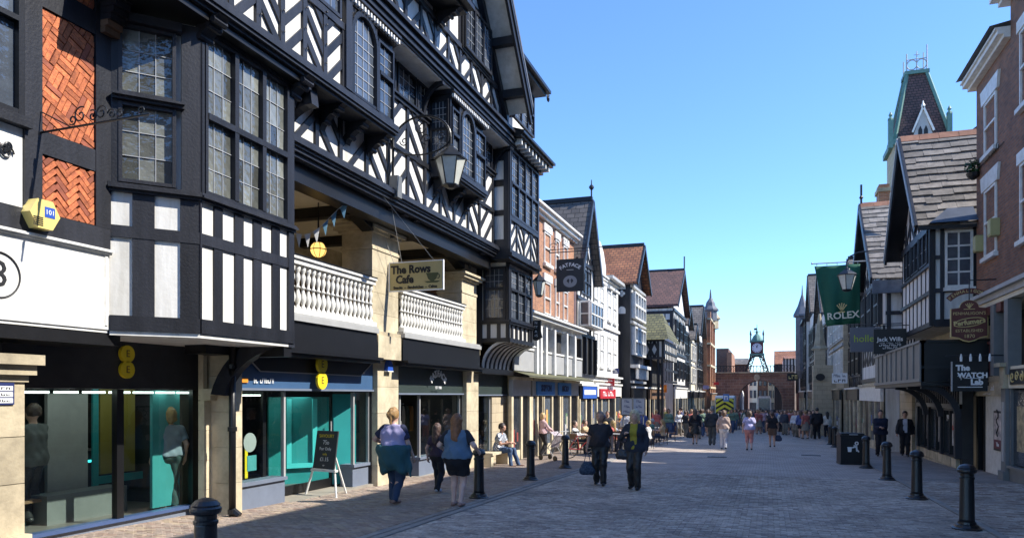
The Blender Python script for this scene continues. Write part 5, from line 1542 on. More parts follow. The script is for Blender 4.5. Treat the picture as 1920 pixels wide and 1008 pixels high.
# projecting building with mossy roof and diamond timbering facing the near end
yM = 50.5
xm0, xm1 = sX(1180, yM), sX(1246, yM)
Mo = thing('porch_building', 'low projecting timbered building with a mossy green roof and diamond patterned side', 'building', ((xm0 + xm1) / 2, yM, gz(0, yM)))
zm = lambda py: onY(1215, py, yM)[1]
FWm = FW(yM)
box('wall', FWm, xm0 - 4, xm1, -7, 0, zm(672), zm(637), M_white, Mo)
box('lower_wall', FWm, xm0 - 4, xm1 - 1.0, -7, -.6, -1.2, zm(674), M_dark, Mo)
xs_ = [sX(p, yM) for p in (1192, 1206, 1220, 1234)]
za, zb = zm(670), zm(640)
for i in range(3):
    a, b2 = xs_[i], xs_[i + 1]; c2 = (a + b2) / 2; zc2 = (za + zb) / 2
    for p, q in (((a, zc2), (c2, zb)), ((c2, zb), (b2, zc2)), ((b2, zc2), (c2, za)), ((c2, za), (a, zc2))): MB(FWm).bar(p, q, .16, 0, .05).out('timber', M_black, Mo)
for x_ in xs_ + [xm1 - .1]: box('timber', FWm, x_ - .08, x_ + .08, 0, .06, za - .1, zb + .1, M_black, Mo)
for z_ in (za - .12, zb): box('timber', FWm, xm0 - 1, xm1, 0, .07, z_, z_ + .16, M_black, Mo)
MB(FWm).add([(xm0 - 4, .4, zm(637)), (xm1 + .3, .4, zm(637)), (xm1 - .6, -3.6, 7.6), (xm0 - 4, -3.6, 7.6), (xm1 + .3, -7, zm(637))], [(0, 1, 2, 3), (1, 4, 2)]).out('roof_slope', M_tile_m, Mo)
for x_ in xs_ + [xm1 - .15]: MB().tube([(x_, yM + .05, zm(672)), (x_, yM + .05, -1)], .09, 6).out('post', M_black, Mo)
Fm = FL(xm1)
for z_ in (2.6, 3.4, 4.6): box('timber', Fm, yM, yM + 7, 0, .06, z_, z_ + .16, M_black, Mo)
for k in range(9): box('timber', Fm, yM + k * .85, yM + .14 + k * .85, 0, .05, 2.6, 5.3, M_black, Mo)
shopfront(Mo, FL(xm1 - 1), yM - .5, yM + 7, gz(0, 54), 1.5, 2.2, M_wood, n=0, posts=4)

# bigger timbered building behind, brown tiled roof, px 1200-1292
yN0, yN1, XN = 59.5, 68.5, -7.05
N_, F_ = facade('gabled_building', 'large timbered building with a broad brown tiled roof and pale verge', 1, XN, yN0, yN1, 8.6, M_white)
yc = (yN0 + yN1) / 2
MB(F_).poly([(yN0, 8.6), (yN1, 8.6), (yc, 11.6)], -.4, 0).out('gable_wall', M_white, N_)
gable_roof_x(N_, yN0, yN1, XN, -19, 8.9, 12.1, M_tile_b, .4, .2, verge=M_black)
MB().tube([(XN + .4, yc, 12), (XN + .4, yc, 13.4)], .06, 5).out('finial', M_iron, N_)
herring(N_, F_, [yN0 + .1 + i * 1.1 for i in range(9)], 5.2, 8.4, .0, None, .16, .16, 3)
for z_ in (2.4, 5.0, 8.4): box('timber', F_, yN0, yN1, 0, .12, z_, z_ + .22, M_black, N_)
for a in (yN0 + .8, yN0 + 3.6, yN0 + 6.4): window(N_, F_, a, a + 1.6, 6.3, 7.8, 3, 2, (1, 1), False, .1, .1, n0=0, n1=.2, pane_n=.08)
for a in (yN0 + .8, yN0 + 3.6, yN0 + 6.4): window(N_, F_, a, a + 1.6, 3.1, 4.6, 3, 2, (1, 1), False, .1, .1, n0=0, n1=.2, pane_n=.08)
FWn = FW(yN0)
box('side_timbering', FWn, sX(1212, yN0), XN, 0, .05, 6.5, 8.4, M_black, N_)
for px in (1222, 1232, 1242, 1252):
    for z_ in (7.0, 7.7):
        x_ = sX(px, yN0)
        box('white_panel', FWn, x_ - .16, x_ + .16, .05, .08, z_, z_ + .45, M_white, N_)
shopfront(N_, F_, yN0, yN1, gz(0, 64), 1.5, 2.3, M_wpaint, n=.06, posts=5)

def timber_house(name, label, side, X, y0, y1, zt, za, roofm, nposts, white=M_white, fas=M_blk, seed=0, storeys=((2.9, 4.6), (5.4, 7.0)), gable=True, jet=.0, balcony=False, winw=1.1, shopm=None):
    t, F = facade(name, label, side, X, y0, y1, zt, white)
    yc = (y0 + y1) / 2
    if gable:
        MB(F).poly([(y0, zt), (y1, zt), (yc, za - .2)], -.4, 0).out('gable_wall', white, t)
        gable_roof_x(t, y0, y1, X, X - side * 9, zt, za, roofm, .4, .15, verge=M_black)
        herring(t, F, [y0 + .1 + i * (y1 - y0 - .2) / nposts for i in range(nposts + 1)], zt + .1, za - .4, .0, [(y0 + .2, zt), (y1 - .2, zt), (yc, za - .4)], .12, .12, 2)
    else:
        MB(F).add([(y0, .4, zt), (y1, .4, zt), (y1, -3.5, za), (y0, -3.5, za), (y0, -7.5, zt), (y1, -7.5, zt)], [(0, 1, 2, 3), (3, 2, 5, 4), (0, 3, 4)]).out('roof_slope', roofm, t)
        box('cornice', F, y0, y1, 0, .4, zt - .2, zt - .02, M_blk, t)
    for (a, b) in storeys:
        n = max(1, int((y1 - y0) / (winw + .9)))
        for i in range(n):
            c = y0 + (i + .5) * (y1 - y0) / n
            window(t, F, c - winw / 2, c + winw / 2, a, b, 3 if winw > 1 else 2, 2, (1, 1), False, .07, .08, n0=0, n1=.16, pane_n=.06, fm=M_blk if white is M_white else M_wpaint)
        if white is M_white:
            herring(t, F, [y0 + .08 + i * (y1 - y0 - .16) / nposts for i in range(nposts + 1)], a - .75, a - .1, .0, None, .12, .12, 1.2, start=seed)
            for k in range(nposts + 1):
                yy = y0 + .08 + k * (y1 - y0 - .16) / nposts
                box('timber', F, yy - .06, yy + .06, 0, .045, a - .02, b + .2, M_black, t)
        box('timber', F, y0, y1, 0, .09, b + .2, b + .38, M_black if white is M_white else M_lgrey, t)
        box('timber', F, y0, y1, 0, .09, a - .12, a - .021, M_black if white is M_white else M_lgrey, t)
    shopfront(t, F, y0, y1, gz(0, yc), 1.5, 2.1, fas, n=.1, posts=3, pil=shopm)
    return t, F
xl_ = lambda y: -6.9 + (y - 70) * .02
timber_house('striped_building', 'tall narrow black and white striped building left of the cream front', 1, -7.2, 69, 73.5, 8.2, 9.8, M_tile_s, 7, gable=True, storeys=((3.0, 4.6), (5.6, 7.3)))
t, F_ = timber_house('cream_building', 'narrow cream building with a small curved gable between timbered fronts', 1, -7.0, 73.6, 77.5, 7.2, 8.6, M_tile_s, 4, white=M_cream, storeys=((3.0, 4.4), (5.2, 6.6)), winw=.9)
timber_house('white_gabled_building', 'white gabled building with few dark timbers left of the red brick tower', 1, -6.8, 77.6, 84.0, 8.0, 11.0, M_tile_s, 4, storeys=((3.0, 4.4), (5.4, 7.0)))
# red-orange brick building with turret and cupola
T_, F_ = facade('brick_tower_building', 'tall red brick building with a turret and cupola beside the arch', 1, -6.3, 84.1, 92.5, 10.2, M_brick_o)
for y_ in (84.3, 87.6, 91.2): box('buttress', F_, y_, y_ + .9, 0, .35, -2, 10.9, M_brick_o, T_)
for y_ in (85.5, 88.8):
    for z_ in (3.0, 5.4, 7.8): sash(T_, F_, y_, y_ + 1.6, z_, z_ + 1.5, (2, 1), n=.03, fm=M_stonel)
for z_ in (2.5, 4.9, 7.3, 10.0): box('string_course', F_, 84.1, 92.5, 0, .4, z_, z_ + .22, M_stonel, T_)
for y_, hh in ((87.9, 0), (91.5, -.6)):
    MB().lathe((-6.2, y_, 10.2 + hh), [(.75, 0), (.75, 1.1), (.95, 1.15), (.95, 1.3), (.6, 1.7), (.5, 2.1), (.15, 2.6), (.05, 3.6)], 8).out('cupola', M_stone if hh else M_lslate, T_)
shopfront(T_, F_, 84.1, 92.5, gz(0, 88), 1.2, 1.9, M_wood, n=.36, posts=4)
box('back_row', FL(-9.5), 24, 95, -8, 0, -2, 7, M_brick_d, E)

# ================================================================ the arch and its clock
YAr = 95.0
ax = lambda px: sX(px, YAr)
azz = lambda py: 1.78 + (740 - py) / 1400.0 * (YAr / (CP + 0.03))
def az(py): return onY(1413, py, YAr)[1]
AR = thing('arch_bridge', 'brown stone arch bridge across the end of the street with an iron railing', 'bridge', (ax(1425), YAr, gz(0, 95)))
xL, xR = ax(1338), ax(1490)
c_, rw = (ax(1384) + ax(1468)) / 2, (ax(1468) - ax(1384)) / 2
zsp, zcr, ztop = az(752), az(712), az(699)
FA_ = FW(YAr)
M_arch = mat_brick('brown_arch_stone', (0.32, 0.19, 0.13), (0.22, 0.13, 0.10), (0.36, 0.29, 0.23), 0.7, 0.33, 0.02, 'AUTO')
mb = MB(FA_)
k = 18
mb.box(xL, c_ - rw, -5, 0, -2.2, ztop).box(c_ + rw, xR, -5, 0, -2.2, ztop)
arcp = [(c_ - rw * math.cos(PI * i / k), zsp + (zcr - zsp) * math.sin(PI * i / k)) for i in range(k + 1)]
for i in range(k): mb.poly([arcp[i], arcp[i + 1], (arcp[i + 1][0], ztop), (arcp[i][0], ztop)], -5, 0)
mb.out('stone_arch', M_arch, AR)
for i in range(k):
    p, q = arcp[i], arcp[i + 1]
    o = lambda a, s: (c_ + (a[0] - c_) * s, zsp + (a[1] - zsp) * s)
    MB(FA_).poly([p, q, o(q, 1.13), o(p, 1.13)], 0, .08 + .02 * (i % 2)).out('voussoir', M_arch, AR)
box('string_course', FA_, xL, xR, 0, .15, ztop - .35, ztop - .2, M_arch, AR)
box('parapet_coping', FA_, xL, xR, -.3, .2, ztop, ztop + .15, M_stone, AR)
n = 24
zr_ = az(686)
for i in range(n + 1):
    x_ = xL + (xR - xL) * i / n
    MB().tube([(x_, YAr, ztop + .15), (x_, YAr, zr_)], .035, 4).out('rail_post', M_iron, AR)
box('top_rail', FA_, xL, xR, -.04, .04, zr_, zr_ + .08, M_iron, AR)
mb = MB(FA_)
for i in range(n):
    a, b2 = xL + (xR - xL) * i / n, xL + (xR - xL) * (i + 1) / n
    mb.bar((a, ztop + .2), (b2, zr_), .03, -.02, 0).bar((a, zr_), (b2, ztop + .2), .03, -.02, 0)
mb.out('rail_lattice', M_iron, AR)
sh = MB(FA_); sh.poly([(ax(1419) + .35 * math.cos(2 * PI * i / 12), az(707) + .4 * math.sin(2 * PI * i / 12)) for i in range(12)], .1, .2); sh.out('crest', M_stone, AR)
# clock
CK = thing('clock_tower', 'ornate iron clock on splayed lattice legs above the arch', 'clock', (ax(1419), YAr + 2, ztop))
xc = ax(1419); yc = YAr + 1.5
z1c, z2c = az(664), az(640)
hw = (ax(1431) - ax(1407)) / 2
for sx_ in (-1, 1):
    for sy_ in (-1, 1):
        MB().tube([(xc + sx_ * hw * 1.9, yc + sy_ * hw * 1.4, ztop), (xc + sx_ * hw * 1.35, yc + sy_ * hw, az(680)), (xc + sx_ * hw * .95, yc + sy_ * hw * .9, z1c)], .09, 5).out('leg', M_iron, CK)
mb = MB()
for sx_ in (-1, 1):
    for i in range(5):
        t0, t1 = i / 5, (i + 1) / 5
        lx = lambda t: xc + sx_ * hw * (1.9 - .95 * t)
        zz = lambda t: ztop + (z1c - ztop) * t
        mb.tube([(lx(t0), yc - hw * 1.2, zz(t0)), (lx(t1) - sx_ * .5, yc - hw * 1.1, zz(t1))], .04, 4).tube([(lx(t0) - sx_ * .5, yc - hw * 1.2, zz(t0)), (lx(t1), yc - hw * 1.1, zz(t1))], .04, 4)
        mb.tube([(lx(t0) - sx_ * .5, yc - hw * 1.2, zz(t0)), (lx(t1) - sx_ * .5, yc - hw * 1.1, zz(t1))], .05, 4)
mb.out('lattice', M_iron, CK)
mb = MB(); mb.tube([(xc - hw * 1.1 * math.cos(PI * i / 10), yc - hw, az(678) + (z1c - az(678)) * .8 * math.sin(PI * i / 10)) for i in range(11)], .08, 4).out('arch_rib', M_iron, CK)
MB().box(xc - hw, xc + hw, yc - hw, yc + hw, z1c, z2c).out('clock_case', mat('clock_red', (.10, .02, .02), .5, .1), CK)
MB().box(xc - hw * 1.15, xc + hw * 1.15, yc - hw * 1.15, yc + hw * 1.15, z1c - .1, z1c + .15).box(xc - hw * 1.15, xc + hw * 1.15, yc - hw * 1.15, yc + hw * 1.15, z2c, z2c + .18).out('case_cornice', M_copper, CK)
Fc = FW(yc - hw)
rad = hw * .78; zc_ = (z1c + z2c) / 2 + .05
dl = MB(Fc).poly([(xc + rad * math.cos(2 * PI * i / 24), zc_ + rad * math.sin(2 * PI * i / 24)) for i in range(24)], .02, .08).out('dial', mat('dial_white', (.7, .72, .8), .4, .03), CK)
mb = MB(Fc)
for i in range(12):
    a = 2 * PI * i / 12
    mb.bar((xc + rad * .72 * math.cos(a), zc_ + rad * .72 * math.sin(a)), (xc + rad * .92 * math.cos(a), zc_ + rad * .92 * math.sin(a)), .06, .08, .10)
mb.out('numerals', M_ltrb, dl)
MB(Fc).bar((xc, zc_), (xc - .05, zc_ + rad * .5), .07, .1, .12).out('hand', M_ltrb, dl)
MB(Fc).bar((xc, zc_), (xc + .1, zc_ + rad * .72), .05, .12, .13).out('hand', M_ltrb, dl)
zt = z2c + .18
for sx_ in (-1, 1):
    for sy_ in (-1, 1): MB().lathe((xc + sx_ * hw, yc + sy_ * hw, zt), [(.08, 0), (.08, .7), (.14, .8), (.02, 1.3)], 6).out('pinnacle', M_iron, CK)
MB().lathe((xc, yc, zt), [(hw * .95, 0), (hw * .85, .25), (hw * .6, .6), (hw * .25, .85), (hw * .2, 1.0), (hw * .24, 1.1), (.06, 1.35), (.03, 2.0)], 10).out('cupola', M_copper, CK)
zv = az(612)
MB().tube([(xc, yc, zt + 1.2), (xc, yc, zv)], .035, 4).box(xc - .35, xc + .05, yc - .02, yc + .02, zv - .3, zv - .05).tube([(xc - .4, yc, zv - .5), (xc + .4, yc, zv - .5)], .03, 4).out('weather_vane', M_iron, CK)

# beyond the arch
def block(name, label, px0, px1, pyt, Y, m, roof=None, pyr=None, depth=10):
    x0, x1 = sX(px0, Y), sX(px1, Y); zt = onY(px0, pyt, Y)[1]
    t = thing(name, label, 'building', ((x0 + x1) / 2, Y, gz(0, 100)))
    box('wall', FW(Y), x0, x1, -depth, 0, -2.2, zt, m, t)
    if roof:
        za = onY(px0, pyr, Y)[1]
        MB().add([(x0, Y - .3, zt), (x1, Y - .3, zt), (x1, Y + depth / 2, za), (x0, Y + depth / 2, za), (x0, Y + depth, zt), (x1, Y + depth, zt)], [(0, 1, 2, 3), (3, 2, 5, 4), (0, 3, 4), (1, 5, 2)]).out('roof', roof, t)
    return t, x0, x1
block('brick_building', 'dark brown brick block just left of the clock beyond the arch', 1343, 1366, 653, 110, M_brick_d)
block('brick_building', 'lower brown brick block beyond the railing left of the clock', 1363, 1372, 660, 104, M_brick_o)
t, a, b2 = block('grey_roofed_building', 'low building with a grey roof beyond the railing left of the clock', 1370, 1402, 683, 118, M_brick_d, M_tile_s, 669)
t, a, b2 = block('orange_roofed_building', 'building with an orange brown tiled roof right of the clock beyond the arch', 1452, 1499, 682, 112, M_black, M_tile_o, 654)
t, a, b2 = block('black_white_building', 'timbered upper floor beyond the railing on the right of the arch', 1470, 1500, 672, 100, M_white, M_tile_o, 664)
for i in range(6): box('timber', FW(100), a + (b2 - a) * i / 5 - .08, a + (b2 - a) * i / 5 + .08, 0, .06, 4, 6.4, M_black, t)
for px0, px1, m, py, lb in ((1384, 1396, M_cream, 706, 'cream street front seen through the left of the arch'), (1396, 1404, M_brick_o, 704, 'brick street front seen through the arch left of the white one'), (1404, 1420, M_cream, 700, 'white street front seen through the middle of the arch'), (1420, 1440, M_brick_d, 700, 'dark brick street front seen through the middle of the arch'), (1440, 1456, M_stone, 704, 'white gabled street front seen through the right of the arch'), (1456, 1474, M_brick_o, 704, 'red brick street front seen through the right edge of the arch')):
    t, a, b2 = block('street_building', lb, px0, px1, py, 150 + px0 % 7, m)
    F_ = FW(150 + px0 % 7)
    for z_ in (1.2, 3.6):
        for i in range(2):
            window(t, F_, a + (b2 - a) * (.12 + .45 * i), a + (b2 - a) * (.42 + .45 * i), z_, z_ + 1.5, 1, 1, (1, 1), False, .08, .08, n0=0, n1=.1, pane_n=.04)
    box('shop_window', F_, a + .2, b2 - .2, .0, .1, -1.7, .3, M_pane, t)
# trees? none stand in the street; distant hill line keeps the horizon closed
# ================================================================ right side
XRr = 6.0
# brick building at the right edge
Rb = thing('brick_building', 'tall brown brick building with white eaves at the right edge', 'building', (XRr, 22, gz(0, 22)))
F_ = FR(XRr)
yr0, yr1 = -16.0, sY(1831, XRr)  # near end extended unseen behind the camera to shade the road and pavement
ysp = sY(1897, XRr)
zr = lambda px, py: onX(px, py, XRr)[1]
ze1 = zr(1831, 165)
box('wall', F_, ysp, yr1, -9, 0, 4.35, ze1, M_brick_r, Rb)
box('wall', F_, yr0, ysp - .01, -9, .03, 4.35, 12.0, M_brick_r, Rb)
box('core_wall', F_, yr0, yr1, -9, -.9, -.8, 4.35, M_dark, Rb)
molding(F_, ysp + .0, yr1 + .3, [(ze1, ze1 + .1, -.5, .18), (ze1 + .1, ze1 + .22, -.5, .32), (ze1 + .22, ze1 + .28, -.5, .38)], 'eaves_cornice', M_wpaint, Rb)
molding(F_, yr0, ysp + .25, [(12.0, 12.12, -.5, .25), (12.12, 12.3, -.5, .45), (12.3, 12.38, -.5, .52)], 'eaves_cornice', M_wpaint, Rb)
MB(F_).add([(ysp, .5, ze1 + .34), (yr1 + .3, .5, ze1 + .34), (yr1 + .3, -4.5, ze1 + 1.2), (ysp, -4.5, ze1 + 1.2)], [(0, 1, 2, 3)]).out('roof_slope', M_lslate, Rb)
MB(F_).add([(yr0, .5, 12.38), (ysp, .5, 12.38), (ysp, -2.5, 14.6), (yr0, -2.5, 14.6), (yr0, -6, 12.38), (ysp, -6, 12.38)], [(0, 1, 2, 3), (3, 2, 5, 4), (1, 5, 2), (0, 3, 4)]).out('roof_slope', M_lslate, Rb)  # unseen roof, its ridge shaped to throw shade across the street
for (pa, pb, pt, pbm) in ((1848, 1870, 178, 283), (1848, 1870, 345, 478)):
    a, b2 = sY(pb, XRr), sY(pa, XRr)
    zt_, zb_ = onX(1870, pt - 30, XRr)[1], onX(1870, pbm - 40, XRr)[1]
    zt_ = onX((pa + pb) / 2, pt + 5, XRr)[1]; zb_ = onX((pa + pb) / 2, pbm, XRr)[1]
    sash(Rb, F_, a, b2, zb_, zt_, (2, 3), n=.03)
    MB(F_).poly([(a - .2, zt_ + .01), (b2 + .2, zt_ + .01), (b2 + .32, zt_ + .45), (a - .32, zt_ + .45)], -.05, .07).out('lintel', M_wpaint, Rb)
for a in (15.5, 18.2, 20.6):
    for z_ in (5.6, 8.9): sash(Rb, F_, a, a + 1.1, z_, z_ + 1.9, (2, 3), n=.06, lintel=M_wpaint)
# gallery storey, fascia and shop
box('gallery_ceiling', F_, yr0, yr1, -1.6, .25, 4.22, 4.34, M_cream, Rb)
molding(F_, yr0, yr1, [(4.345, 4.5, -.1, .3), (4.5, 4.6, -.1, .42)], 'cornice', M_lgrey, Rb)
box('red_frieze', F_, ysp, yr1, -.05, .25, 3.98, 4.215, M_rednbr, Rb)
box('gallery_back', F_, yr0, yr1, -1.7, -1.6, 2.3, 4.22, M_dark, Rb)
box('gallery_floor', F_, yr0, yr1, -1.6, .1, 2.15, 2.3, M_stone, Rb)
for px in (1876, 1903):
    yy = sY(px, XRr - .1)
    box('post', F_, yy - .16, yy + .16, .0, .3, 2.3, 4.2, M_grey, Rb)
nb = 16; ya_, yb_ = sY(1882, XRr), yr1 - .2
for i in range(nb):
    yy = ya_ + (yb_ - ya_) * i / nb
    box('baluster', F_, yy, yy + .05, .05, .1, 2.32, 3.2, M_rednbr, Rb)
box('handrail', F_, ya_, yb_, .02, .14, 3.2, 3.28, M_rednbr, Rb)
box('white_lantern_bracket', F_, yb_ - .1, yb_, .1, .4, 3.35, 3.4, M_wpaint, Rb)
box('stone_frieze', F_, sY(1884, XRr), yr1, -.2, .08, 1.75, 2.148, M_stone, Rb)
marks(Rb, F_, (sY(1884, XRr) + yr1) / 2, .082, 1.98, 1.5, .14, M_ltr, (2, 5)); marks(Rb, F_, (sY(1884, XRr) + yr1) / 2, .082, 1.82, .8, .06, M_ltr, (6,))
zg = gz(0, 23)
yw0, yw1 = sY(1885, XRr), sY(1848, XRr)
box('white_wall', F_, yw0, yw1, -.3, 0, zg - .2, 1.748, M_wpaint, Rb)
box('doorway', F_, yw1, yr1, -.5, -.3, zg - .2, 1.748, M_blk, Rb)
box('door_post', F_, yw1 + .0, yw1 + .15, -.29, .03, zg - .2, 1.748, M_blk, Rb)
box('door_post', F_, yr1 - .3, yr1 - .1, -.29, .03, zg - .2, 1.748, M_blk, Rb)
po = thing('poster', 'framed poster on the white wall left of the grey pilaster', 'poster', (XRr, sY(1872, XRr), .3))
a, b2 = sY(1884, XRr) + .04, sY(1866, XRr)
zp0, zp1 = onX(1876, 845, XRr)[1], onX(1876, 770, XRr)[1]
box('frame', F_, a, b2, .0, .04, zp0, zp1, M_blk, po)
box('print', F_, a + .06, b2 - .06, .041, .045, zp0 + .06, zp1 - .06, mat('poster_print', (.38, .34, .32), .5, .8, 3, dirt=(.03, .03, .04)), po)
box('print_band', F_, a + .06, b2 - .06, .046, .048, zp0 + .06, zp0 + .3, mat('poster_maroon', (.16, .03, .05), .5, .1), po)
text(po, 'The', F_, ((a + b2) / 2, .05, zp0 + .17), .16, M_ltr)
sgm = MB(F_); sgm.tube([((a + b2) / 2 + .1 * math.sin(t * 1.7), .05, zp0 + .4 + .09 * t) for t in range(9)], .02, 4).out('ribbon', M_ltrb, po)
# grey shop front at the edge
yg0, yg1 = 14.0, sY(1885, XRr - .2)
Fg = FR(XRr - .18)
G_ = thing('corner_shop', 'grey panelled shop front with gold lettering at the right edge', 'shop front', (XRr - .2, 19, gz(0, 19)))
for y0 in (yg1 - .38, yg1 - 3.9):
    box('pilaster', Fg, y0, y0 + .38, -.2, .12, zg - .3, 1.95, M_grey, G_)
    box('pilaster_panel', Fg, y0 + .1, y0 + .28, .12, .135, zg + .5, 1.6, M_lgrey, G_)
    box('pilaster_base', Fg, y0 - .04, y0 + .42, -.2, .18, zg - .3, zg + .25, M_grey, G_)
    MB(Fg).box(y0 - .05, y0 + .43, -.2, .2, 1.952, 2.02).box(y0, y0 + .38, -.2, .16, 2.02, 2.5).box(y0 - .08, y0 + .46, -.2, .26, 2.5, 2.6).out('capital', M_stone, G_)
box('fascia', Fg, yg0, yg1 - .4, -.1, .06, 1.95, 2.5, M_cream, G_)
box('name_board', Fg, yg1 - 2.6, yg1 - .62, .061, .09, 2.04, 2.42, M_blk, G_)
for k in range(5): MB(Fg).tube(scroll((yg1 - 2.3 + k * .36, .1, 2.23), .14, .02, 1.3 * (-1) ** k, k), .014, 4).out('gold_scroll', M_gold, G_)
box('stall_riser', Fg, yg0, yg1 - .4, -.1, .04, zg - .4, zg + .35, M_grey, G_)
box('window_sill', Fg, yg0, yg1 - .4, -.1, .1, zg + .352, zg + .42, M_grey, G_)
box('shop_window', Fg, yg0, yg1 - .5, -.05, -.03, zg + .45, 1.9, M_pane, G_)
box('window_frame', Fg, yg1 - .5, yg1 - .401, -.05, .03, zg + .42, 1.948, M_grey, G_)
box('display', Fg, yg1 - 2.2, yg1 - .8, -.029, -.02, zg + .8, 1.5, mat('display_gold', (.45, .36, .2), .5, .6, 5, dirt=(.05, .05, .04)), G_)
# small yellow boxes on the brick wall
for (px, py) in ((1872, 425), (1843, 456)):
    yy = sY(px, XRr); z_ = zr(px, py)
    bx = thing('floodlight_box', 'pale yellow box on the brick wall ' + ('beside the lower sash window' if px == 1872 else 'at the corner beside the white framed window'), 'light box', (XRr, yy, z_))
    box('housing', F_, yy - .16, yy + .16, .0, .22, z_ - .25, z_ + .22, mat('box_yellow', (.42, .38, .16), .6, .1), bx)
    box('front_panel', F_, yy - .13, yy + .13, .22, .235, z_ - .2, z_ + .18, mat('box_pale', (.5, .47, .27), .6, .1), bx)

# jettied timbered house with stone slates
J = thing('jettied_house', 'timbered house with a heavy stone slate roof and a white framed window in its side', 'building', (5, 29, gz(0, 29)))
YJ = 26.35; XJf = 4.9; YJ1 = 32.3
FJf, FJs = FR(XJf), FW(YJ)
zj = lambda px, py: onY(px, py, YJ)[1]
zju = zj(1750, 610)     # underside of the jetty
MB(FJs).box(XJf + .05, XRr + 3.5, -(YJ1 - YJ), -.05, zju, 7.3).out('wall_panel', M_white, J)
xc_ = [sX(p, YJ) for p in (1750, 1762, 1773, 1822, 1832)]
zs_ = {k: zj(1770, k) for k in (420, 427, 540, 548, 478, 485, 598, 612)}
for a, b2 in ((sX(1742, YJ), sX(1752, YJ)), (sX(1763, YJ), sX(1770, YJ)), (sX(1825, YJ), sX(1833, YJ))):
    box('timber', FJs, a, b2, -.05, .03, zju, 7.3, M_black, J)
for z0_, z1_ in ((zs_[612], zs_[598]), (zs_[548], zs_[540]), (zs_[485], zs_[478]), (zj(1770, 427), 7.3)):
    if z0_ == zs_[485]: box('timber', FJs, sX(1752, YJ) + .002, sX(1763, YJ) - .002, -.05, .025, z0_, z1_, M_black, J)
    else: box('timber', FJs, XJf, XRr + 3.5, -.05, .036, z0_, z1_, M_black, J)
window(J, FJs, sX(1771, YJ), sX(1824, YJ), zs_[540] + .01, zj(1790, 432), 1, 1, (2, 4), False, .07, .06, n0=-.04, n1=.06, pane_n=.01, fm=M_wpaint, lm=M_wpaint, lead_w=.05, pm=M_dark and M_pane)
box('window_sill', FJs, sX(1768, YJ), sX(1828, YJ), .037, .14, zs_[540] - .1, zs_[540] + .005, M_wpaint, J)
# front of the house: many narrow white panels
for z0_, z1_ in ((zju, zju + .16), (5.0, 5.12), (5.9, 6.0), (7.1, 7.3)): box('timber', FJf, YJ, YJ1, -.05, .035, z0_, z1_, M_black, J)
for i in range(9):
    yy = YJ + i * (YJ1 - YJ) / 8
    box('timber', FJf, max(YJ, yy - .04), min(YJ1, yy + .04), -.05, -.025, zju + .16, 7.1, M_black, J)
for i in (1, 3, 5):
    a = YJ + (i + .1) * (YJ1 - YJ) / 8
    window(J, FJf, a, a + 1.3, 6.02, 7.08, 2, 1, (1, 2), False, .05, .05, n0=-.03, n1=.06, pane_n=.0)
YJc = (YJ + YJ1) / 2; ZJa = 10.75; ZJe = 7.3
MB(FJf).poly([(YJ, 7.3), (YJ1, 7.3), (YJc, ZJa - .15)], -.4, -.05).out('gable_wall', M_white, J)
herring(J, FJf, [YJ + .1 + i * .83 for i in range(8)], 7.3, ZJa - .3, -.05, [(YJ + .2, 7.3), (YJ1 - .2, 7.3), (YJc, ZJa - .3)], .1, .1, 3)
xo = XJf - .5
ov = .25
sl = (ZJa - ZJe) / (YJc - YJ)
MB().add([(xo, YJ - ov, ZJe - ov * sl), (10, YJ - ov, ZJe - ov * sl), (10, YJc, ZJa), (xo, YJc, ZJa), (xo, YJ1 + ov, ZJe - ov * sl), (10, YJ1 + ov, ZJe - ov * sl)], [(0, 1, 2, 3), (3, 2, 5, 4)]).out('roof_deck', M_blk, J)
rr = random.Random(4)
tiled_roof(J, [(xo, YJ - ov - .03, ZJe - ov * sl), (9.6, YJ - ov - .03, ZJe - ov * sl), (9.6, YJc, ZJa + .02), (xo, YJc, ZJa + .02)], 9, 13, M_slate, 'roof_slate', rr, .02, .3, .035)
tiled_roof(J, [(9.6, YJ1 + ov, ZJe - ov * sl), (xo, YJ1 + ov, ZJe - ov * sl), (xo, YJc, ZJa), (9.6, YJc, ZJa)], 9, 13, M_slate, 'roof_slate', rr, .02, .3, .035, stuff=True)
for i in range(9): MB().add(*(lambda a, b: ([(a, YJc - .2, ZJa - .12), (b, YJc - .2, ZJa - .12), (b, YJc, ZJa + .13), (a, YJc, ZJa + .13), (b, YJc + .2, ZJa - .12), (a, YJc + .2, ZJa - .12)], [(0, 1, 2, 3), (3, 2, 4, 5), (0, 3, 5), (1, 4, 2)]))(xo + i * .6, xo + .59 + i * .6)).out('ridge_tile', M_ridge, J)
for yy, zz in ((YJ - ov, ZJe - ov * sl), (YJ1 + ov, ZJe - ov * sl)):
    MB(FR(xo)).bar((yy, zz - .06), (YJc, ZJa - .06), .3, .0, .08).out('bargeboard', M_black, J)
    MB(FR(xo)).bar((yy, zz + .02), (YJc, ZJa + .02), .10, .081, .11).out('bargeboard_trim', M_lgrey, J)
box('gutter', Matrix.Identity(4), xo, XRr + .1, YJ - ov - .12, YJ - ov - .03, ZJe - ov * sl - .12, ZJe - ov * sl - .02, M_blk, J)
# little lead hood over the window
MB().add([(xc_[0] - .2, YJ - .55, 7.05), (XRr + .0, YJ - .55, 7.05), (XRr, YJ + .1, 7.6), (xc_[0] + .4, YJ + .1, 7.6), (xc_[0] - .2, YJ - .0, 7.05)], [(0, 1, 2, 3), (0, 3, 4)]).out('lead_hood', mat('lead_sheet', (.07, .08, .10), .5, .2, 3), J)
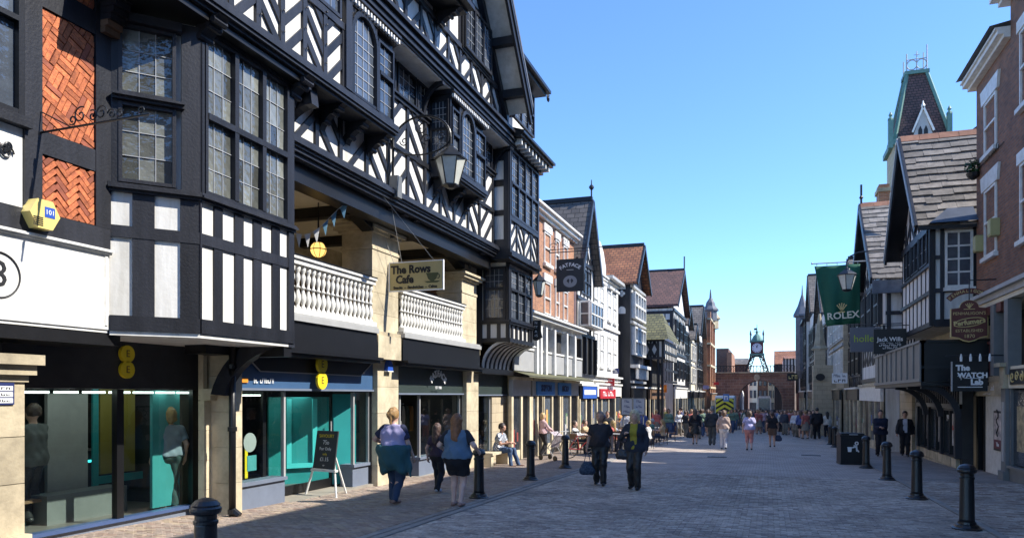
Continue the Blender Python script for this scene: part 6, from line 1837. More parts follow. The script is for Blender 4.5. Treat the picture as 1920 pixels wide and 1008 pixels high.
# storey below: recess, balcony box and shop
box('lower_wall', FJs, XJf + 1.0, XRr + 3, -(YJ1 - YJ), -.4, gz(0, 28) - .4, zju - .01, M_cream, J)
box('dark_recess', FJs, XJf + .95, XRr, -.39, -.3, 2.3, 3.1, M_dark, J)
BAL0, BAL1 = sY(1727, 4.2), sY(1641, 4.2)
FB_ = FR(4.2)
zb0_, zb1_ = onX(1727, 715, 4.2)[1], onX(1727, 642, 4.2)[1]
b_ = thing('timber_balcony', 'dark grey panelled timber balcony jutting over the pavement on the shaded side', 'balcony', (4.6, BAL0, zb0_))
box('front', FB_, BAL0, BAL1, -.08, 0, zb0_, zb1_, M_grey, b_)
box('side', FW(BAL0), 4.2, 6.0, -.08, 0, zb0_, zb1_, M_blk, b_)
box('floor', Matrix.Identity(4), 4.2, 6.0, BAL0 + .05, BAL1, zb0_ - .12, zb0_ - .005, M_blk, b_)
molding(FB_, BAL0 - .05, BAL1, [(zb1_, zb1_ + .07, -.12, .05)], 'handrail', M_grey, b_)
molding(FW(BAL0), 4.15, 6.0, [(zb1_, zb1_ + .07, -.12, .05)], 'handrail', M_blk, b_)
for i in range(9):
    yy = BAL0 + i * (BAL1 - BAL0) / 9
    box('panel_rib', FB_, yy, yy + .09, .0, .04, zb0_ + .1, zb1_ - .001, M_grey, b_)
box('panel_rail', FB_, BAL0, BAL1, .0, .045, zb0_, zb0_ + .1, M_grey, b_)
box('panel_rail', FW(BAL0), 4.2, 6.0, .0, .03, zb0_ + .38, zb0_ + .46, M_iron, b_)
for y_ in (BAL0 + .3, BAL0 + 2.6, BAL0 + 5): brace(b_, FR(5.2), y_, .0, 1.1, y_, .95, zb0_ - .12, .14, .16)
# shop front of the jettied house
SJ = thing('poster_shop', 'timbered shop front with white posters in its windows below the dark balcony', 'shop front', (5.4, 28, gz(0, 28)))
Fj = FR(5.45)
zg = gz(0, 28)
y0, y1 = YJ - .6, 33.5
box('backing', Fj, y0, y1, -.4, -.1, zg - .4, 2.25, M_dark, SJ)
box('white_panel', Fj, y0, y1, -.1, -.03, 1.5, 2.2, M_white, SJ)
for i in range(26): box('timber', Fj, y0 + .05 + i * .3, y0 + .16 + i * .3, -.03, .02, 1.5, 2.2, M_black, SJ)
box('timber', Fj, y0, y1, -.03, .05, 1.36, 1.5, M_grey, SJ)
box('timber', Fj, y0, y1, -.03, .05, 2.2, 2.34, M_black, SJ)
rs = random.Random(9)
for i in range(12):
    for j in range(2): box('stone_block', Fj, y0 + i * .65 + .3 * j, y0 + i * .65 + .3 * j + .635, -.1, rs.uniform(0, .02), zg - .25 + j * .3, zg + .035 + j * .3, M_stone, SJ)
for i in range(4):
    a = y0 + .1 + i * 2.0
    box('post', Fj, a - .1, a + .1, -.1, .09, zg + .35, 1.36, M_black, SJ)
    wf = window(SJ, Fj, a + .1, a + 1.8, zg + .36, 1.35, 2, 1, (1, 1), False, .06, .07, n0=-.1, n1=.03, pane_n=-.05, fm=M_blk, pm=M_pane)
    box('window_poster', Fj, a + .3, a + .95, -.044, -.04, zg + .7, 1.2, mat('poster_white', (.55, .54, .52), .6, .3, 4, dirt=(.12, .12, .12)), SJ)
    if i == 0:
        text(SJ, 'SALE', Fj, (a + .62, -.035, .75), .22, mat('poster_red', (.6, .05, .04), .5, 0))
    if i == 0: text(SJ, 'you', Fj, (a + 1.4, -.035, 1.1), .3, M_ltr)
# chimney and gabled house further on
K2 = thing('gabled_house', 'slate roofed gabled house with red ridge tiles and brick chimney behind the green flag', 'building', (5, 37, gz(0, 37)))
YK0, YK1, XKf = 35.4, 43.2, 4.75
YKc = 39.5; ZKa, ZKe = 10.9, 7.0
FKf = FR(XKf)
box('wall', FKf, YK0, YK1, -9, 0, -1.5, ZKe, M_white, K2)
MB(FKf).poly([(YK0, ZKe), (YK1, ZKe), (YKc, ZKa - .15)], -.4, 0).out('gable_wall', M_white, K2)
sl = (ZKa - ZKe) / (YKc - YK0); xo = 4.2
MB().add([(xo, YK0 - .3, ZKe - .3 * sl), (12, YK0 - .3, ZKe - .3 * sl), (12, YKc, ZKa), (xo, YKc, ZKa), (xo, YK1 + .3, ZKe - .3), (12, YK1 + .3, ZKe - .3)], [(0, 1, 2, 3), (3, 2, 5, 4)]).out('roof_deck', M_blk, K2)
tiled_roof(K2, [(xo, YK0 - .33, ZKe - .3 * sl), (9, YK0 - .33, ZKe - .3 * sl), (9, YKc, ZKa + .02), (xo, YKc, ZKa + .02)], 8, 15, M_slate, 'roof_slate', rr, .02, .3, .03)
for i in range(8): MB().add(*(lambda a, b: ([(a, YKc - .2, ZKa - .12), (b, YKc - .2, ZKa - .12), (b, YKc, ZKa + .13), (a, YKc, ZKa + .13), (b, YKc + .2, ZKa - .12), (a, YKc + .2, ZKa - .12)], [(0, 1, 2, 3), (3, 2, 4, 5), (0, 3, 5), (1, 4, 2)]))(xo + i * .6, xo + .59 + i * .6)).out('ridge_tile', M_ridge, K2)
MB(FR(xo)).bar((YK0 - .3, ZKe - .3 * sl - .06), (YKc, ZKa - .06), .34, 0, .08).out('bargeboard', M_black, K2)
MB(FR(xo)).bar((YK1 + .3, ZKe - .36), (YKc, ZKa - .06), .34, 0, .08).out('bargeboard', M_black, K2)
MB().tube([(xo + .05, YKc, ZKa), (xo + .05, YKc, ZKa + 1.0)], .05, 6).lathe((xo + .05, YKc, ZKa + .3), [(.05, 0), (.11, .08), (.05, .16)], 6).out('finial', M_iron, K2)
x0c, x1c = sX(1648, 44), sX(1668, 44)
MB().box(x0c, x1c, 44, 45, 7, onY(1655, 345, 44)[1]).out('chimney', M_brick_o, K2)
MB().box(x0c - .08, x1c + .08, 43.92, 45.08, onY(1655, 345, 44)[1] - .4, onY(1655, 345, 44)[1] - .2).out('chimney_band', M_stone, K2)
box('eaves_beam', Matrix.Identity(4), xo, 6.5, YK0 - .35, YK0 - .2, ZKe - .9, ZKe - .35, M_lslate, K2)
FWk2 = FW(YK0)
box('side_wall', FWk2, XKf, 9, 0, .01, -1.5, ZKe - .1, M_white, K2)
for x_ in (XKf + .05, XKf + .8, XKf + 1.5): box('timber', FWk2, x_, x_ + .16, .01, .05, 2.2, ZKe, M_black, K2)
for z_ in (3.2, 5.2): box('timber', FWk2, XKf, 7, .01, .06, z_, z_ + .16, M_black, K2)
herring(K2, FKf, [YK0 + .1 + i * .95 for i in range(9)], 3.2, 4.6, 0, None, .14, .14, 2)
herring(K2, FKf, [YK0 + .1 + i * .95 for i in range(9)], 7.0, ZKa - .3, 0, [(YK0 + .2, 7.0), (YK1 - .2, 7.0), (YKc, ZKa - .3)], .12, .12, 3)
for z_ in (2.4, 4.6, 6.85): box('timber', FKf, YK0, YK1, 0, .1, z_, z_ + .18, M_black, K2)
for a in (YK0 + .8, YK0 + 3.2, YK0 + 5.6): window(K2, FKf, a, a + 1.4, 4.9, 6.7, 3, 2, (1, 2), False, .08, .08, n0=0, n1=.2, pane_n=.08)
shopfront(K2, FKf, YK0, YK1, gz(0, 39), 1.5, 2.2, M_wpaint, n=.06, posts=4, pil=M_stone)
# infill between the two houses
I2 = thing('jettied_house', 'low timbered link with a carved canopy behind the hanging signs on the shaded side', 'building', (5.4, 34, gz(0, 34)))
box('wall', FR(5.4), 32.4, 35.3, -8, 0, -1.2, 6.2, M_white, I2)
for k in range(5): box('timber', FR(5.4), 32.45 + k * .65, 32.6 + k * .65, 0, .05, 2.2, 6.2, M_black, I2)
for z_ in (2.2, 4.0, 6.0): box('timber', FR(5.4), 32.4, 35.3, 0, .07, z_, z_ + .16, M_black, I2)
box('stone_front', FR(5.3), 32.4, 35.3, -.09, .02, -1.0, 2.19, M_ashlar, I2)
window(I2, FR(5.4), 33, 34.6, 4.3, 5.8, 2, 2, (1, 1), False, .08, .08, n0=0, n1=.12, pane_n=.05)
# the dark pyramid turret behind
YT = 47.0
TW = thing('turret', 'tall dark pointed turret with green copper edges, iron cresting and a white dormer', 'turret', (sX(1725, YT), YT + 1.7, 8))
tx = lambda px: sX(px, YT)
tz = lambda py: onY(1725, py, YT)[1]
x0, x1 = tx(1677), tx(1782); dx = (x1 - x0)
xt0, xt1 = tx(1705), tx(1744)
cxx = (x0 + x1) / 2; ct = (xt0 + xt1) / 2
zb_, zt_ = tz(258), tz(127)
hw_, ht_ = dx / 2, (xt1 - xt0) / 2
Yc2 = YT + hw_
V = [(cxx - hw_, Yc2 - hw_, zb_), (cxx + hw_, Yc2 - hw_, zb_), (cxx + hw_, Yc2 + hw_, zb_), (cxx - hw_, Yc2 + hw_, zb_), (ct - ht_, Yc2 - ht_, zt_), (ct + ht_, Yc2 - ht_, zt_), (ct + ht_, Yc2 + ht_, zt_), (ct - ht_, Yc2 + ht_, zt_)]
M_turret = mat_brick('purple_slate_courses', (0.13, 0.07, 0.065), (0.08, 0.05, 0.05), (0.02, 0.02, 0.02), 0.25, 0.16, 0.02, 'AUTO', bump=.6)
MB().add(V, [(0, 1, 5, 4), (1, 2, 6, 5), (2, 3, 7, 6), (3, 0, 4, 7), (4, 5, 6, 7)]).out('spire', M_turret, TW)
for i in range(4): MB().tube([V[i], V[i + 4]], .12, 5).out('copper_hip', M_copper, TW)
MB().box(cxx - hw_ - .2, cxx + hw_ + .2, Yc2 - hw_ - .2, Yc2 + hw_ + .2, zb_ - .3, zb_).out('eaves', M_copper, TW)
MB().box(cxx - hw_, cxx + hw_, Yc2 - hw_, Yc2 + hw_, 3, zb_ - .3).out('tower_wall', M_ashlar, TW)
MB().box(ct - ht_ - .12, ct + ht_ + .12, Yc2 - ht_ - .12, Yc2 + ht_ + .12, zt_, zt_ + .2).out('top_cornice', M_copper, TW)
cr = MB()
for side in (-1, 1):
    for a in (-1, 1):
        cr.tube([(ct + side * ht_, Yc2 + a * ht_, zt_ + .2), (ct + side * ht_, Yc2 + a * ht_, zt_ + (1.2 if side < 0 else 1.6))], .035, 5)
for k in (-1, 1):
    yy = Yc2 - ht_
    cr.tube([(ct + k * ht_ * .48 + .26 * math.cos(t), yy, zt_ + .55 + .28 * math.sin(t)) for t in [2 * PI * i / 16 for i in range(17)]], .03, 4, False)
cr.tube([(ct - ht_, Yc2 - ht_, zt_ + .86), (ct + ht_, Yc2 - ht_, zt_ + .86)], .025, 4).tube([(ct, Yc2 - ht_, zt_ + .2), (ct, Yc2 - ht_, zt_ + 1.3)], .025, 4).tube([(ct - .15, Yc2 - ht_, zt_ + 1.1), (ct + .15, Yc2 - ht_, zt_ + 1.1)], .02, 4)
cr.out('iron_cresting', M_lgrey, TW)
dx0, dx1 = tx(1711), tx(1750); dzt = tz(205)
yd = Yc2 - hw_ - .05
MB(FW(yd)).poly([(dx0, zb_ - .0), (dx1, zb_ - .0), (dx1 - .1, zb_ + .35), ((dx0 + dx1) / 2, dzt), (dx0 + .1, zb_ + .35)], -1.2, 0).out('dormer', M_lgrey, TW)
for xx in (-.14, .14): MB(FW(yd)).poly([((dx0 + dx1) / 2 + xx - .1, zb_), ((dx0 + dx1) / 2 + xx + .1, zb_), ((dx0 + dx1) / 2 + xx + .1, zb_ + .4), ((dx0 + dx1) / 2 + xx, zb_ + .65), ((dx0 + dx1) / 2 + xx - .1, zb_ + .4)], .0, .02).out('lancet_window', M_ltrb, TW)
for s_ in (-1, 1): MB(FW(yd)).bar(((dx0 + dx1) / 2 + s_ * (dx1 - dx0) * .52, zb_ + .3), ((dx0 + dx1) / 2, dzt + .1), .1, .0, .1).out('dormer_verge', M_wpaint, TW)
MB().lathe(((dx0 + dx1) / 2, yd, dzt), [(.05, 0), (.12, .15), (.05, .3), (.02, .45)], 6).out('finial', M_wpaint, TW)
for px in (1669, 1779):
    MB().box(tx(px) - .12, tx(px) + .12, Yc2 - hw_ - .3, Yc2 - hw_, zb_ - .5, tz(222)).lathe((tx(px), Yc2 - hw_ - .15, tz(222)), [(.16, 0), (.16, .1), (.05, .2), (.12, .3), (.02, .5)], 6).out('pinnacle', M_copper, TW)
# parapet behind the slate roof
PB2 = thing('rear_building', 'stone parapet and slate roof rising behind the jettied house', 'building', (8, 42, 6))
box('parapet', FW(41), sX(1686, 41), sX(1822, 41), -1, 0, 6, onY(1750, 255, 41)[1], M_stone, PB2)
box('coping', FW(41), sX(1684, 41), sX(1815, 41), -1, .1, onY(1750, 255, 41)[1], onY(1750, 251, 41)[1], M_stonel, PB2)
MB().add([(sX(1790, 38), 38, onY(1790, 268, 38)[1]), (sX(1850, 38), 38, onY(1790, 268, 38)[1]), (sX(1850, 38), 38.5, onY(1850, 205, 38)[1] + 1), (sX(1838, 38), 38.5, onY(1838, 228, 38)[1])], [(0, 1, 2, 3)]).out('roof_slope', M_brick_d, PB2)

# farther shaded side
timber_house('timbered_building', 'timbered building with jettied gable behind the green flag', -1, 4.7, 43.3, 49.5, 7.2, 9.4, M_tile_s, 6, seed=1)
t, F_ = timber_house('stone_building', 'pale sandstone front with a pinnacled gable beyond the green flag', -1, 4.35, 49.6, 60, 7.4, 8.6, M_tile_s, 5, white=M_ashlar, gable=False, storeys=((2.9, 4.6), (5.3, 6.8)), shopm=M_stone)
# stone turret on its corner, px 1527-1555
Yt = 55.0
st = thing('stone_pinnacle', 'pale stone gable with a spired pinnacle left of the grey hanging sign', 'pinnacle', (4.0, Yt, gz(0, 55)))
xa_, xb_ = sX(1525, Yt), sX(1551, Yt)
box('base', FW(Yt), xa_, xb_ + .8, -1.6, 0, -1.4, onY(1540, 684, Yt)[1], M_ashlar, st)
MB().box(xa_ + .1, xb_ - .1, Yt + .1, Yt + 1.1, onY(1540, 684, Yt)[1], onY(1540, 655, Yt)[1]).out('shaft', M_ashlar, st)
zb2 = onY(1540, 655, Yt)[1]
MB().lathe(((xa_ + xb_) / 2, Yt + .6, zb2), [(.55, 0), (.6, .1), (.42, .3), (.3, 1.0), (.2, 1.8), (.08, 2.5)], 6).out('spirelet', M_stone, st)
MB(FW(Yt)).poly([((xa_ + xb_) / 2 - .45, 2.7), ((xa_ + xb_) / 2 + .45, 2.7), ((xa_ + xb_) / 2, 3.6)], 0, .06).out('pediment', M_stone, st)
MB(FW(Yt)).poly([((xa_ + xb_) / 2 + .3 * math.cos(2 * PI * i / 12), 3.0 + .25 * math.sin(2 * PI * i / 12)) for i in range(12)], .06, .09).out('carved_crest', M_ltrb, st)
timber_house('timbered_building', 'tall timbered building with steep slate gable seen left of the green flag', -1, 4.15, 60.1, 69, 8.0, 11.6, M_tile_s, 8, seed=0, storeys=((2.9, 4.5), (5.2, 6.9)))
timber_house('timbered_building', 'narrow tall timbered building with slate roof beyond the steep slate gable', -1, 3.85, 69.1, 78, 9.0, 12.6, M_tile_s, 8, seed=1, storeys=((2.9, 4.5), (5.4, 7.6)))
t, F_ = timber_house('timbered_building', 'farthest timbered building on the shaded side with a corner turret', -1, 3.55, 78.1, 90, 9.2, 10.8, M_tile_s, 9, gable=False, storeys=((2.6, 4.2), (5.0, 6.6), (7.2, 8.6)))
MB().lathe((3.4, 84, 3.5), [(.3, 0), (.7, .8), (.7, 6.4), (.95, 6.5), (.95, 6.7), (.5, 7.6), (.1, 8.8), (.03, 9.8)], 8).out('turret', M_lslate, t)
t, F_ = facade('timbered_building', 'low timbered house joining the shaded side to the arch', -1, 3.3, 90.1, 99, 6.2, M_white)
for k in range(10): box('timber', F_, 90.2 + k * .95, 90.4 + k * .95, 0, .06, 2, 6.2, M_black, t)
box('red_front', F_, 90.1, 95, .0, .1, -1.8, 2, M_rednbr, t)
# white striped hoarding / blinds, px 1510-1535
hb = thing('striped_blind', 'grey and white striped shop blind on the shaded side near the arch', 'awning', (3.4, 70, 0))
for k in range(10): box('stripe', FR(3.95), 66.2 + k * .5, 66.45 + k * .5, .2, .26, -1.0, 1.5, M_lgrey if k % 2 else M_wpaint, hb)
box('backing', FR(3.95), 66.1, 71.3, .12, .199, -1.0, 1.55, M_grey, hb)

# ---- signs and lamps on the right
def sign_text(t, lines, Y, cx):
    for s, z, sz, m in lines: text(t, s, FW(Y), (cx, .006, z), sz, m, .003, off=.004)
t, a, b2, c, d = hang_sign('black square sign with white serif lettering hung next to the grey sign', 1638, 1700, 616, 663, 31.0, M_blk, 4.95, .12, scrolls=False)
h = d - c; mx_ = (a + b2) / 2
sign_text(t, (('Jack Wills', d - h * .42, .22, M_ltr),), 31.0, mx_)
marks(t, FW(31.0), mx_, .003, d - h * .56, .7, .03, M_ltr, (3, 4, 3)); marks(t, FW(31.0), mx_, .003, d - h * .65, .75, .07, M_ltr, (11,)); marks(t, FW(31.0), mx_, .003, d - h * .76, .5, .07, M_ltr, (7,))
t, a, b2, c, d = hang_sign('grey square sign with yellow green lettering partly behind the black square sign', 1594, 1652, 613, 659, 34.0, mat('sign_grey', (.13, .14, .16), .5, .05), 5.4, .12, scrolls=False)
text(t, 'hollei', FW(34.0), ((a + b2) / 2 - .02, .006, (c + d) / 2 + .03), .42, mat('lime_lettering', (.42, .55, .03), .5, 0), sx=.95)
t, a, b2, c, d = hang_sign('black square watch shop sign with white lettering in front of the brown railing', 1786, 1852, 677, 733, 22.6, M_blk, 6.0, .15, scrolls=False)
box('edge_strip', FW(22.6), a - .03, a, -.05, .01, c, d, M_lgrey, t)
h = d - c; mx_ = (a + b2) / 2
text(t, 'The', FW(22.6), (a + .24, .006, d - h * .22), .2, M_ltr, off=.012)
text(t, 'WATCH', FW(22.6), (mx_ + .06, .006, d - h * .47), .185, M_ltr, off=.008)
text(t, 'Lab', FW(22.6), (b2 - .25, .006, d - h * .70), .2, M_ltr, off=.012)
box('underline', FW(22.6), a + .12, b2 - .12, .002, .008, c + h * .13, c + h * .155, M_ltr, t)
MB(FW(22.6)).tube([(a + .12, .006, d - h * .5), (a + .17, .006, d - h * .4), (a + .2, .006, d - h * .62), (a + .24, .006, d - h * .44), (a + .28, .006, d - h * .56), (b2 - .1, .006, d - h * .57)], .008, 4).out('zigzag_line', M_ltr, t)
for k in range(4): MB().lathe((a + .2 + k * .22, 22.6, d + .0), [(.03, 0), (.035, .1), (.015, .2)], 6).out('finial', M_ltr, t)
# shaped perfumer's sign with arched banner
Yp = 24.0
x0, x1 = sX(1782, Yp), sX(1853, Yp); z0, z1_ = onY(1818, 641, Yp)[1], onY(1818, 562, Yp)[1]
mx_ = (x0 + x1) / 2; W = x1 - x0; H = z1_ - z0
PS = thing('hanging_sign', 'large dark red shaped sign with gold edging under an arched name banner', 'sign', (mx_, Yp, z0))
FP_ = FW(Yp)
def outline(s):
    w2 = W / 2 * s
    top = [(mx_ + w2, z0 + H * .80), (mx_ + w2 * .55, z0 + H * .82)] + [(mx_ + w2 * .52 * math.cos(t), z0 + H * .83 + H * .17 * s * math.sin(t)) for t in [PI * i / 10 for i in range(11)]] + [(mx_ - w2 * .55, z0 + H * .82), (mx_ - w2, z0 + H * .80)]
    bot = [(mx_ - w2, z0 + H * .12 + (1 - s) * H * .5), (mx_ - w2 * .6, z0 + H * .10 + (1 - s) * H * .3), (mx_ - w2 * .3, z0 + H * .03 + (1 - s) * H * .5), (mx_, z0 + (1 - s) * H * .5), (mx_ + w2 * .3, z0 + H * .03 + (1 - s) * H * .5), (mx_ + w2 * .6, z0 + H * .10 + (1 - s) * H * .3), (mx_ + w2, z0 + H * .12 + (1 - s) * H * .5)]
    return top + bot
def fan(F, P, n0, n1):
    mb = MB(F); c = (mx_, z0 + H * .45)
    for i in range(len(P)): 
        q = [c, P[i], P[(i + 1) % len(P)]]
        mb.poly(q, n0, n1)
    return mb
fan(FP_, outline(1.0), -.05, 0).out('board', M_gold, PS)
fan(FP_, outline(.95), -.04, .012).out('painted_face', M_rednbr, PS)
text(PS, "PENHALIGON'S", FP_, (mx_, .018, z0 + H * .68), .118, M_gold, .002)
text(PS, 'Perfumers', FP_, (mx_, .03, z0 + H * .47), .19, M_gold, .002, off=.006, rot=.12)
MB(FP_).tube([(mx_ + W * .41 * math.cos(t), .02, z0 + H * .47 + H * .10 * math.sin(t) + .05 * math.cos(t)) for t in [2 * PI * i / 24 for i in range(25)]], .012, 4, False).out('oval_border', M_gold, PS)
text(PS, 'ESTABLISHED', FP_, (mx_, .018, z0 + H * .27), .115, M_gold, .002)
text(PS, '1870', FP_, (mx_, .018, z0 + H * .14), .14, M_gold, .002)
cm = MB(FP_)
for a_ in (-.6, -.3, 0, .3, .6): cm.bar((mx_, z0 + H * .80), (mx_ + .17 * math.sin(a_), z0 + H * .80 + .15 * math.cos(a_)), .015, .013, .02)
cm.box(mx_ - .14, mx_ + .14, .013, .022, z0 + H * .775, z0 + H * .79); cm.out('crest_emblem', M_gold, PS)
arcb = [(mx_ + .60 * math.sin(t), z1_ - .42 + .60 * math.cos(t)) for t in [-.85 + 1.7 * i / 12 for i in range(13)]]
mb = MB(FP_)
for i in range(12):
    p, q = arcb[i], arcb[i + 1]
    mb.poly([p, q, (mx_ + (q[0] - mx_) * 1.26, z1_ - .42 + (q[1] - z1_ + .42) * 1.26), (mx_ + (p[0] - mx_) * 1.26, z1_ - .42 + (p[1] - z1_ + .42) * 1.26)], -.03, 0)
mb.out('name_banner', M_rednbr, PS)
arc_text(PS, "PENHALIGON'S", FP_, (mx_, .004, z1_ - .42), .675, -.78, .78, .12, M_gold)
MB().tube([(mx_, Yp, z1_), (mx_, Yp, z1_ + .55), (6.0, Yp, z1_ + .55)], .02, 5).out('arm', M_iron, PS)
# green flag on a pole
Yf = 36.0
fx0, fx1 = sX(1527, Yf), sX(1613, Yf)
zf_t, zf_b = onY(1570, 497, Yf)[1], onY(1570, 611, Yf)[1]
FLG = thing('flag', 'large dark green flag with a gold crown and lettering hanging from a horizontal pole', 'flag', (fx1, Yf, zf_b))
M_flag = mat('flag_green', (.006, .085, .045), .75, .12, 3)
nx_, nz_ = 24, 16
vs, fs = [], []
for j in range(nz_ + 1):
    for i in range(nx_ + 1):
        u, v = i / nx_, j / nz_
        xl0 = fx0 + (.5) * v; xr = fx1
        x = xl0 + (xr - xl0) * u
        z = zf_t + (zf_b - zf_t) * v - .04 * u * 0 + .12 * v * u
        y = Yf + .07 * math.sin(u * 14 + v * 1.5) * (.3 + v) + .05 * math.sin(u * 5 + v * 4)
        vs.append((x, y, z))
for j in range(nz_):
    for i in range(nx_):
        a = j * (nx_ + 1) + i
        fs.append((a, a + 1, a + nx_ + 2, a + nx_ + 1))
fl = MB().add(vs, fs).out('cloth', M_flag, FLG, smooth=True)
so = fl.modifiers.new('thick', 'SOLIDIFY'); so.thickness = .012
MB().tube([(fx0 - .1, Yf, zf_t + .12), (5.0, Yf, zf_t + .12)], .025, 6).lathe((fx0 - .1, Yf, zf_t + .08), [(.02, 0), (.05, .05), (.02, .1)], 6).out('pole', M_lgrey, FLG)
for k in range(5):
    xk = fx0 + .1 + k * (fx1 - fx0 - .2) / 4
    MB().tube([(xk, Yf, zf_t), (xk, Yf, zf_t + .12)], .012, 4).out('ring', M_lgrey, FLG)
cxf = fx0 + .62 * (fx1 - fx0)
text(FLG, 'ROLEX', FW(Yf - .16), (cxf, .0, onY(1580, 592, Yf)[1]), .42, mat('flag_gold', (.75, .72, .55), .6, 0), .003, off=.008, rot=.06)
cw = MB(FW(Yf - .16)); zc_ = onY(1577, 578, Yf)[1]
for a_ in (-.7, -.35, 0, .35, .7): cw.bar((cxf - .05, zc_ - .14), (cxf - .05 + .26 * math.sin(a_), zc_ - .14 + .32 * math.cos(a_)), .035, 0, .006).poly([(cxf - .05 + .28 * math.sin(a_) + .03 * math.cos(2 * PI * i / 6), zc_ - .14 + .34 * math.cos(a_) + .03 * math.sin(2 * PI * i / 6)) for i in range(6)], 0, .006)
cw.box(cxf - .18, cxf + .08, 0, .007, zc_ - .19, zc_ - .15)
cw.out('crown_emblem', M_gold, FLG)
# street lantern on the right
Yl = 33.0; xl = sX(1588, Yl); zl_ = onY(1588, 500, Yl)[1]
lantern('street_lantern', 'black street lantern hanging in front of the green flag', (xl, Yl, zl_), .72, .98)
lb = thing('lamp_bracket', 'curved swan neck arm carrying the lantern in front of the flag', 'bracket', (4.4, Yl, zl_))
MB().tube([(xl + .0, Yl, zl_), (xl, Yl, zl_ + .2), (xl + .12, Yl, zl_ + .42), (xl + .4, Yl, zl_ + .55), (xl + .9, Yl, zl_ + .6), (4.9, Yl, zl_ + .6)], .028, 6).out('arm', M_iron, lb)
# hanging basket bracket at the top right, px 1815,320
yy = sY(1832, 5.95); z_ = onX(1832, 318, 5.95)[1]
ib = thing('iron_bracket', 'ornate iron bracket with a hanging basket on the brick wall top right', 'bracket', (6, 22.9, z_))
MB().tube([(5.97, yy, z_), (5.97, yy - 2.6, z_)], .012, 4).tube([(5.97, yy, z_), (5.4, yy, z_)], .014, 4).out('arm', M_iron, ib)
for k in range(4): MB().tube([(5.95, yy - 1.2 - k * .3 + .1 * math.cos(t), z_ + .05 + .1 * math.sin(t)) for t in [k + .5 * i for i in range(10)]], .01, 4).out('scroll', M_iron, ib)
hb2 = thing('hanging_basket', 'small leafy hanging basket at the corner of the brick building', 'plant', (5.85, yy, z_))
MB().lathe((5.85, yy, z_ - .1), [(.05, -.2), (.16, -.1), (.2, 0)], 8).out('basket', M_iron, hb2)
lv = MB()
for k in range(220):
    a, rad = rnd.uniform(0, 2 * PI), rnd.uniform(0, .24)
    p = Vector((5.85 + rad * math.cos(a), yy + rad * math.sin(a), z_ + rnd.uniform(-.08, .28)))
    u = Vector((rnd.uniform(-1, 1), rnd.uniform(-1, 1), rnd.uniform(-1, 1))).normalized() * .05; v = u.orthogonal().normalized() * .03
    lv.add([p - u, p + v, p + u, p - v], [(0, 1, 2, 3)])
lv.out('leaves', mat('leaf_green', (.04, .10, .02), .6, .3), hb2, kind='stuff')
# white notice sign px 1560-1590 x 700-718, and dark round sign
def small_sign(label, px0, px1, py0, py1, Y, m, lines=(), lm=None, cat='sign', side=0, nm='sign'):
    x0, x1 = sX(px0, Y), sX(px1, Y); z0, z1_ = onY(px0, py1, Y)[1], onY(px0, py0, Y)[1]
    t = thing(nm, label, cat, ((x0 + x1) / 2, Y, z0))
    box('board', FW(Y), x0, x1, -.05, 0, z0, z1_, m, t)
    MB().tube([((x1 if side > 0 else x0), Y, z1_), ((x1 + 1.2 if side > 0 else x0 - 1.2), Y, z1_ + .05)], .02, 4).out('arm', M_iron, t)
    n = len(lines)
    for i, s in enumerate(lines):
        zz = z1_ - (i + .5) * (z1_ - z0) / n
        if s == 'FOR SALE': text(t, s, FW(Y), ((x0 + x1) / 2, .004, zz), min((z1_ - z0) / n * .9, (x1 - x0) * .2), lm or M_ltrb)
        else: marks(t, FW(Y), (x0 + x1) / 2, .003, zz, (x1 - x0) * .8, (z1_ - z0) / n * .55, lm or M_ltrb, tuple(len(q) for q in s.split()))
    return t
small_sign('white letting sign with red and blue strips on the shaded side', 1560, 1589, 699, 718, 48, M_ltr, ('SHOP TO', 'LET'), side=1)
small_sign('black oval sign near the right foot of the arch', 1476, 1498, 699, 713, 85, M_blk, ('INN',), M_gold, side=1)
small_sign('red sign hanging above the shop on the sunny side with white lettering', 1121, 1152, 709, 723, 40, mat('red_sign', (.45, .02, .03), .5, .05), ('THE CAFE', 'UPSTAIRS'), M_ltr, side=-1)
small_sign('white sign under the red sign on the sunny side', 1117, 1150, 724, 731, 39.5, M_ltr, ('FOR SALE',), M_ltrb, side=-1)
small_sign('small dark blue sign below the white building on the sunny side', 1138, 1160, 690, 700, 42, mat('navy_paint', (.02, .03, .12), .5, 0), ('OPTICIAN',), M_ltr, side=-1)
small_sign('bright orange square sign among the cafe fronts on the sunny side', 1235, 1250, 721, 735, 56, mat('orange_sign', (.85, .25, .02), .5, 0), side=-1)
small_sign('small black square sign beside the orange sign', 1184, 1198, 733, 743, 50, M_blk, ('BAR',), M_ltr, side=-1)
small_sign('red round sign beside the red brick building near the arch', 1338, 1348, 716, 721, 86, mat('red_sign', (.45, .02, .03), .5, .05), side=-1)
small_sign('lilac square sign beside the red brick building near the arch', 1318, 1329, 722, 729, 82, mat('lilac_sign', (.20, .18, .35), .5, .05), side=-1)
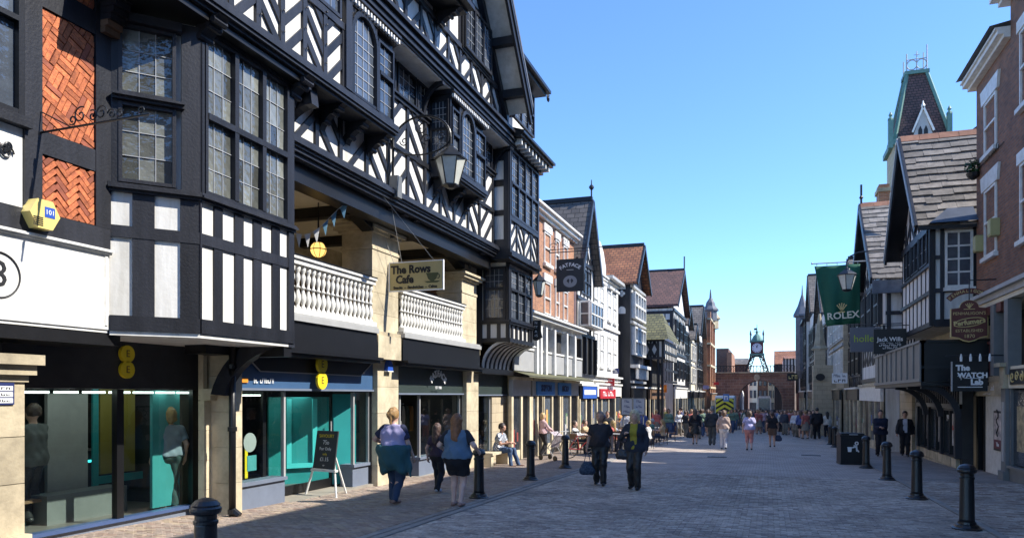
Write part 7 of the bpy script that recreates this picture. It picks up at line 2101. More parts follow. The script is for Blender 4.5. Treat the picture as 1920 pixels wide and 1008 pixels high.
# ================================================================ street furniture
def bollard_proto():
    t = thing('bollard', '', 'bollard', (0, 0, 0), 'black bollards along the road')
    MB().lathe((0, 0, 0), [(.20, 0), (.20, .025), (.17, .04), (.15, .075), (.125, .085), (.12, .12)], 20).out('base', M_bollard, t, smooth=False)
    MB().lathe((0, 0, 0), [(.108, .12), (.104, .16), (.094, .74), (.094, .76)], 20).out('shaft', M_bollard, t, smooth=True)
    MB().lathe((0, 0, 0), [(.104, .755), (.104, .78), (.092, .79), (.092, .83), (.125, .85), (.132, .87), (.132, .89), (.118, .905), (.122, .92), (.09, .955), (.04, .975), (.0, .98)], 20).out('cap', M_bollard, t, smooth=False)
    return t
bp = bollard_proto()
BOL = [(-4.6, 5.25, 'nearest bollard at the bottom left, only its upper half in view'),
       (*onG(898, 934), 'bollard just right of the woman with black shorts'), (*onG(995, 900), 'bollard left of the man carrying a blue bag, on the sunny side'),
       (*onG(1060, 877), 'bollard beside the cafe tables, close behind the man with the blue bag'),
       (*onG(1813, 993), 'nearest bollard on the shaded side, at the bottom right'), (*onG(1719, 936), 'second bollard from the bottom right corner'),
       (*onG(1663, 900), 'bollard between the litter bin and the second bollard from the corner'), (*onG(1624, 877), 'bollard touching the right edge of the litter bin'),
       (*onG(1565, 838), 'bollard just left of the litter bin'), (*onG(1557, 833), 'farthest bollard left of the litter bin')]
for i, (x, y, lb) in enumerate(BOL):
    o = bp if i == 0 else copy_tree(bp)
    o.location = (x, y, gz(x, y) + .01); o['label'] = lb; o.rotation_euler = (0, 0, i)
# litter bin
x, y = onG(1595, 869)
zg = gz(x, y)
LB_ = thing('litter_bin', 'square black litter bin with a white tidy figure symbol between the bollards', 'litter bin', (x, y, zg))
hw = .38; Hb = 1.02
FLb = Matrix.Translation((x, y, zg)) @ Matrix.Rotation(R(6), 4, 'Z') @ FW(0)
MB(FLb).box(-hw, hw, -.35, .35, 0, .06).out('base', M_blk, LB_)
b = MB(FLb)
b.box(-hw + .01, hw - .01, -.34, .34, .062, Hb - .12).out('body', M_blk, LB_)
MB(FLb).box(-hw - .01, hw + .01, -.37, .37, Hb - .118, Hb - .05).box(-hw + .03, hw - .03, -.33, .33, Hb - .049, Hb).out('lid', M_blk, LB_)
MB(FLb).box(-hw + .1, hw - .1, .341, .35, Hb - .26, Hb - .16).out('slot', M_ltrb, LB_)
MB(FLb).box(-.12, .14, .36, .375, Hb - .045, Hb - .03).out('lid_badge', M_ltr, LB_)
sy = MB(FLb)
sy.bar((.02, .60), (.12, .60), .09, .345, .352).tube([(.11 + .045 * math.cos(t), .352, .70 + .045 * math.sin(t)) for t in [2 * PI * i / 10 for i in range(11)]], .018, 4)
sy.bar((.1, .64), (.12, .44), .05, .345, .352).bar((.12, .5), (.18, .42), .04, .345, .352).bar((.08, .62), (-.02, .55), .04, .345, .352)
sy.poly([(-.17, .58), (-.03, .58), (-.05, .42), (-.15, .42)], .345, .352)
sy.out('tidy_symbol', M_ltr, LB_)
# bench under the seated man
bx, by = -8, 21.7
BN = thing('bench', 'low stone bench with the seated man against the pale pier', 'bench', (-7.95, by, gz(0, by)))
zb_ = gz(0, by)
MB().box(-8.18, -7.7, by - 1.0, by + .8, zb_ + .38, zb_ + .45).out('seat', M_stonel, BN)
for yy in (by - 1.0, by + .5): MB().box(-8.15, -7.75, yy, yy + .2, zb_, zb_ + .379).out('leg', M_stonel, BN)
# cafe furniture: tables, chairs, menu boards
def chair_proto(m, nm='cafe_chair'):
    t = thing(nm, '', 'chair', (0, 0, 0), 'chairs at the pavement cafe')
    MB().box(-.2, .2, -.2, .2, .43, .46).out('seat', m, t)
    MB().tube([(-.2, -.2, .45), (-.19, -.26, .85), (.19, -.26, .85), (.2, -.2, .45)], .014, 5).out('back_frame', M_iron, t)
    MB().box(-.17, .17, -.255, -.235, .58, .8).out('backrest', m, t)
    for sx_ in (-.18, .18):
        for sy_ in (-.18, .18): MB().tube([(sx_, sy_, .45), (sx_ * 1.15, sy_ * 1.15, 0)], .013, 5).out('leg', M_iron, t)
    return t
def table_proto():
    t = thing('cafe_table', '', 'table', (0, 0, 0), 'tables at the pavement cafe')
    MB().lathe((0, 0, 0), [(.33, .71), (.34, .72), (.34, .74)], 14).out('tabletop', M_lgrey, t)
    MB().tube([(0, 0, 0.02), (0, 0, .71)], .03, 6).out('column', M_iron, t)
    MB().lathe((0, 0, 0), [(.24, 0), (.23, .02), (.04, .05)], 10).out('foot', M_iron, t)
    return t
cp, tp = chair_proto(M_wood), table_proto()
TB = []
rc = random.Random(12)
k = 0
for i, (x, y) in enumerate(((-6.6, 28.6), (-5.9, 30.2), (-6.9, 31.6), (-5.6, 33.0), (-6.4, 35.0), (-5.5, 37.0), (-6.3, 39.0), (-5.6, 41.2))):
    o = tp if i == 0 else copy_tree(tp)
    o.location = (x, y, gz(x, y) + .01); TB.append((x, y))
    o['label'] = 'small round cafe table, ' + ('the nearest, just', 'second', 'third', 'fourth', 'fifth', 'sixth', 'seventh', 'farthest')[i] + ' beyond the third bollard'
    for a in (rc.uniform(0, .6), rc.uniform(1.8, 2.4), rc.uniform(3.6, 4.4)):
        c = cp if k == 0 else copy_tree(cp)
        c.location = (x + .62 * math.cos(a), y + .62 * math.sin(a), gz(x, y) + .01); c.rotation_euler = (0, 0, a + PI / 2)
        c['label'] = 'brown cafe chair ' + ('facing the road', 'with its back to the shops', 'turned towards the arch')[k % 3] + ' at the ' + ('table nearest the bollard', 'second table', 'third table', 'fourth table', 'fifth table', 'sixth table', 'seventh table', 'farthest table')[i]
        k += 1
def menu_board(label, px0, px1, pyt, pyb, Y, lines):
    x0, x1 = sX(px0, Y), sX(px1, Y); z0, z1_ = onY(px0, pyb, Y)[1], onY(px0, pyt, Y)[1]
    t = thing('menu_board', label, 'sign board', ((x0 + x1) / 2, Y, gz(0, Y)))
    box('panel', FW(Y), x0, x1, -.04, 0, z0, z1_, mat('board_white', (.5, .52, .56), .5, .1), t)
    MB(FW(Y)).box(x0 - .04, x0, -.05, .01, z0 - .04, z1_ + .04).box(x1, x1 + .04, -.05, .01, z0 - .04, z1_ + .04).box(x0, x1, -.05, .01, z1_, z1_ + .04).box(x0, x1, -.05, .01, z0 - .04, z0).out('frame', M_grey, t)
    for xx in (x0 + .05, x1 - .05): MB().tube([(xx, Y + .03, z0), (xx, Y + .03, gz(0, Y))], .025, 5).out('leg', M_grey, t)
    n = len(lines)
    for i, s in enumerate(lines): marks(t, FW(Y), (x0 + x1) / 2, .003, z1_ - (i + .5) * (z1_ - z0) / n, (x1 - x0) * (.5 + .1 * i), (z1_ - z0) / n * .5, mat('ink_blue', (.03, .05, .15), .6, 0), (len(s),))
menu_board('left of two white cafe menu boards on posts above the tables', 1166, 1185, 747, 776, 31.0, ('CAFE', 'OPEN', 'MENU'))
menu_board('right of two white cafe menu boards on posts above the tables', 1188, 1208, 747, 776, 31.2, ('FOOD', 'DRINKS', 'HERE'))
# canvas windbreaks round the cafe
for px, w_, lb in ((1213, 1.1, 'dark blue canvas cafe screen right of the menu boards'), (1262, .5, 'narrow dark cafe screen farther along the pavement')):
    x, y = onG(px, 818)
    t = thing('cafe_screen', lb, 'screen', (x, y, gz(x, y)))
    box('canvas', FW(y), x - w_ / 2, x + w_ / 2, -.02, .0, gz(x, y) + .12, gz(x, y) + .95, mat('canvas_blue', (.03, .05, .12), .8, .1), t)
    for xx in (x - w_ / 2, x + w_ / 2): MB().tube([(xx, y, gz(x, y)), (xx, y, gz(x, y) + 1.0)], .02, 5).out('post', M_lgrey, t)
# chevroned van and blue board, px 1340-1378 x 740-775
Yv = 66.0
xv0, xv1 = sX(1341, Yv), sX(1377, Yv)
zgv = gz(0, Yv)
VN = thing('service_van', 'parked van with yellow and black rear chevrons at the far end of the road', 'van', ((xv0 + xv1) / 2, Yv, zgv))
zt_ = onY(1360, 741, Yv)[1]
FV = FW(Yv)
wv = xv1 - xv0
bd = MB()
prof = [(0, .35), (0, zt_ - zgv - .15), (.25, zt_ - zgv), (3.6, zt_ - zgv), (4.4, 1.35), (5.2, 1.1), (5.3, .4)]
V0 = [(xv0, Yv + a, zgv + b) for a, b in prof]; V1 = [(xv1, Yv + a, zgv + b) for a, b in prof]
n = len(prof)
bd.add(V0 + V1, [tuple(range(n)), tuple(range(2 * n - 1, n - 1, -1))] + [(i, i + n, (i + 1) % n + n, (i + 1) % n) for i in range(n)])
bd.out('body', mat('van_white', (.6, .62, .6), .3, .05), VN)
mc = mat('chevron_yellow', (.75, .70, .05), .4, .05)
box('rear_panel', FV, xv0 + .05, xv1 - .05, 0, .02, zgv + .5, zt_ - .25, M_blk, VN)
reg = [(xv0 + .06, zgv + .52), (xv1 - .06, zgv + .52), (xv1 - .06, zt_ - .27), (xv0 + .06, zt_ - .27)]
mid = (xv0 + xv1) / 2
for s_ in (-1, 1):
    rg = clip(reg, [(mid, -9), (mid, 9), (mid - 9, 9), (mid - 9, -9)] [::-1] if s_ > 0 else [(mid, -9), (mid, 9), (mid - 9, 9), (mid - 9, -9)])
    rg = [(xv0 + .06 if s_ < 0 else mid, reg[0][1]), (mid if s_ < 0 else xv1 - .06, reg[0][1]), (mid if s_ < 0 else xv1 - .06, reg[2][1]), (xv0 + .06 if s_ < 0 else mid, reg[2][1])]
    for k in range(7):
        z_ = zgv - .3 + k * .42
        m_ = MB(FV); m_.bar((mid, z_ + .5 + .6), (mid + s_ * 1.6, z_ - .5 + .6), .2, .021, .03, rg)
        m_.out('chevron_stripe', mc, VN)
for s_ in (xv0 + .15, xv1 - .35):
    for yy in (Yv + .8, Yv + 4.2): MB().tube([(s_, yy, zgv + .33), (s_ + .2, yy, zgv + .33)], .33, 12).out('wheel', M_blk, VN)
    box('tail_light', FV, s_, s_ + .12, .02, .04, zgv + .9, zgv + 1.2, mat('tail_red', (.4, .01, .01), .3, 0), VN)
bb = small_sign('blue reflective board on top of the chevroned van', 1356, 1367, 738, 752, Yv - 1.0, mat('board_blue', (.08, .2, .5), .3, .05), ('i',), M_ltr, nm='notice_board')
# white vans beyond the arch
for px0, px1, pyt, Y_, lb in ((1373, 1393, 731, 105, 'white shop van with dark windows just inside the left of the arch'), (1420, 1446, 742, 92, 'white vehicle behind the crowd under the arch')):
    x0, x1 = sX(px0, Y_), sX(px1, Y_); zt_ = onY(px0, pyt, Y_)[1]; zg = gz(0, Y_)
    t = thing('white_van', lb, 'van', ((x0 + x1) / 2, Y_, zg))
    MB(FW(Y_)).poly([(x0, zg + .3), (x1, zg + .3), (x1, zt_ - .4), (x1 - .15, zt_), (x0 + .15, zt_), (x0, zt_ - .4)], -4, 0).out('body', M_wpaint, t)
    box('windscreen', FW(Y_), x0 + .15, x1 - .15, .0, .02, zg + 1.2, zt_ - .25, M_pane, t)
    for xx in (x0 + .05, x1 - .25): MB().tube([(xx, Y_ + .8, zg + .3), (xx + .2, Y_ + .8, zg + .3)], .3, 10).out('wheel', M_blk, t)
    for xx in (x0 + .2, x1 - .3): box('headlight', FW(Y_), xx, xx + .2, .0, .03, zg + .7, zg + .85, M_ltr, t)
# bicycles leaning by the cafe
def bicycle(x, y, ang, label):
    t = thing('bicycle', label, 'bicycle', (x, y, gz(x, y)))
    Fb = Matrix.Translation((x, y, gz(x, y))) @ Matrix.Rotation(ang, 4, 'Z') @ FW(0)
    for cx in (-.5, .5):
        w_ = MB(Fb).tube([(cx + .33 * math.cos(a), 0, .35 + .33 * math.sin(a)) for a in [2 * PI * i / 18 for i in range(19)]], .018, 5, False).out('wheel', M_blk, t)
        sp = MB(Fb)
        for i in range(6): sp.tube([(cx + .32 * math.cos(PI * i / 6), 0, .35 + .32 * math.sin(PI * i / 6)), (cx - .32 * math.cos(PI * i / 6), 0, .35 - .32 * math.sin(PI * i / 6))], .003, 3)
        sp.out('spokes', M_lgrey, w_)
    MB(Fb).tube([(-.5, 0, .35), (-.12, 0, .32), (.36, 0, .78), (-.2, 0, .8), (-.12, 0, .32)], .018, 5).tube([(-.5, 0, .35), (-.2, 0, .8), (-.23, 0, .93)], .014, 5).tube([(.5, 0, .35), (.36, 0, .78), (.33, 0, .98)], .016, 5).out('frame', mat('bike_red', (.3, .03, .03), .4, .05), t)
    MB(Fb).box(-.34, -.12, -.05, .05, .92, .97).out('saddle', M_blk, t)
    MB(Fb).tube([(.33, -.25, .99), (.33, .25, .99)], .014, 5).out('handlebar', M_blk, t)
x, y = onG(1132, 862)
bicycle(x - .9, y + .6, R(35), 'bicycle standing behind the man with the blue bag')
bicycle(-5.4, 41, R(80), 'bicycle parked farther along the sunny side before the striped building')
# pushchair
px_, py_ = onG(1036, 862)
PC = thing('pushchair', 'pale patterned pushchair pushed by the woman in the pink cardigan', 'pushchair', (px_, py_, gz(px_, py_)))
Fp_ = Matrix.Translation((px_, py_, gz(px_, py_))) @ Matrix.Rotation(R(60), 4, 'Z')
MB(Fp_).add([(-.2, -.1, .45), (.2, -.1, .45), (.2, .35, .4), (-.2, .35, .4), (-.2, -.3, .85), (.2, -.3, .85)], [(0, 1, 2, 3), (4, 5, 1, 0)]).out('seat', mat('pushchair_fabric', (.45, .42, .42), .8, .5, 14, dirt=(.12, .06, .09)), PC)
MB(Fp_).add([(-.2, -.3, .85), (.2, -.3, .85), (.2, -.05, .98), (-.2, -.05, .98), (.2, .18, .9), (-.2, .18, .9)], [(0, 1, 2, 3), (3, 2, 4, 5)]).out('hood', MATS['pushchair_fabric'], PC)
MB(Fp_).tube([(-.22, -.55, 1.0), (-.22, 0, .45), (-.22, .35, .08)], .014, 5).tube([(.22, -.55, 1.0), (.22, 0, .45), (.22, .35, .08)], .014, 5).tube([(-.22, -.55, 1.0), (.22, -.55, 1.0)], .016, 5).tube([(-.22, -.35, .08), (-.22, 0, .45)], .014, 5).tube([(.22, -.35, .08), (.22, 0, .45)], .014, 5).out('frame', M_lgrey, PC)
for sx_ in (-.22, .22):
    for sy_ in (-.35, .35): MB(Fp_).tube([(sx_ - .02, sy_, .09), (sx_ + .02, sy_, .09)], .09, 12).out('wheel', M_blk, PC)

# ================================================================ people
def surfnet(v, o, h):
    ins = v < 0
    nx, ny, nz = v.shape
    cnt = np.zeros((nx - 1, ny - 1, nz - 1), np.float32); P = np.zeros((nx - 1, ny - 1, nz - 1, 3), np.float32)
    def edge(a, b, off_a, off_b):
        m = ins[a] != ins[b]
        t = np.where(m, v[a] / np.where(m, v[a] - v[b], 1), 0)
        for c in range(3): P[..., c] += np.where(m, off_a[c] + (off_b[c] - off_a[c]) * t, 0)
        np.add(cnt, m, out=cnt)
    def sl(o_): return tuple(slice(o_[i], (nx, ny, nz)[i] - 1 + o_[i]) for i in range(3))
    for a in [(0, 0, 0), (0, 1, 0), (0, 0, 1), (0, 1, 1)]: edge(sl(a), sl((1, a[1], a[2])), a, (1, a[1], a[2]))
    for a in [(0, 0, 0), (1, 0, 0), (0, 0, 1), (1, 0, 1)]: edge(sl(a), sl((a[0], 1, a[2])), a, (a[0], 1, a[2]))
    for a in [(0, 0, 0), (1, 0, 0), (0, 1, 0), (1, 1, 0)]: edge(sl(a), sl((a[0], a[1], 1)), a, (a[0], a[1], 1))
    act = cnt > 0
    idx = -np.ones(act.shape, np.int64); idx[act] = np.arange(act.sum())
    c = np.argwhere(act)
    pts = (c + P[act] / cnt[act][:, None]) * h + np.array(o)
    Q = []
    for ax in range(3):
        sa = [slice(None)] * 3; sb = [slice(None)] * 3
        sa[ax] = slice(0, -1); sb[ax] = slice(1, None)
        A, B = ins[tuple(sa)], ins[tuple(sb)]
        e = np.argwhere(A != B)
        u, w_ = [(1, 2), (2, 0), (0, 1)][ax]
        e = e[(e[:, u] > 0) & (e[:, w_] > 0) & (e[:, u] < v.shape[u] - 1) & (e[:, w_] < v.shape[w_] - 1)]
        if not len(e): continue
        fl = A[e[:, 0], e[:, 1], e[:, 2]]
        def g(du, dw):
            q = e.copy(); q[:, u] -= du; q[:, w_] -= dw
            return idx[q[:, 0], q[:, 1], q[:, 2]]
        q = np.stack([g(1, 1), g(0, 1), g(0, 0), g(1, 0)], 1)
        q[~fl] = q[~fl][:, ::-1]
        Q.append(q)
    return pts, np.concatenate(Q)

class SDF:
    def __init__(s, lo, hi, h):
        s.h = h; s.lo = np.array(lo, float) - 2 * h
        n = np.ceil((np.array(hi) + 2 * h - s.lo) / h).astype(int) + 1
        s.ax = [s.lo[i] + np.arange(n[i]) * h for i in range(3)]
        s.v = np.full(n, 1.0, np.float32)
    def sub(s, lo, hi):
        out = []
        for i in range(3):
            a = int(max(0, np.floor((lo[i] - s.lo[i]) / s.h))); b = int(min(len(s.ax[i]), np.ceil((hi[i] - s.lo[i]) / s.h) + 1))
            out.append(slice(a, b))
        return tuple(out)
    def cap(s, a, b, ra, rb=None, k=.02, sq=(1, 1, 1), cut=None):
        rb = ra if rb is None else rb
        a, b = np.array(a, float), np.array(b, float)
        m = max(ra, rb) * max(1 / q for q in sq) + k + 2 * s.h
        S = s.sub(np.minimum(a, b) - m, np.maximum(a, b) + m)
        if any(x.stop <= x.start for x in S): return
        X, Y, Z = np.meshgrid(s.ax[0][S[0]], s.ax[1][S[1]], s.ax[2][S[2]], indexing='ij', sparse=True)
        ab = (b - a) * sq; L = float(ab @ ab) + 1e-9
        px, py, pz = (X - a[0]) * sq[0], (Y - a[1]) * sq[1], (Z - a[2]) * sq[2]
        t = np.clip((px * ab[0] + py * ab[1] + pz * ab[2]) / L, 0, 1)
        d = np.sqrt((px - t * ab[0]) ** 2 + (py - t * ab[1]) ** 2 + (pz - t * ab[2]) ** 2) - (ra + (rb - ra) * t)
        d = d / max(sq)
        if cut is not None: d = np.maximum(d, cut(X, Y, Z))
        o = s.v[S]
        hh = np.maximum(k - np.abs(o - d), 0) / k
        s.v[S] = np.minimum(o, d) - hh * hh * k * .25
    def cutf(s, f):
        X, Y, Z = np.meshgrid(*s.ax, indexing='ij', sparse=True)
        s.v = np.maximum(s.v, f(X, Y, Z))
    def wrinkle(s, amp, sc, seed):
        X, Y, Z = np.meshgrid(*s.ax, indexing='ij', sparse=True)
        s.v = s.v + amp * (np.sin(X * sc * 1.3 + seed) * np.sin(Z * sc + X * 9 + seed * 2) + .6 * np.sin(Y * sc * 1.7 + Z * sc * .6 + seed) )
    def obj(s, name, m, parent, M):
        if not (s.v < 0).any(): return None
        p, q = surfnet(s.v, s.lo, s.h)
        me = bpy.data.meshes.new(name)
        p = p @ np.array(M.to_3x3()).T + np.array(M.translation) 
        me.vertices.add(len(p)); me.vertices.foreach_set('co', p.astype(np.float32).ravel())
        me.loops.add(len(q) * 4); me.loops.foreach_set('vertex_index', q.ravel().astype(np.int32))
        me.polygons.add(len(q)); me.polygons.foreach_set('loop_start', np.arange(0, len(q) * 4, 4, dtype=np.int32))
        me.polygons.foreach_set('use_smooth', np.ones(len(q), bool))
        me.update(calc_edges=True); me.validate()
        for mm in (m if isinstance(m, (list, tuple)) else [m]): me.materials.append(mm)
        o = bpy.data.objects.new(name, me); COL.objects.link(o); o.parent = parent
        return o

def ik(a, c, l1, l2, bend):
    a, c, bend = np.array(a, float), np.array(c, float), np.array(bend, float)
    d = np.linalg.norm(c - a)
    if d > (l1 + l2) * .999: c = a + (c - a) / d * (l1 + l2) * .999; d = (l1 + l2) * .999
    x = (l1 * l1 - l2 * l2 + d * d) / (2 * d); h = math.sqrt(max(0, l1 * l1 - x * x))
    u = (c - a) / d; b = bend - u * (bend @ u); b /= np.linalg.norm(b) + 1e-9
    return a + u * x + b * h, c
SKIN = {k: mat('skin_' + k, c, .55, .06, 8) for k, c in {'light': (.62, .38, .28), 'tan': (.50, .28, .19), 'pale': (.68, .45, .36)}.items()}
CL = {}
def cloth(c, key=None, rough=.85):
    k = 'cloth_%d_%d_%d' % tuple(int(v * 100) for v in c)
    return mat(k, c, rough, .12, 7, .25, 60)
M_stripe = None
def person(label, x, y, face, height=1.7, girth=1.0, stride=.0, res=.02, top=((.1, .1, .1), 'short'), bottom=((.02, .02, .03), 'trousers'), hair=('short', (.05, .03, .02)),
           skin='light', hands=None, shoe=(.02, .02, .02), sit=False, lean=0, extra=None, group=None, zoff=0, headturn=0, hero=False, sleeve_col=None, vest=None, torso_mat=None, fem=False):
    s = height / 1.7; g = girth
    zg = gz(x, y) + zoff + .012
    t = thing('person', label, 'person', (x, y, zg), group)
    M = Matrix.Scale(s, 4)
    t.rotation_euler = (0, 0, face)
    dz = -.40 if sit else 0
    def U(p):   # upper body offset and lean about the hips
        p = np.array(p, float); c, s_ = math.cos(lean), math.sin(lean)
        q = p - (0, 0, .93)
        return np.array((q[0], q[1] * c + q[2] * s_, -q[1] * s_ + q[2] * c + .93 + dz))
    sw = .172 * (.92 if fem else 1) * (1 + (g - 1) * .38)
    hx = .085 * (1 + (g - 1) * .5)
    hips = [np.array((sd * hx, 0, .90 + dz)) for sd in (-1, 1)]
    legs = []
    for i, sd in enumerate((-1, 1)):
        if sit:
            kn = np.array((sd * .13, .43, .52)); an = np.array((sd * .13 + sd * .03 * i, .50 - .12 * i + .1, .09))
        else:
            ph = stride * (1 if i == 0 else -1)
            an = np.array((sd * .085 * (1 + (g - 1) * .4), ph, .085 + max(0, -ph) * .28))
            kn, an = ik(hips[i], an, .42, .42, (0, 1, 0))
        legs.append((hips[i], kn, an, math.atan2(max(0, -(0 if sit else stride * (1 if i == 0 else -1))) * .28, .25)))
    arms = []
    for i, sd in enumerate((-1, 1)):
        sh = U((sd * sw, 0, 1.352))
        if hands and hands[i] is not None: hd = np.array(hands[i], float)
        else: hd = U((sd * (sw + .09 + (g - 1) * .12), .06 + stride * .7 * (-1 if i == 0 else 1), .87))
        el, wr = ik(sh, hd, .275, .25, (sd * .45, -1, -.1))
        arms.append((sh, el, wr))
    P = [h for l in legs for h in l[:3]] + [a for b_ in arms for a in b_] + [U((0, 0, 1.72)), U((0, 0, .9))]
    lo, hi = np.min(P, 0) - (.24 * g, .26 * g, .1), np.max(P, 0) + (.24 * g, .26 * g, .06)
    lo[2] = -.01
    # ---- body
    B_ = SDF(lo, hi, res)
    def torso(F, inf=0, k=.05):
        F.cap(U((-.07 * g, 0, .93)), U((.07 * g, 0, .93)), .125 * g + inf, k=k, sq=(1, 1.12, 1))
        F.cap(U((-.05 * g, .0, 1.08)), U((.05 * g, .0, 1.08)), (.115 if not fem else .10) * g + (.02 if g > 1.15 else 0) + inf, k=k, sq=(1, 1.1, 1))
        if g > 1.1: F.cap(U((0, .05, 1.05)), U((0, .05, 1.12)), .135 * g + inf, k=k)
        F.cap(U((-.085 * g, 0, 1.25)), U((.085 * g, 0, 1.25)), .112 * (1 + (g - 1) * .8) + inf, k=k, sq=(1, 1.15, 1))
        F.cap(U((-sw + .04, 0, 1.345)), U((sw - .04, 0, 1.345)), .056 + inf * .8, k=k)
        F.cap(U((-sw * .55, -.01, 1.37)), U((sw * .55, -.01, 1.37)), .052 + inf * .6, k=k)
        if fem:
            for sd in (-1, 1): F.cap(U((sd * .075, .075, 1.25)), U((sd * .075, .08, 1.24)), .066 * (1 + (g - 1) * .6) + inf * .5, k=.03)
    torso(B_)
    B_.cap(U((0, -.01, 1.38)), U((0, .01, 1.50)), .056 * (1 + (g - 1) * .3), .05, k=.04)
    ct, st_ = math.cos(headturn), math.sin(headturn)
    def Hd(p):
        q = np.array(p, float) - (0, 0, 1.5)
        return U((q[0] * ct - q[1] * st_, q[0] * st_ + q[1] * ct, q[2] + 1.5))
    B_.cap(Hd((0, -.005, 1.615)), Hd((0, .01, 1.605)), .099, k=.03, sq=(1.15, 1, .92))
    B_.cap(Hd((0, .038, 1.533)), Hd((0, .048, 1.54)), .060, k=.04, sq=(1.05, 1, 1))
    if res < .016:
        B_.cap(Hd((0, .098, 1.60)), Hd((0, .118, 1.568)), .011, .017, k=.015)
        for sd in (-1, 1):
            B_.cap(Hd((sd * .082, -.0, 1.57)), Hd((sd * .085, -.012, 1.61)), .016, .02, k=.008, sq=(1.6, 1, 1))
            B_.cap(Hd((sd * .035, .094, 1.615)), Hd((sd * .02, .098, 1.617)), .012, k=.02)
        B_.cap(Hd((-.02, .094, 1.535)), Hd((.02, .094, 1.535)), .012, k=.015)
    for (hp, kn, an, pit) in legs:
        B_.cap(hp, kn, .088 * (1 + (g - 1) * .9), .056 * (1 + (g - 1) * .5), k=.04)
        B_.cap(kn, an, .054 * (1 + (g - 1) * .5), .036 * (1 + (g - 1) * .3), k=.03)
        cm_ = kn * .68 + an * .32 + np.array((0, -.018, 0)); B_.cap(cm_, cm_ * .8 + an * .2, .05 * (1 + (g - 1) * .6), .042, k=.03)
        fz = an[2] - .045
        B_.cap(an + (0, -.03, -.045), (an[0] * 1.1, an[1] + .15 * math.cos(pit), max(.022, fz - .15 * math.sin(pit))), .036, .026, k=.03, sq=(1, 1, 1.2))
    fr = max(.0095, res * .62)
    for i, (sh, el, wr) in enumerate(arms):
        B_.cap(sh, el, .05 * (1 + (g - 1) * .9), .038 * (1 + (g - 1) * .6), k=.035)
        B_.cap(el, wr, .038 * (1 + (g - 1) * .6), .026, k=.02)
        d = wr - el; d /= np.linalg.norm(d)
        fw = np.array((0, 1, 0)) - d * d[1]; fw /= np.linalg.norm(fw) + 1e-9     # thumb side
        nn = np.cross(d, fw)
        kn_ = wr + d * .075
        B_.cap(wr + d * .01, kn_, .024, .026, k=.02)
        B_.cap(wr + d * .05 - fw * .018, wr + d * .05 + fw * .02, .022, .02, k=.02)
        inw = nn * (1 if np.dot(nn, (-(1 if i else -1), 0, 0)) > 0 else -1)
        if res < .016:
            for j, (o_, ln) in enumerate(((.027, .064), (.009, .074), (-.009, .068), (-.026, .052))):
                p0 = wr + d * .075 + fw * o_; p1 = p0 + d * ln * .55 + inw * .008; p2 = p1 + d * ln * .35 + inw * .03
                B_.cap(p0, p1, fr, fr * .95, k=.004); B_.cap(p1, p2, fr * .95, fr * .85, k=.004)
            q0 = wr + d * .025 + fw * .02; q1 = q0 + d * .035 + fw * .03 + inw * .01
            B_.cap(q0, q1, fr * 1.2, fr * 1.05, k=.008); B_.cap(q1, q1 + d * .028 + fw * .004 + inw * .008, fr, fr * .9, k=.004)
        else:
            B_.cap(kn_, kn_ + d * .07 + inw * .02, .024, .018, k=.01)
            B_.cap(wr + d * .03 + fw * .02, wr + d * .07 + fw * .045, fr, k=.01)
    body = B_.obj('body', SKIN[skin], t, M)
    seed = rnd.uniform(0, 6)
    # ---- shoes
    Sh = SDF(lo, (hi[0], hi[1], .45), max(res, .013))
    for (hp, kn, an, pit) in legs:
        fz = an[2] - .045
        Sh.cap(an + (0, -.035, -.045), (an[0] * 1.1, an[1] + .16 * math.cos(pit), max(.025, fz - .16 * math.sin(pit))), .046, .036, k=.02, sq=(1, 1, 1.15))
    Sh.cutf(lambda X, Y, Z: .0 - Z)
    Sh.obj('shoes', cloth(shoe, rough=.5), t, M)
    # ---- lower garment
    bc, bk = bottom
    T_ = SDF(lo, (hi[0], hi[1], 1.25), max(res, .013))
    wz = 1.03 + dz if not sit else 1.03 + dz
    if bk in ('trousers', 'jeans', 'shorts', 'capri'):
        T_.cap((-.07 * g, 0, .93 + dz), (.07 * g, 0, .93 + dz), .14 * g, k=.05, sq=(1, 1.1, 1))
        if g > 1.1: T_.cap((0, -.05, .88 + dz), (0, -.05, .86 + dz), .12 * g, k=.06)
        for (hp, kn, an, pit) in legs:
            rh, rk, ra = .105 * (1 + (g - 1) * .9), .07 * (1 + (g - 1) * .55), .055 * (1 + (g - 1) * .3)
            if bk == 'trousers': rk += .008; ra += .014
            if bk == 'shorts':
                e = hp + (kn - hp) * .80; T_.cap(hp, e, rh + .008, rk + .035, k=.05, cut=lambda X, Y, Z, e=e: (e[2] - .0) - Z)
            elif bk == 'capri':
                e = kn + (an - kn) * .45; T_.cap(hp, kn, rh, rk, k=.04); T_.cap(kn, e, rk, ra + .01, k=.03, cut=lambda X, Y, Z, e=e: e[2] - Z)
            else:
                T_.cap(hp, kn, rh, rk, k=.04); e = an + (0, 0, -.01); T_.cap(kn, e, rk, ra, k=.03)
        T_.cutf(lambda X, Y, Z: np.maximum(Z - wz, .05 - Z))
    else:       # skirt or dress
        T_.cap(U((-.06 * g, 0, .98)), U((.06 * g, 0, .98)), .135 * g, k=.06)
        T_.cap(U((0, 0, .98)), (0, 0, .55 + dz), .15 * g, .24 * g, k=.06, sq=(1, 1.1, 1))
        T_.cutf(lambda X, Y, Z: np.maximum(Z - wz, .50 + dz - Z))
    T_.wrinkle(.007, 28, seed)
    T_.obj({'shorts': 'shorts', 'skirt': 'skirt', 'jeans': 'jeans'}.get(bk, 'trousers'), cloth(bc), t, M)
    # ---- upper garment
    tc, tk = top
    A_ = SDF((lo[0], lo[1], lo[2]), hi, max(res, .013))
    inf = .024 if tk in ('jacket', 'coat') else .017
    torso(A_, inf, .05)
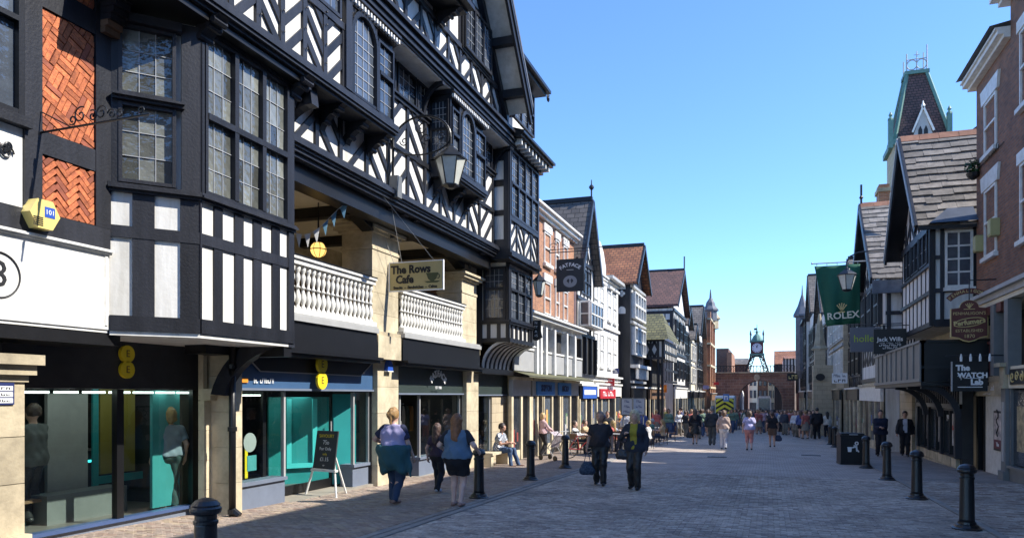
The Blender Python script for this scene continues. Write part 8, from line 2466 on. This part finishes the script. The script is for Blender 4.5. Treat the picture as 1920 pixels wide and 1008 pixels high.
    hem = {'short': .90, 'long': .90, 'jacket': .82, 'coat': .55, 'vest': .92}[tk]
    A_.cap(U((-.07 * g, 0, max(hem, .86))), U((.07 * g, 0, .95)), .135 * g + inf * .6, k=.05, sq=(1, 1.1, 1))
    if g > 1.1: A_.cap(U((0, -.05, 1.0)), U((0, -.05, .88)), .12 * g + inf, k=.06)
    if tk == 'coat': A_.cap(U((0, 0, .9)), U((0, 0, .5)), .17 * g, .2 * g, k=.05)
    A_.cutf(lambda X, Y, Z: np.maximum(hem + dz - Z, Z - (1.435 + dz)))
    slv = SDF(lo, hi, max(res, .013)) if sleeve_col is not None else A_
    for (sh, el, wr) in arms:
        rs = .05 * (1 + (g - 1) * .9) + inf
        if tk == 'vest': continue
        if tk == 'short':
            e = sh + (el - sh) * .72
            d = (el - sh) / np.linalg.norm(el - sh)
            slv.cap(sh, e, rs, rs * .98, k=.02, cut=lambda X, Y, Z, e=e, d=d: (X - e[0]) * d[0] + (Y - e[1]) * d[1] + (Z - e[2]) * d[2])
        else:
            slv.cap(sh, el, rs, .04 * (1 + (g - 1) * .6) + inf, k=.03); slv.cap(el, el + (wr - el) * .93, .04 * (1 + (g - 1) * .6) + inf, .03 + inf, k=.02)
    A_.wrinkle(.0075, 26, seed + 1)
    A_.obj({'jacket': 'jacket', 'coat': 'coat'}.get(tk, 'shirt'), torso_mat or cloth(tc), t, M)
    if slv is not A_: slv.wrinkle(.003, 30, seed); slv.obj('sleeves', cloth(sleeve_col), t, M)
    if vest:     # visible front of a shirt between open jacket edges
        Vs = SDF((lo[0], 0, .8), hi, max(res, .013))
        torso(Vs, inf + .012, .05)
        Vs.cutf(lambda X, Y, Z: np.maximum(np.maximum(np.abs(X) - .075 - (Z - 1.1) * .03, .02 - Y), np.maximum(.88 + dz - Z, Z - 1.46 - dz)))
        Vs.obj('shirt_front', cloth(vest), t, M)
    # ---- hair
    hk, hc = hair
    if hk != 'bald':
        Hh = SDF(np.minimum(lo, U((-.2, -.3, 1.0))), hi + (.0, .0, .08), max(res * .9, .012))
        hr = .110 if hk != 'crop' else .104
        C0 = Hd((0, -.012, 1.615))
        Hh.cap(C0, C0 + (0, 0, .004), hr, k=.03, sq=(1.14, .98, .9))
        if hk == 'bob' or hk == 'curly':
            for sd in (-1, 1): Hh.cap(Hd((sd * .06, -.01, 1.62)), Hd((sd * .07, -.02, 1.53)), .05, k=.04)
            Hh.cap(Hd((0, -.05, 1.6)), Hd((0, -.05, 1.50)), .07, .06, k=.04)
        if hk == 'curly': Hh.cap(Hd((0, 0, 1.66)), Hd((0, 0.02, 1.665)), .085, k=.04)
        if hk == 'long':
            Hh.cap(Hd((-.03, -.06, 1.60)), U((-.03, -.12, 1.28)), .065, .045, k=.04); Hh.cap(Hd((.03, -.06, 1.60)), U((.03, -.125, 1.24)), .065, .04, k=.04)
            for sd in (-1, 1): Hh.cap(Hd((sd * .065, -.02, 1.60)), U((sd * .07, -.06, 1.38)), .04, .035, k=.04)
        if hk == 'bun':
            Hh.cap(Hd((0, -.09, 1.63)), Hd((-.03, -.11, 1.60)), .05, k=.03); Hh.cap(Hd((-.02, -.1, 1.58)), U((.0, -.1, 1.44)), .03, .015, k=.03)
        fc = Hd((0, .115, 1.555)); 
        rx = .078 if hk not in ('curly',) else .07
        fwd = Hd((0, 1, 1.5)) - Hd((0, 0, 1.5)); rgt = Hd((1, 0, 1.5)) - Hd((0, 0, 1.5))
        Hh.cutf(lambda X, Y, Z: -(np.sqrt((((X - fc[0]) * rgt[0] + (Y - fc[1]) * rgt[1]) / rx) ** 2 + (((X - fc[0]) * fwd[0] + (Y - fc[1]) * fwd[1]) / .105) ** 2 + ((Z - fc[2]) / .105) ** 2) - 1) * .07)
        if hk in ('short', 'crop'):
            zc_ = Hd((0, 0, 1.545))[2]
            Hh.cutf(lambda X, Y, Z: zc_ - Z)
        Hh.wrinkle(.004, 55, seed)
        Hh.obj('hair', mat('hair_%d_%d' % (int(hc[0] * 100), int(hc[2] * 100)), hc, .55, .35, 22, .6, 90), t, M)
    if hero:
        e = MB()
        for sd in (-1, 1):
            c = Vector(Hd((sd * .03, .099, 1.597))) * s
            e.lathe((c.x, c.y, c.z), [(.001, -.008 * s), (.009 * s, -.004 * s), (.011 * s, 0), (.009 * s, .004 * s), (.001, .008 * s)], 8)
        me = e.mesh('eyes', mat('eye_dark', (.03, .02, .02), .2, 0), smooth=True)
        o = bpy.data.objects.new('eyes', me); COL.objects.link(o); o.parent = t
        c = Vector(Hd((0, .101, 1.535))) * s
        e = MB().tube([(c.x - .02 * s, c.y - .002, c.z), (c.x, c.y + .004, c.z - .001), (c.x + .02 * s, c.y - .002, c.z)], .005 * s, 5)
        o = bpy.data.objects.new('mouth', e.mesh('mouth', mat('lip', (.35, .12, .10), .5, 0))); COL.objects.link(o); o.parent = t
    t['_s'] = s
    del t['_s']
    return t, arms, legs, M
def loc2w(t, p, s):
    return t.matrix_basis @ (Vector(p) * s)
AWAY, TOWARD = 0.0, PI
def bag(label, cat, wp, w_, h, m, name='handbag', strap=.22, heading=0.0):
    """a soft bag whose handle top is at world point wp"""
    t = thing(name, label, cat, (wp[0], wp[1], wp[2] - strap - h))
    c = Vector((wp[0], wp[1], wp[2] - strap - h / 2))
    S_ = SDF((-w_ * .7, -w_ * .5, -h * .6), (w_ * .7, w_ * .5, h * .6), .014)
    S_.cap((-w_ * .26, 0, -h * .2), (w_ * .26, 0, -h * .2), h * .28, k=.05, sq=(1, 1.6, 1)); S_.cap((-w_ * .14, 0, h * .2), (w_ * .14, 0, h * .2), h * .2, k=.06, sq=(1, 1.7, 1))
    S_.wrinkle(.004, 40, rnd.uniform(0, 5))
    o = S_.obj('pouch', m, t, Matrix.Identity(4)); o.location = (0, 0, h / 2); o.rotation_euler = (0, 0, heading)
    st = MB(Matrix.Rotation(heading, 4, 'Z'))
    st.tube([(-w_ * .2, 0, h * .85), (-w_ * .08, 0, h + strap * .8), (0, 0, h + strap), (w_ * .08, 0, h + strap * .8), (w_ * .2, 0, h * .85)], .009, 5)
    o = bpy.data.objects.new('strap', st.mesh('strap', m)); COL.objects.link(o); o.parent = t
    return t
def G(px, py): return onG(px, py)
# the two women walking away, the girl beyond them
x, y = G(738, 946)
t, arms, legs, M = person('woman walking away in a lilac shirt with a teal jacket tied round her hips', x, y, AWAY - .05, 1.73, 1.32, .13, .0125, ((.42, .38, .58), 'short'), ((.035, .06, .11), 'jeans'), ('bun', (.42, .24, .09)), 'light',
    hands=((-.36, .22, 1.08), None), shoe=(.25, .14, .10), sleeve_col=(.02, .025, .06), hero=False, fem=True)
s = 1.73 / 1.7
J_ = SDF((-.5, -.4, .3), (.5, .4, 1.2), .014)
J_.cap((-.12, 0, 1.0), (.12, 0, 1.0), .200, k=.04); J_.cap((-.10, -.02, .95), (-.11, -.05, .64), .20, .13, k=.06); J_.cap((.10, -.02, .95), (.17, -.05, .62), .20, .12, k=.06)
J_.cap((0, -.09, .98), (0, -.09, .80), .17, k=.06); J_.cap((.26, .02, .85), (.36, -.02, .52), .07, .03, k=.06)
J_.cutf(lambda X, Y, Z: np.maximum(Z - 1.07, (.56 + .07 * np.sin(X * 9 + 1)) - Z)); J_.wrinkle(.01, 22, 1)
J_.obj('tied_jacket', cloth((.03, .10, .11)), t, M)
x, y = G(857, 950)
t, arms, legs, M = person('woman walking away with long auburn hair, slate blue shirt and black shorts', x, y, AWAY + .03, 1.63, 1.34, .07, .0125, ((.10, .17, .25), 'short'), ((.012, .012, .016), 'shorts'), ('long', (.20, .085, .035)), 'pale',
    hands=((-.34, .20, 1.03), (.36, .18, 1.02)), shoe=(.30, .18, .15), sleeve_col=(.02, .022, .03), fem=True)
x, y = G(820, 924)
person('girl in dark clothes walking away just ahead of the woman in black shorts', x, y, AWAY - .1, 1.42, 1.0, .16, .014, ((.045, .03, .05), 'short'), ((.015, .015, .02), 'trousers'), ('long', (.07, .04, .03)), 'light', shoe=(.4, .4, .42), fem=True)
# seated man
stp = mat('striped_shirt', (.5, .55, .6), .8, .1)
def stripes():
    m = bpy.data.materials.new('checked_shirt'); m.use_nodes = True
    n, l = m.node_tree.nodes, m.node_tree.links
    tc = n.new('ShaderNodeTexCoord'); wv = n.new('ShaderNodeTexWave'); wv.bands_direction = 'DIAGONAL'; wv.inputs['Scale'].default_value = 9; wv.inputs['Distortion'].default_value = 1.5
    cr = n.new('ShaderNodeValToRGB'); cr.color_ramp.interpolation = 'CONSTANT'; cr.color_ramp.elements[1].position = .5
    cr.color_ramp.elements[0].color = (.03, .04, .08, 1); cr.color_ramp.elements[1].color = (.6, .62, .65, 1)
    l.new(tc.outputs['Object'], wv.inputs[0]); l.new(wv.outputs[0], cr.inputs[0]); l.new(cr.outputs[0], n['Principled BSDF'].inputs['Base Color'])
    return m
person('man in a navy and white patterned shirt and blue jeans sitting on the stone bench', -7.88, by, R(-95), 1.75, 1.1, 0, .0125, ((.5, .5, .5), 'short'), ((.05, .09, .17), 'jeans'), ('short', (.04, .03, .025)), 'tan',
    hands=((-.10, .42, .72), (.13, .40, .74)), shoe=(.12, .05, .03), sit=True, lean=.18, hero=True, torso_mat=stripes(), zoff=-.06)
# the couple walking towards the camera
x, y = G(1125, 910)
t, arms, legs, M = person('man in black polo shirt and black trousers walking this way with a blue bag', x, y, TOWARD + .1, 1.68, 1.12, .10, .0115, ((.03, .026, .03), 'short'), ((.022, .022, .027), 'trousers'), ('crop', (.22, .16, .12)), 'tan', hands=((.0, 0, 0) and None, None), hero=True)
hw_ = t.matrix_basis @ (Vector(arms[1][2]) * (1.66 / 1.7) + Vector((0, 0, -.07)))
bag('blue patterned bag in the hand of the man in black', 'bag', (hw_.x, hw_.y, hw_.z), .36, .34, mat('bag_blue', (.07, .11, .17), .7, .5, 30, dirt=(.015, .02, .04)), 'carrier_bag', .2, .3)
x, y = G(1190, 918)
t, arms, legs, M = person('woman with white blonde hair, dark jacket and mustard top walking this way', x, y, TOWARD - .05, 1.70, 1.03, .08, .0115, ((.026, .03, .045), 'jacket'), ((.02, .02, .026), 'trousers'), ('curly', (.62, .52, .34)), 'light',
    hands=((.0, .0, .0) and None, (.17, .20, 1.22)), hero=True, vest=(.40, .33, .035), fem=True)
hw_ = t.matrix_basis @ (Vector((.26, .08, 1.16)))
bag('dark handbag at the hip of the woman in the mustard top', 'handbag', (hw_.x, hw_.y, hw_.z), .30, .26, mat('bag_black', (.025, .022, .025), .4, .2), 'handbag', .25, 0)
# two men on the shaded side
x, y = G(1651, 856)
person('man in a navy jacket looking down at his hands on the shaded side', x, y, TOWARD, 1.74, 1.1, .10, .0135, ((.012, .016, .04), 'jacket'), ((.013, .014, .022), 'trousers'), ('short', (.03, .02, .015)), 'tan', hands=((-.06, .26, 1.08), (.06, .26, 1.10)), hero=True)
x, y = G(1697, 855)
person('man in a dark suit jacket over a white shirt near the shaded shop', x, y, TOWARD - .1, 1.70, 1.1, .12, .0135, ((.012, .014, .025), 'jacket'), ((.012, .012, .018), 'trousers'), ('short', (.02, .015, .012)), 'tan', vest=(.55, .57, .66), hero=True)
# middle distance
mids = [
 ('woman in a pink cardigan and black leggings pushing the pushchair', 1018, 855, 80, R(-50), 1.1, ((.62, .42, .42), 'long'), ((.015, .015, .02), 'trousers'), ('bob', (.45, .30, .14)), True),
 ('man in a white shirt and pale jeans standing by the cafe', 1072, 826, 68, R(160), 1.05, ((.55, .60, .66), 'short'), ((.14, .18, .25), 'jeans'), ('short', (.15, .09, .05)), False),
 ('person in rust brown top beside the man in the white shirt', 1050, 828, 60, R(20), 1.1, ((.35, .14, .08), 'short'), ((.09, .10, .13), 'jeans'), ('bob', (.12, .06, .03)), True),
 ('woman in a black dress walking away with a dark bag', 1303, 833, 66, AWAY, 1.0, ((.015, .015, .02), 'long'), ((.02, .02, .025), 'skirt'), ('long', (.10, .07, .05)), True),
 ('man in a dark jacket and grey trousers walking away', 1335, 835, 72, AWAY, 1.1, ((.03, .035, .04), 'jacket'), ((.10, .105, .10), 'trousers'), ('short', (.2, .19, .18)), False),
 ('woman in a beige cardigan and white trousers walking away', 1357, 842, 72, AWAY, 1.15, ((.50, .38, .32), 'long'), ((.62, .62, .66), 'trousers'), ('bob', (.20, .13, .09)), True),
 ('woman in a lilac top and pink trousers walking away', 1405, 844, 73, AWAY, 1.15, ((.50, .48, .72), 'short'), ((.62, .28, .26), 'capri'), ('bob', (.16, .11, .08)), True),
 ('woman in a black top and brown shorts walking away with a bag on her right', 1448, 838, 66, AWAY, 1.1, ((.015, .015, .018), 'short'), ((.16, .10, .07), 'shorts'), ('bun', (.10, .06, .04)), True),
 ('person in a bright green tee in the middle of the road', 1375, 802, 44, AWAY, 1.0, ((.12, .50, .28), 'short'), ((.03, .03, .04), 'trousers'), ('short', (.1, .07, .05)), False),
 ('person in an olive top walking away beyond the woman in lilac', 1425, 806, 50, AWAY, 1.1, ((.07, .08, .04), 'long'), ((.03, .04, .05), 'trousers'), ('short', (.06, .04, .03)), False),
 ('man in a long black coat near the shaded kerb', 1532, 823, 60, R(15), 1.2, ((.012, .012, .014), 'jacket'), ((.012, .012, .014), 'trousers'), ('short', (.03, .03, .03)), False),
 ('person in a blue shirt just behind the man in black', 1545, 812, 52, TOWARD, 1.1, ((.06, .14, .38), 'short'), ((.10, .07, .05), 'trousers'), ('short', (.3, .2, .12)), False),
 ('person in a pale blue shirt left of the litter bin', 1573, 800, 40, TOWARD, 1.1, ((.42, .47, .62), 'short'), ((.05, .06, .08), 'trousers'), ('short', (.05, .04, .03)), False),
 ('person in a light grey top and jeans just above the litter bin', 1590, 800, 42, TOWARD, 1.1, ((.45, .45, .50), 'long'), ((.07, .10, .18), 'jeans'), ('bob', (.2, .13, .08)), True),
 ('man in a navy shirt standing beside the cafe screen', 1277, 812, 48, R(90), 1.15, ((.02, .025, .10), 'short'), ((.09, .08, .06), 'trousers'), ('short', (.04, .03, .03)), False),
 ('woman in an orange tan dress behind the couple', 1160, 822, 52, R(200), 1.1, ((.50, .24, .08), 'long'), ((.05, .03, .03), 'skirt'), ('long', (.40, .25, .10)), True),
 ('person in a dark jacket behind the couple near the bicycle', 1133, 822, 56, R(100), 1.1, ((.03, .03, .045), 'jacket'), ((.04, .05, .08), 'jeans'), ('short', (.03, .03, .03)), False),
 ('man in an olive jacket standing by the cafe screens', 1246, 812, 52, R(180), 1.1, ((.12, .12, .045), 'jacket'), ((.08, .09, .13), 'trousers'), ('short', (.25, .2, .15)), False),
]
rp = random.Random(21)
ARM = {}
for (lb, px, py, hp, fc, g_, tp_, bt_, hr_, fm) in mids:
    x, y = G(px, py)
    d = (-x * SP + y * CP)
    hgt = min(1.85, max(1.5, hp * d / 1400))
    t, arms, legs, M = person(lb, x, y, fc + rp.uniform(-.1, .1), hgt, g_, rp.uniform(.06, .14), .019, tp_, bt_, hr_, rp.choice(('light', 'tan', 'pale')), fem=fm,
                              hands=((-.2, .36, .98), (.2, .36, .98)) if 'pushing' in lb else None)
    ARM[lb] = (t, arms, hgt)
for lb, side, lab, m in (('woman in a black dress walking away with a dark bag', 0, 'dark shopping bag of the woman in the black dress', mat('bag_black', (.025, .022, .025), .4, .2)),
                         ('woman in a black top and brown shorts walking away with a bag on her right', 1, 'dark blue bag beside the woman in brown shorts', mat('bag_navy', (.03, .04, .08), .6, .2))):
    t, arms, hgt = ARM[lb]
    hw_ = t.matrix_basis @ (Vector(arms[side][2]) * (hgt / 1.7) + Vector((.0, 0, -.08)))
    bag(lab, 'bag', (hw_.x, hw_.y, hw_.z), .36, .34, m, 'carrier_bag', .16)
# seated cafe guests
for i, (tx_, ty_) in enumerate(TB[:7]):
    cs = [((.45, .50, .6), 'striped pale blue'), ((.03, .03, .04), 'black'), ((.5, .12, .1), 'red'), ((.6, .6, .58), 'white'), ((.04, .06, .16), 'navy'), ((.5, .35, .2), 'tan'), ((.1, .2, .15), 'green')]
    c_, nm_ = cs[i]
    a = rp.uniform(-.5, .5)
    person('seated cafe guest in a %s top at a pavement table' % nm_, tx_ + .6, ty_ + .1, R(90) + a, 1.66, 1.1, 0, .02, (c_, 'short'), ((.05, .06, .09), 'trousers'), (('short', 'bob', 'long')[i % 3], rp.choice([(.05, .03, .02), (.4, .28, .12), (.3, .3, .3)])), rp.choice(('light', 'tan')), sit=True, hands=((-.14, .40, .78), (.14, .40, .78)), fem=i % 2 == 0, zoff=-.05)
    if i % 2 == 0:
        c_, nm_ = cs[(i + 3) % 7]
        person('second cafe guest facing the one in the %s top' % cs[i][1], tx_ - .6, ty_, R(-90) + a, 1.7, 1.1, 0, .02, (c_, 'long'), ((.03, .03, .04), 'trousers'), ('short', (.1, .07, .05)), 'light', sit=True, hands=((-.14, .40, .78), (.14, .40, .78)), zoff=-.05)
# dim figures built inside the left shop to imitate reflections in its glass
person('blonde figure inside the phone shop standing in for a reflection in its glass', *(lambda Y: (sX(318, Y), Y))(9.6), R(60), 1.62, 1.05, 0, .016, ((.16, .2, .24), 'short'), ((.02, .05, .05), 'trousers'), ('bob', (.35, .22, .08)), 'light', zoff=.1)
person('grey jacketed figure behind the leftmost shop window standing in for a reflection', *(lambda Y: (sX(62, Y), Y))(7.9), R(100), 1.66, 1.05, 0, .016, ((.12, .13, .13), 'jacket'), ((.02, .02, .025), 'trousers'), ('short', (.05, .03, .02)), 'light', hands=((-.1, .3, 1.05), (.1, .3, 1.05)), zoff=.1)
# the far crowd: a dozen built figures, each copied with its parts
protos = []
cols = [(.04, .04, .045), (.6, .6, .62), (.07, .10, .25), (.45, .12, .1), (.15, .22, .15), (.7, .65, .55), (.18, .28, .5), (.4, .28, .2), (.07, .07, .09), (.6, .38, .42)]
nmc = ['black', 'light grey', 'navy', 'red', 'dark green', 'cream', 'blue', 'brown', 'charcoal', 'pink']
for i in range(10):
    t, _, _, _ = person('', 0, 0, 0, 1.62 + .03 * (i % 5), 1.05 + .05 * (i % 3), .06 + .02 * (i % 4), .026, (cols[i], ('short', 'long', 'jacket')[i % 3]), (rp.choice([(.02, .02, .03), (.06, .09, .16), (.2, .18, .15)]), ('trousers', 'jeans', 'shorts', 'skirt')[i % 4 if i % 5 else 0]),
        (('short', 'bob', 'long')[i % 3], rp.choice([(.04, .03, .02), (.3, .2, .1), (.1, .06, .04)])), rp.choice(('light', 'tan')), fem=(i % 3 != 0), group='people in the far crowd')
    protos.append(t)
spots = []
tries = 0
while len(spots) < 150 and tries < 4000:
    tries += 1
    y = rp.uniform(44, 92)
    x = rp.uniform(-5.8, 3.0 - max(0, y - 50) * .02)
    if y < 54 and -3.5 < x < 1.6: continue
    if -6.3 < x < -3.2 and 63 < y < 73: continue
    if any((x - a) ** 2 + (y - b2) ** 2 < .5 for a, b2 in spots): continue
    spots.append((x, y))
spots += [(-6.9 + .3 * i, 33.5 + 3.1 * i) for i in range(5)] + [(3.6, 52), (3.5, 57), (3.3, 61), (2.9, 63.5), (2.4, 58.5), (2.0, 60.4)]
for i, (x, y) in enumerate(spots):
    k = i % 10
    o = protos[k] if i < 10 else copy_tree(protos[k])
    o.location = (x, y, gz(x, y) + .01); o.rotation_euler = (0, 0, rp.choice((0, PI)) + rp.uniform(-.5, .5))
    o['label'] = 'distant person in a %s top in the crowd near the arch' % nmc[k] if y > 44 else 'person in a %s top among the cafe guests' % nmc[k]
    o['group'] = 'people in a %s top in the far crowd' % nmc[k]
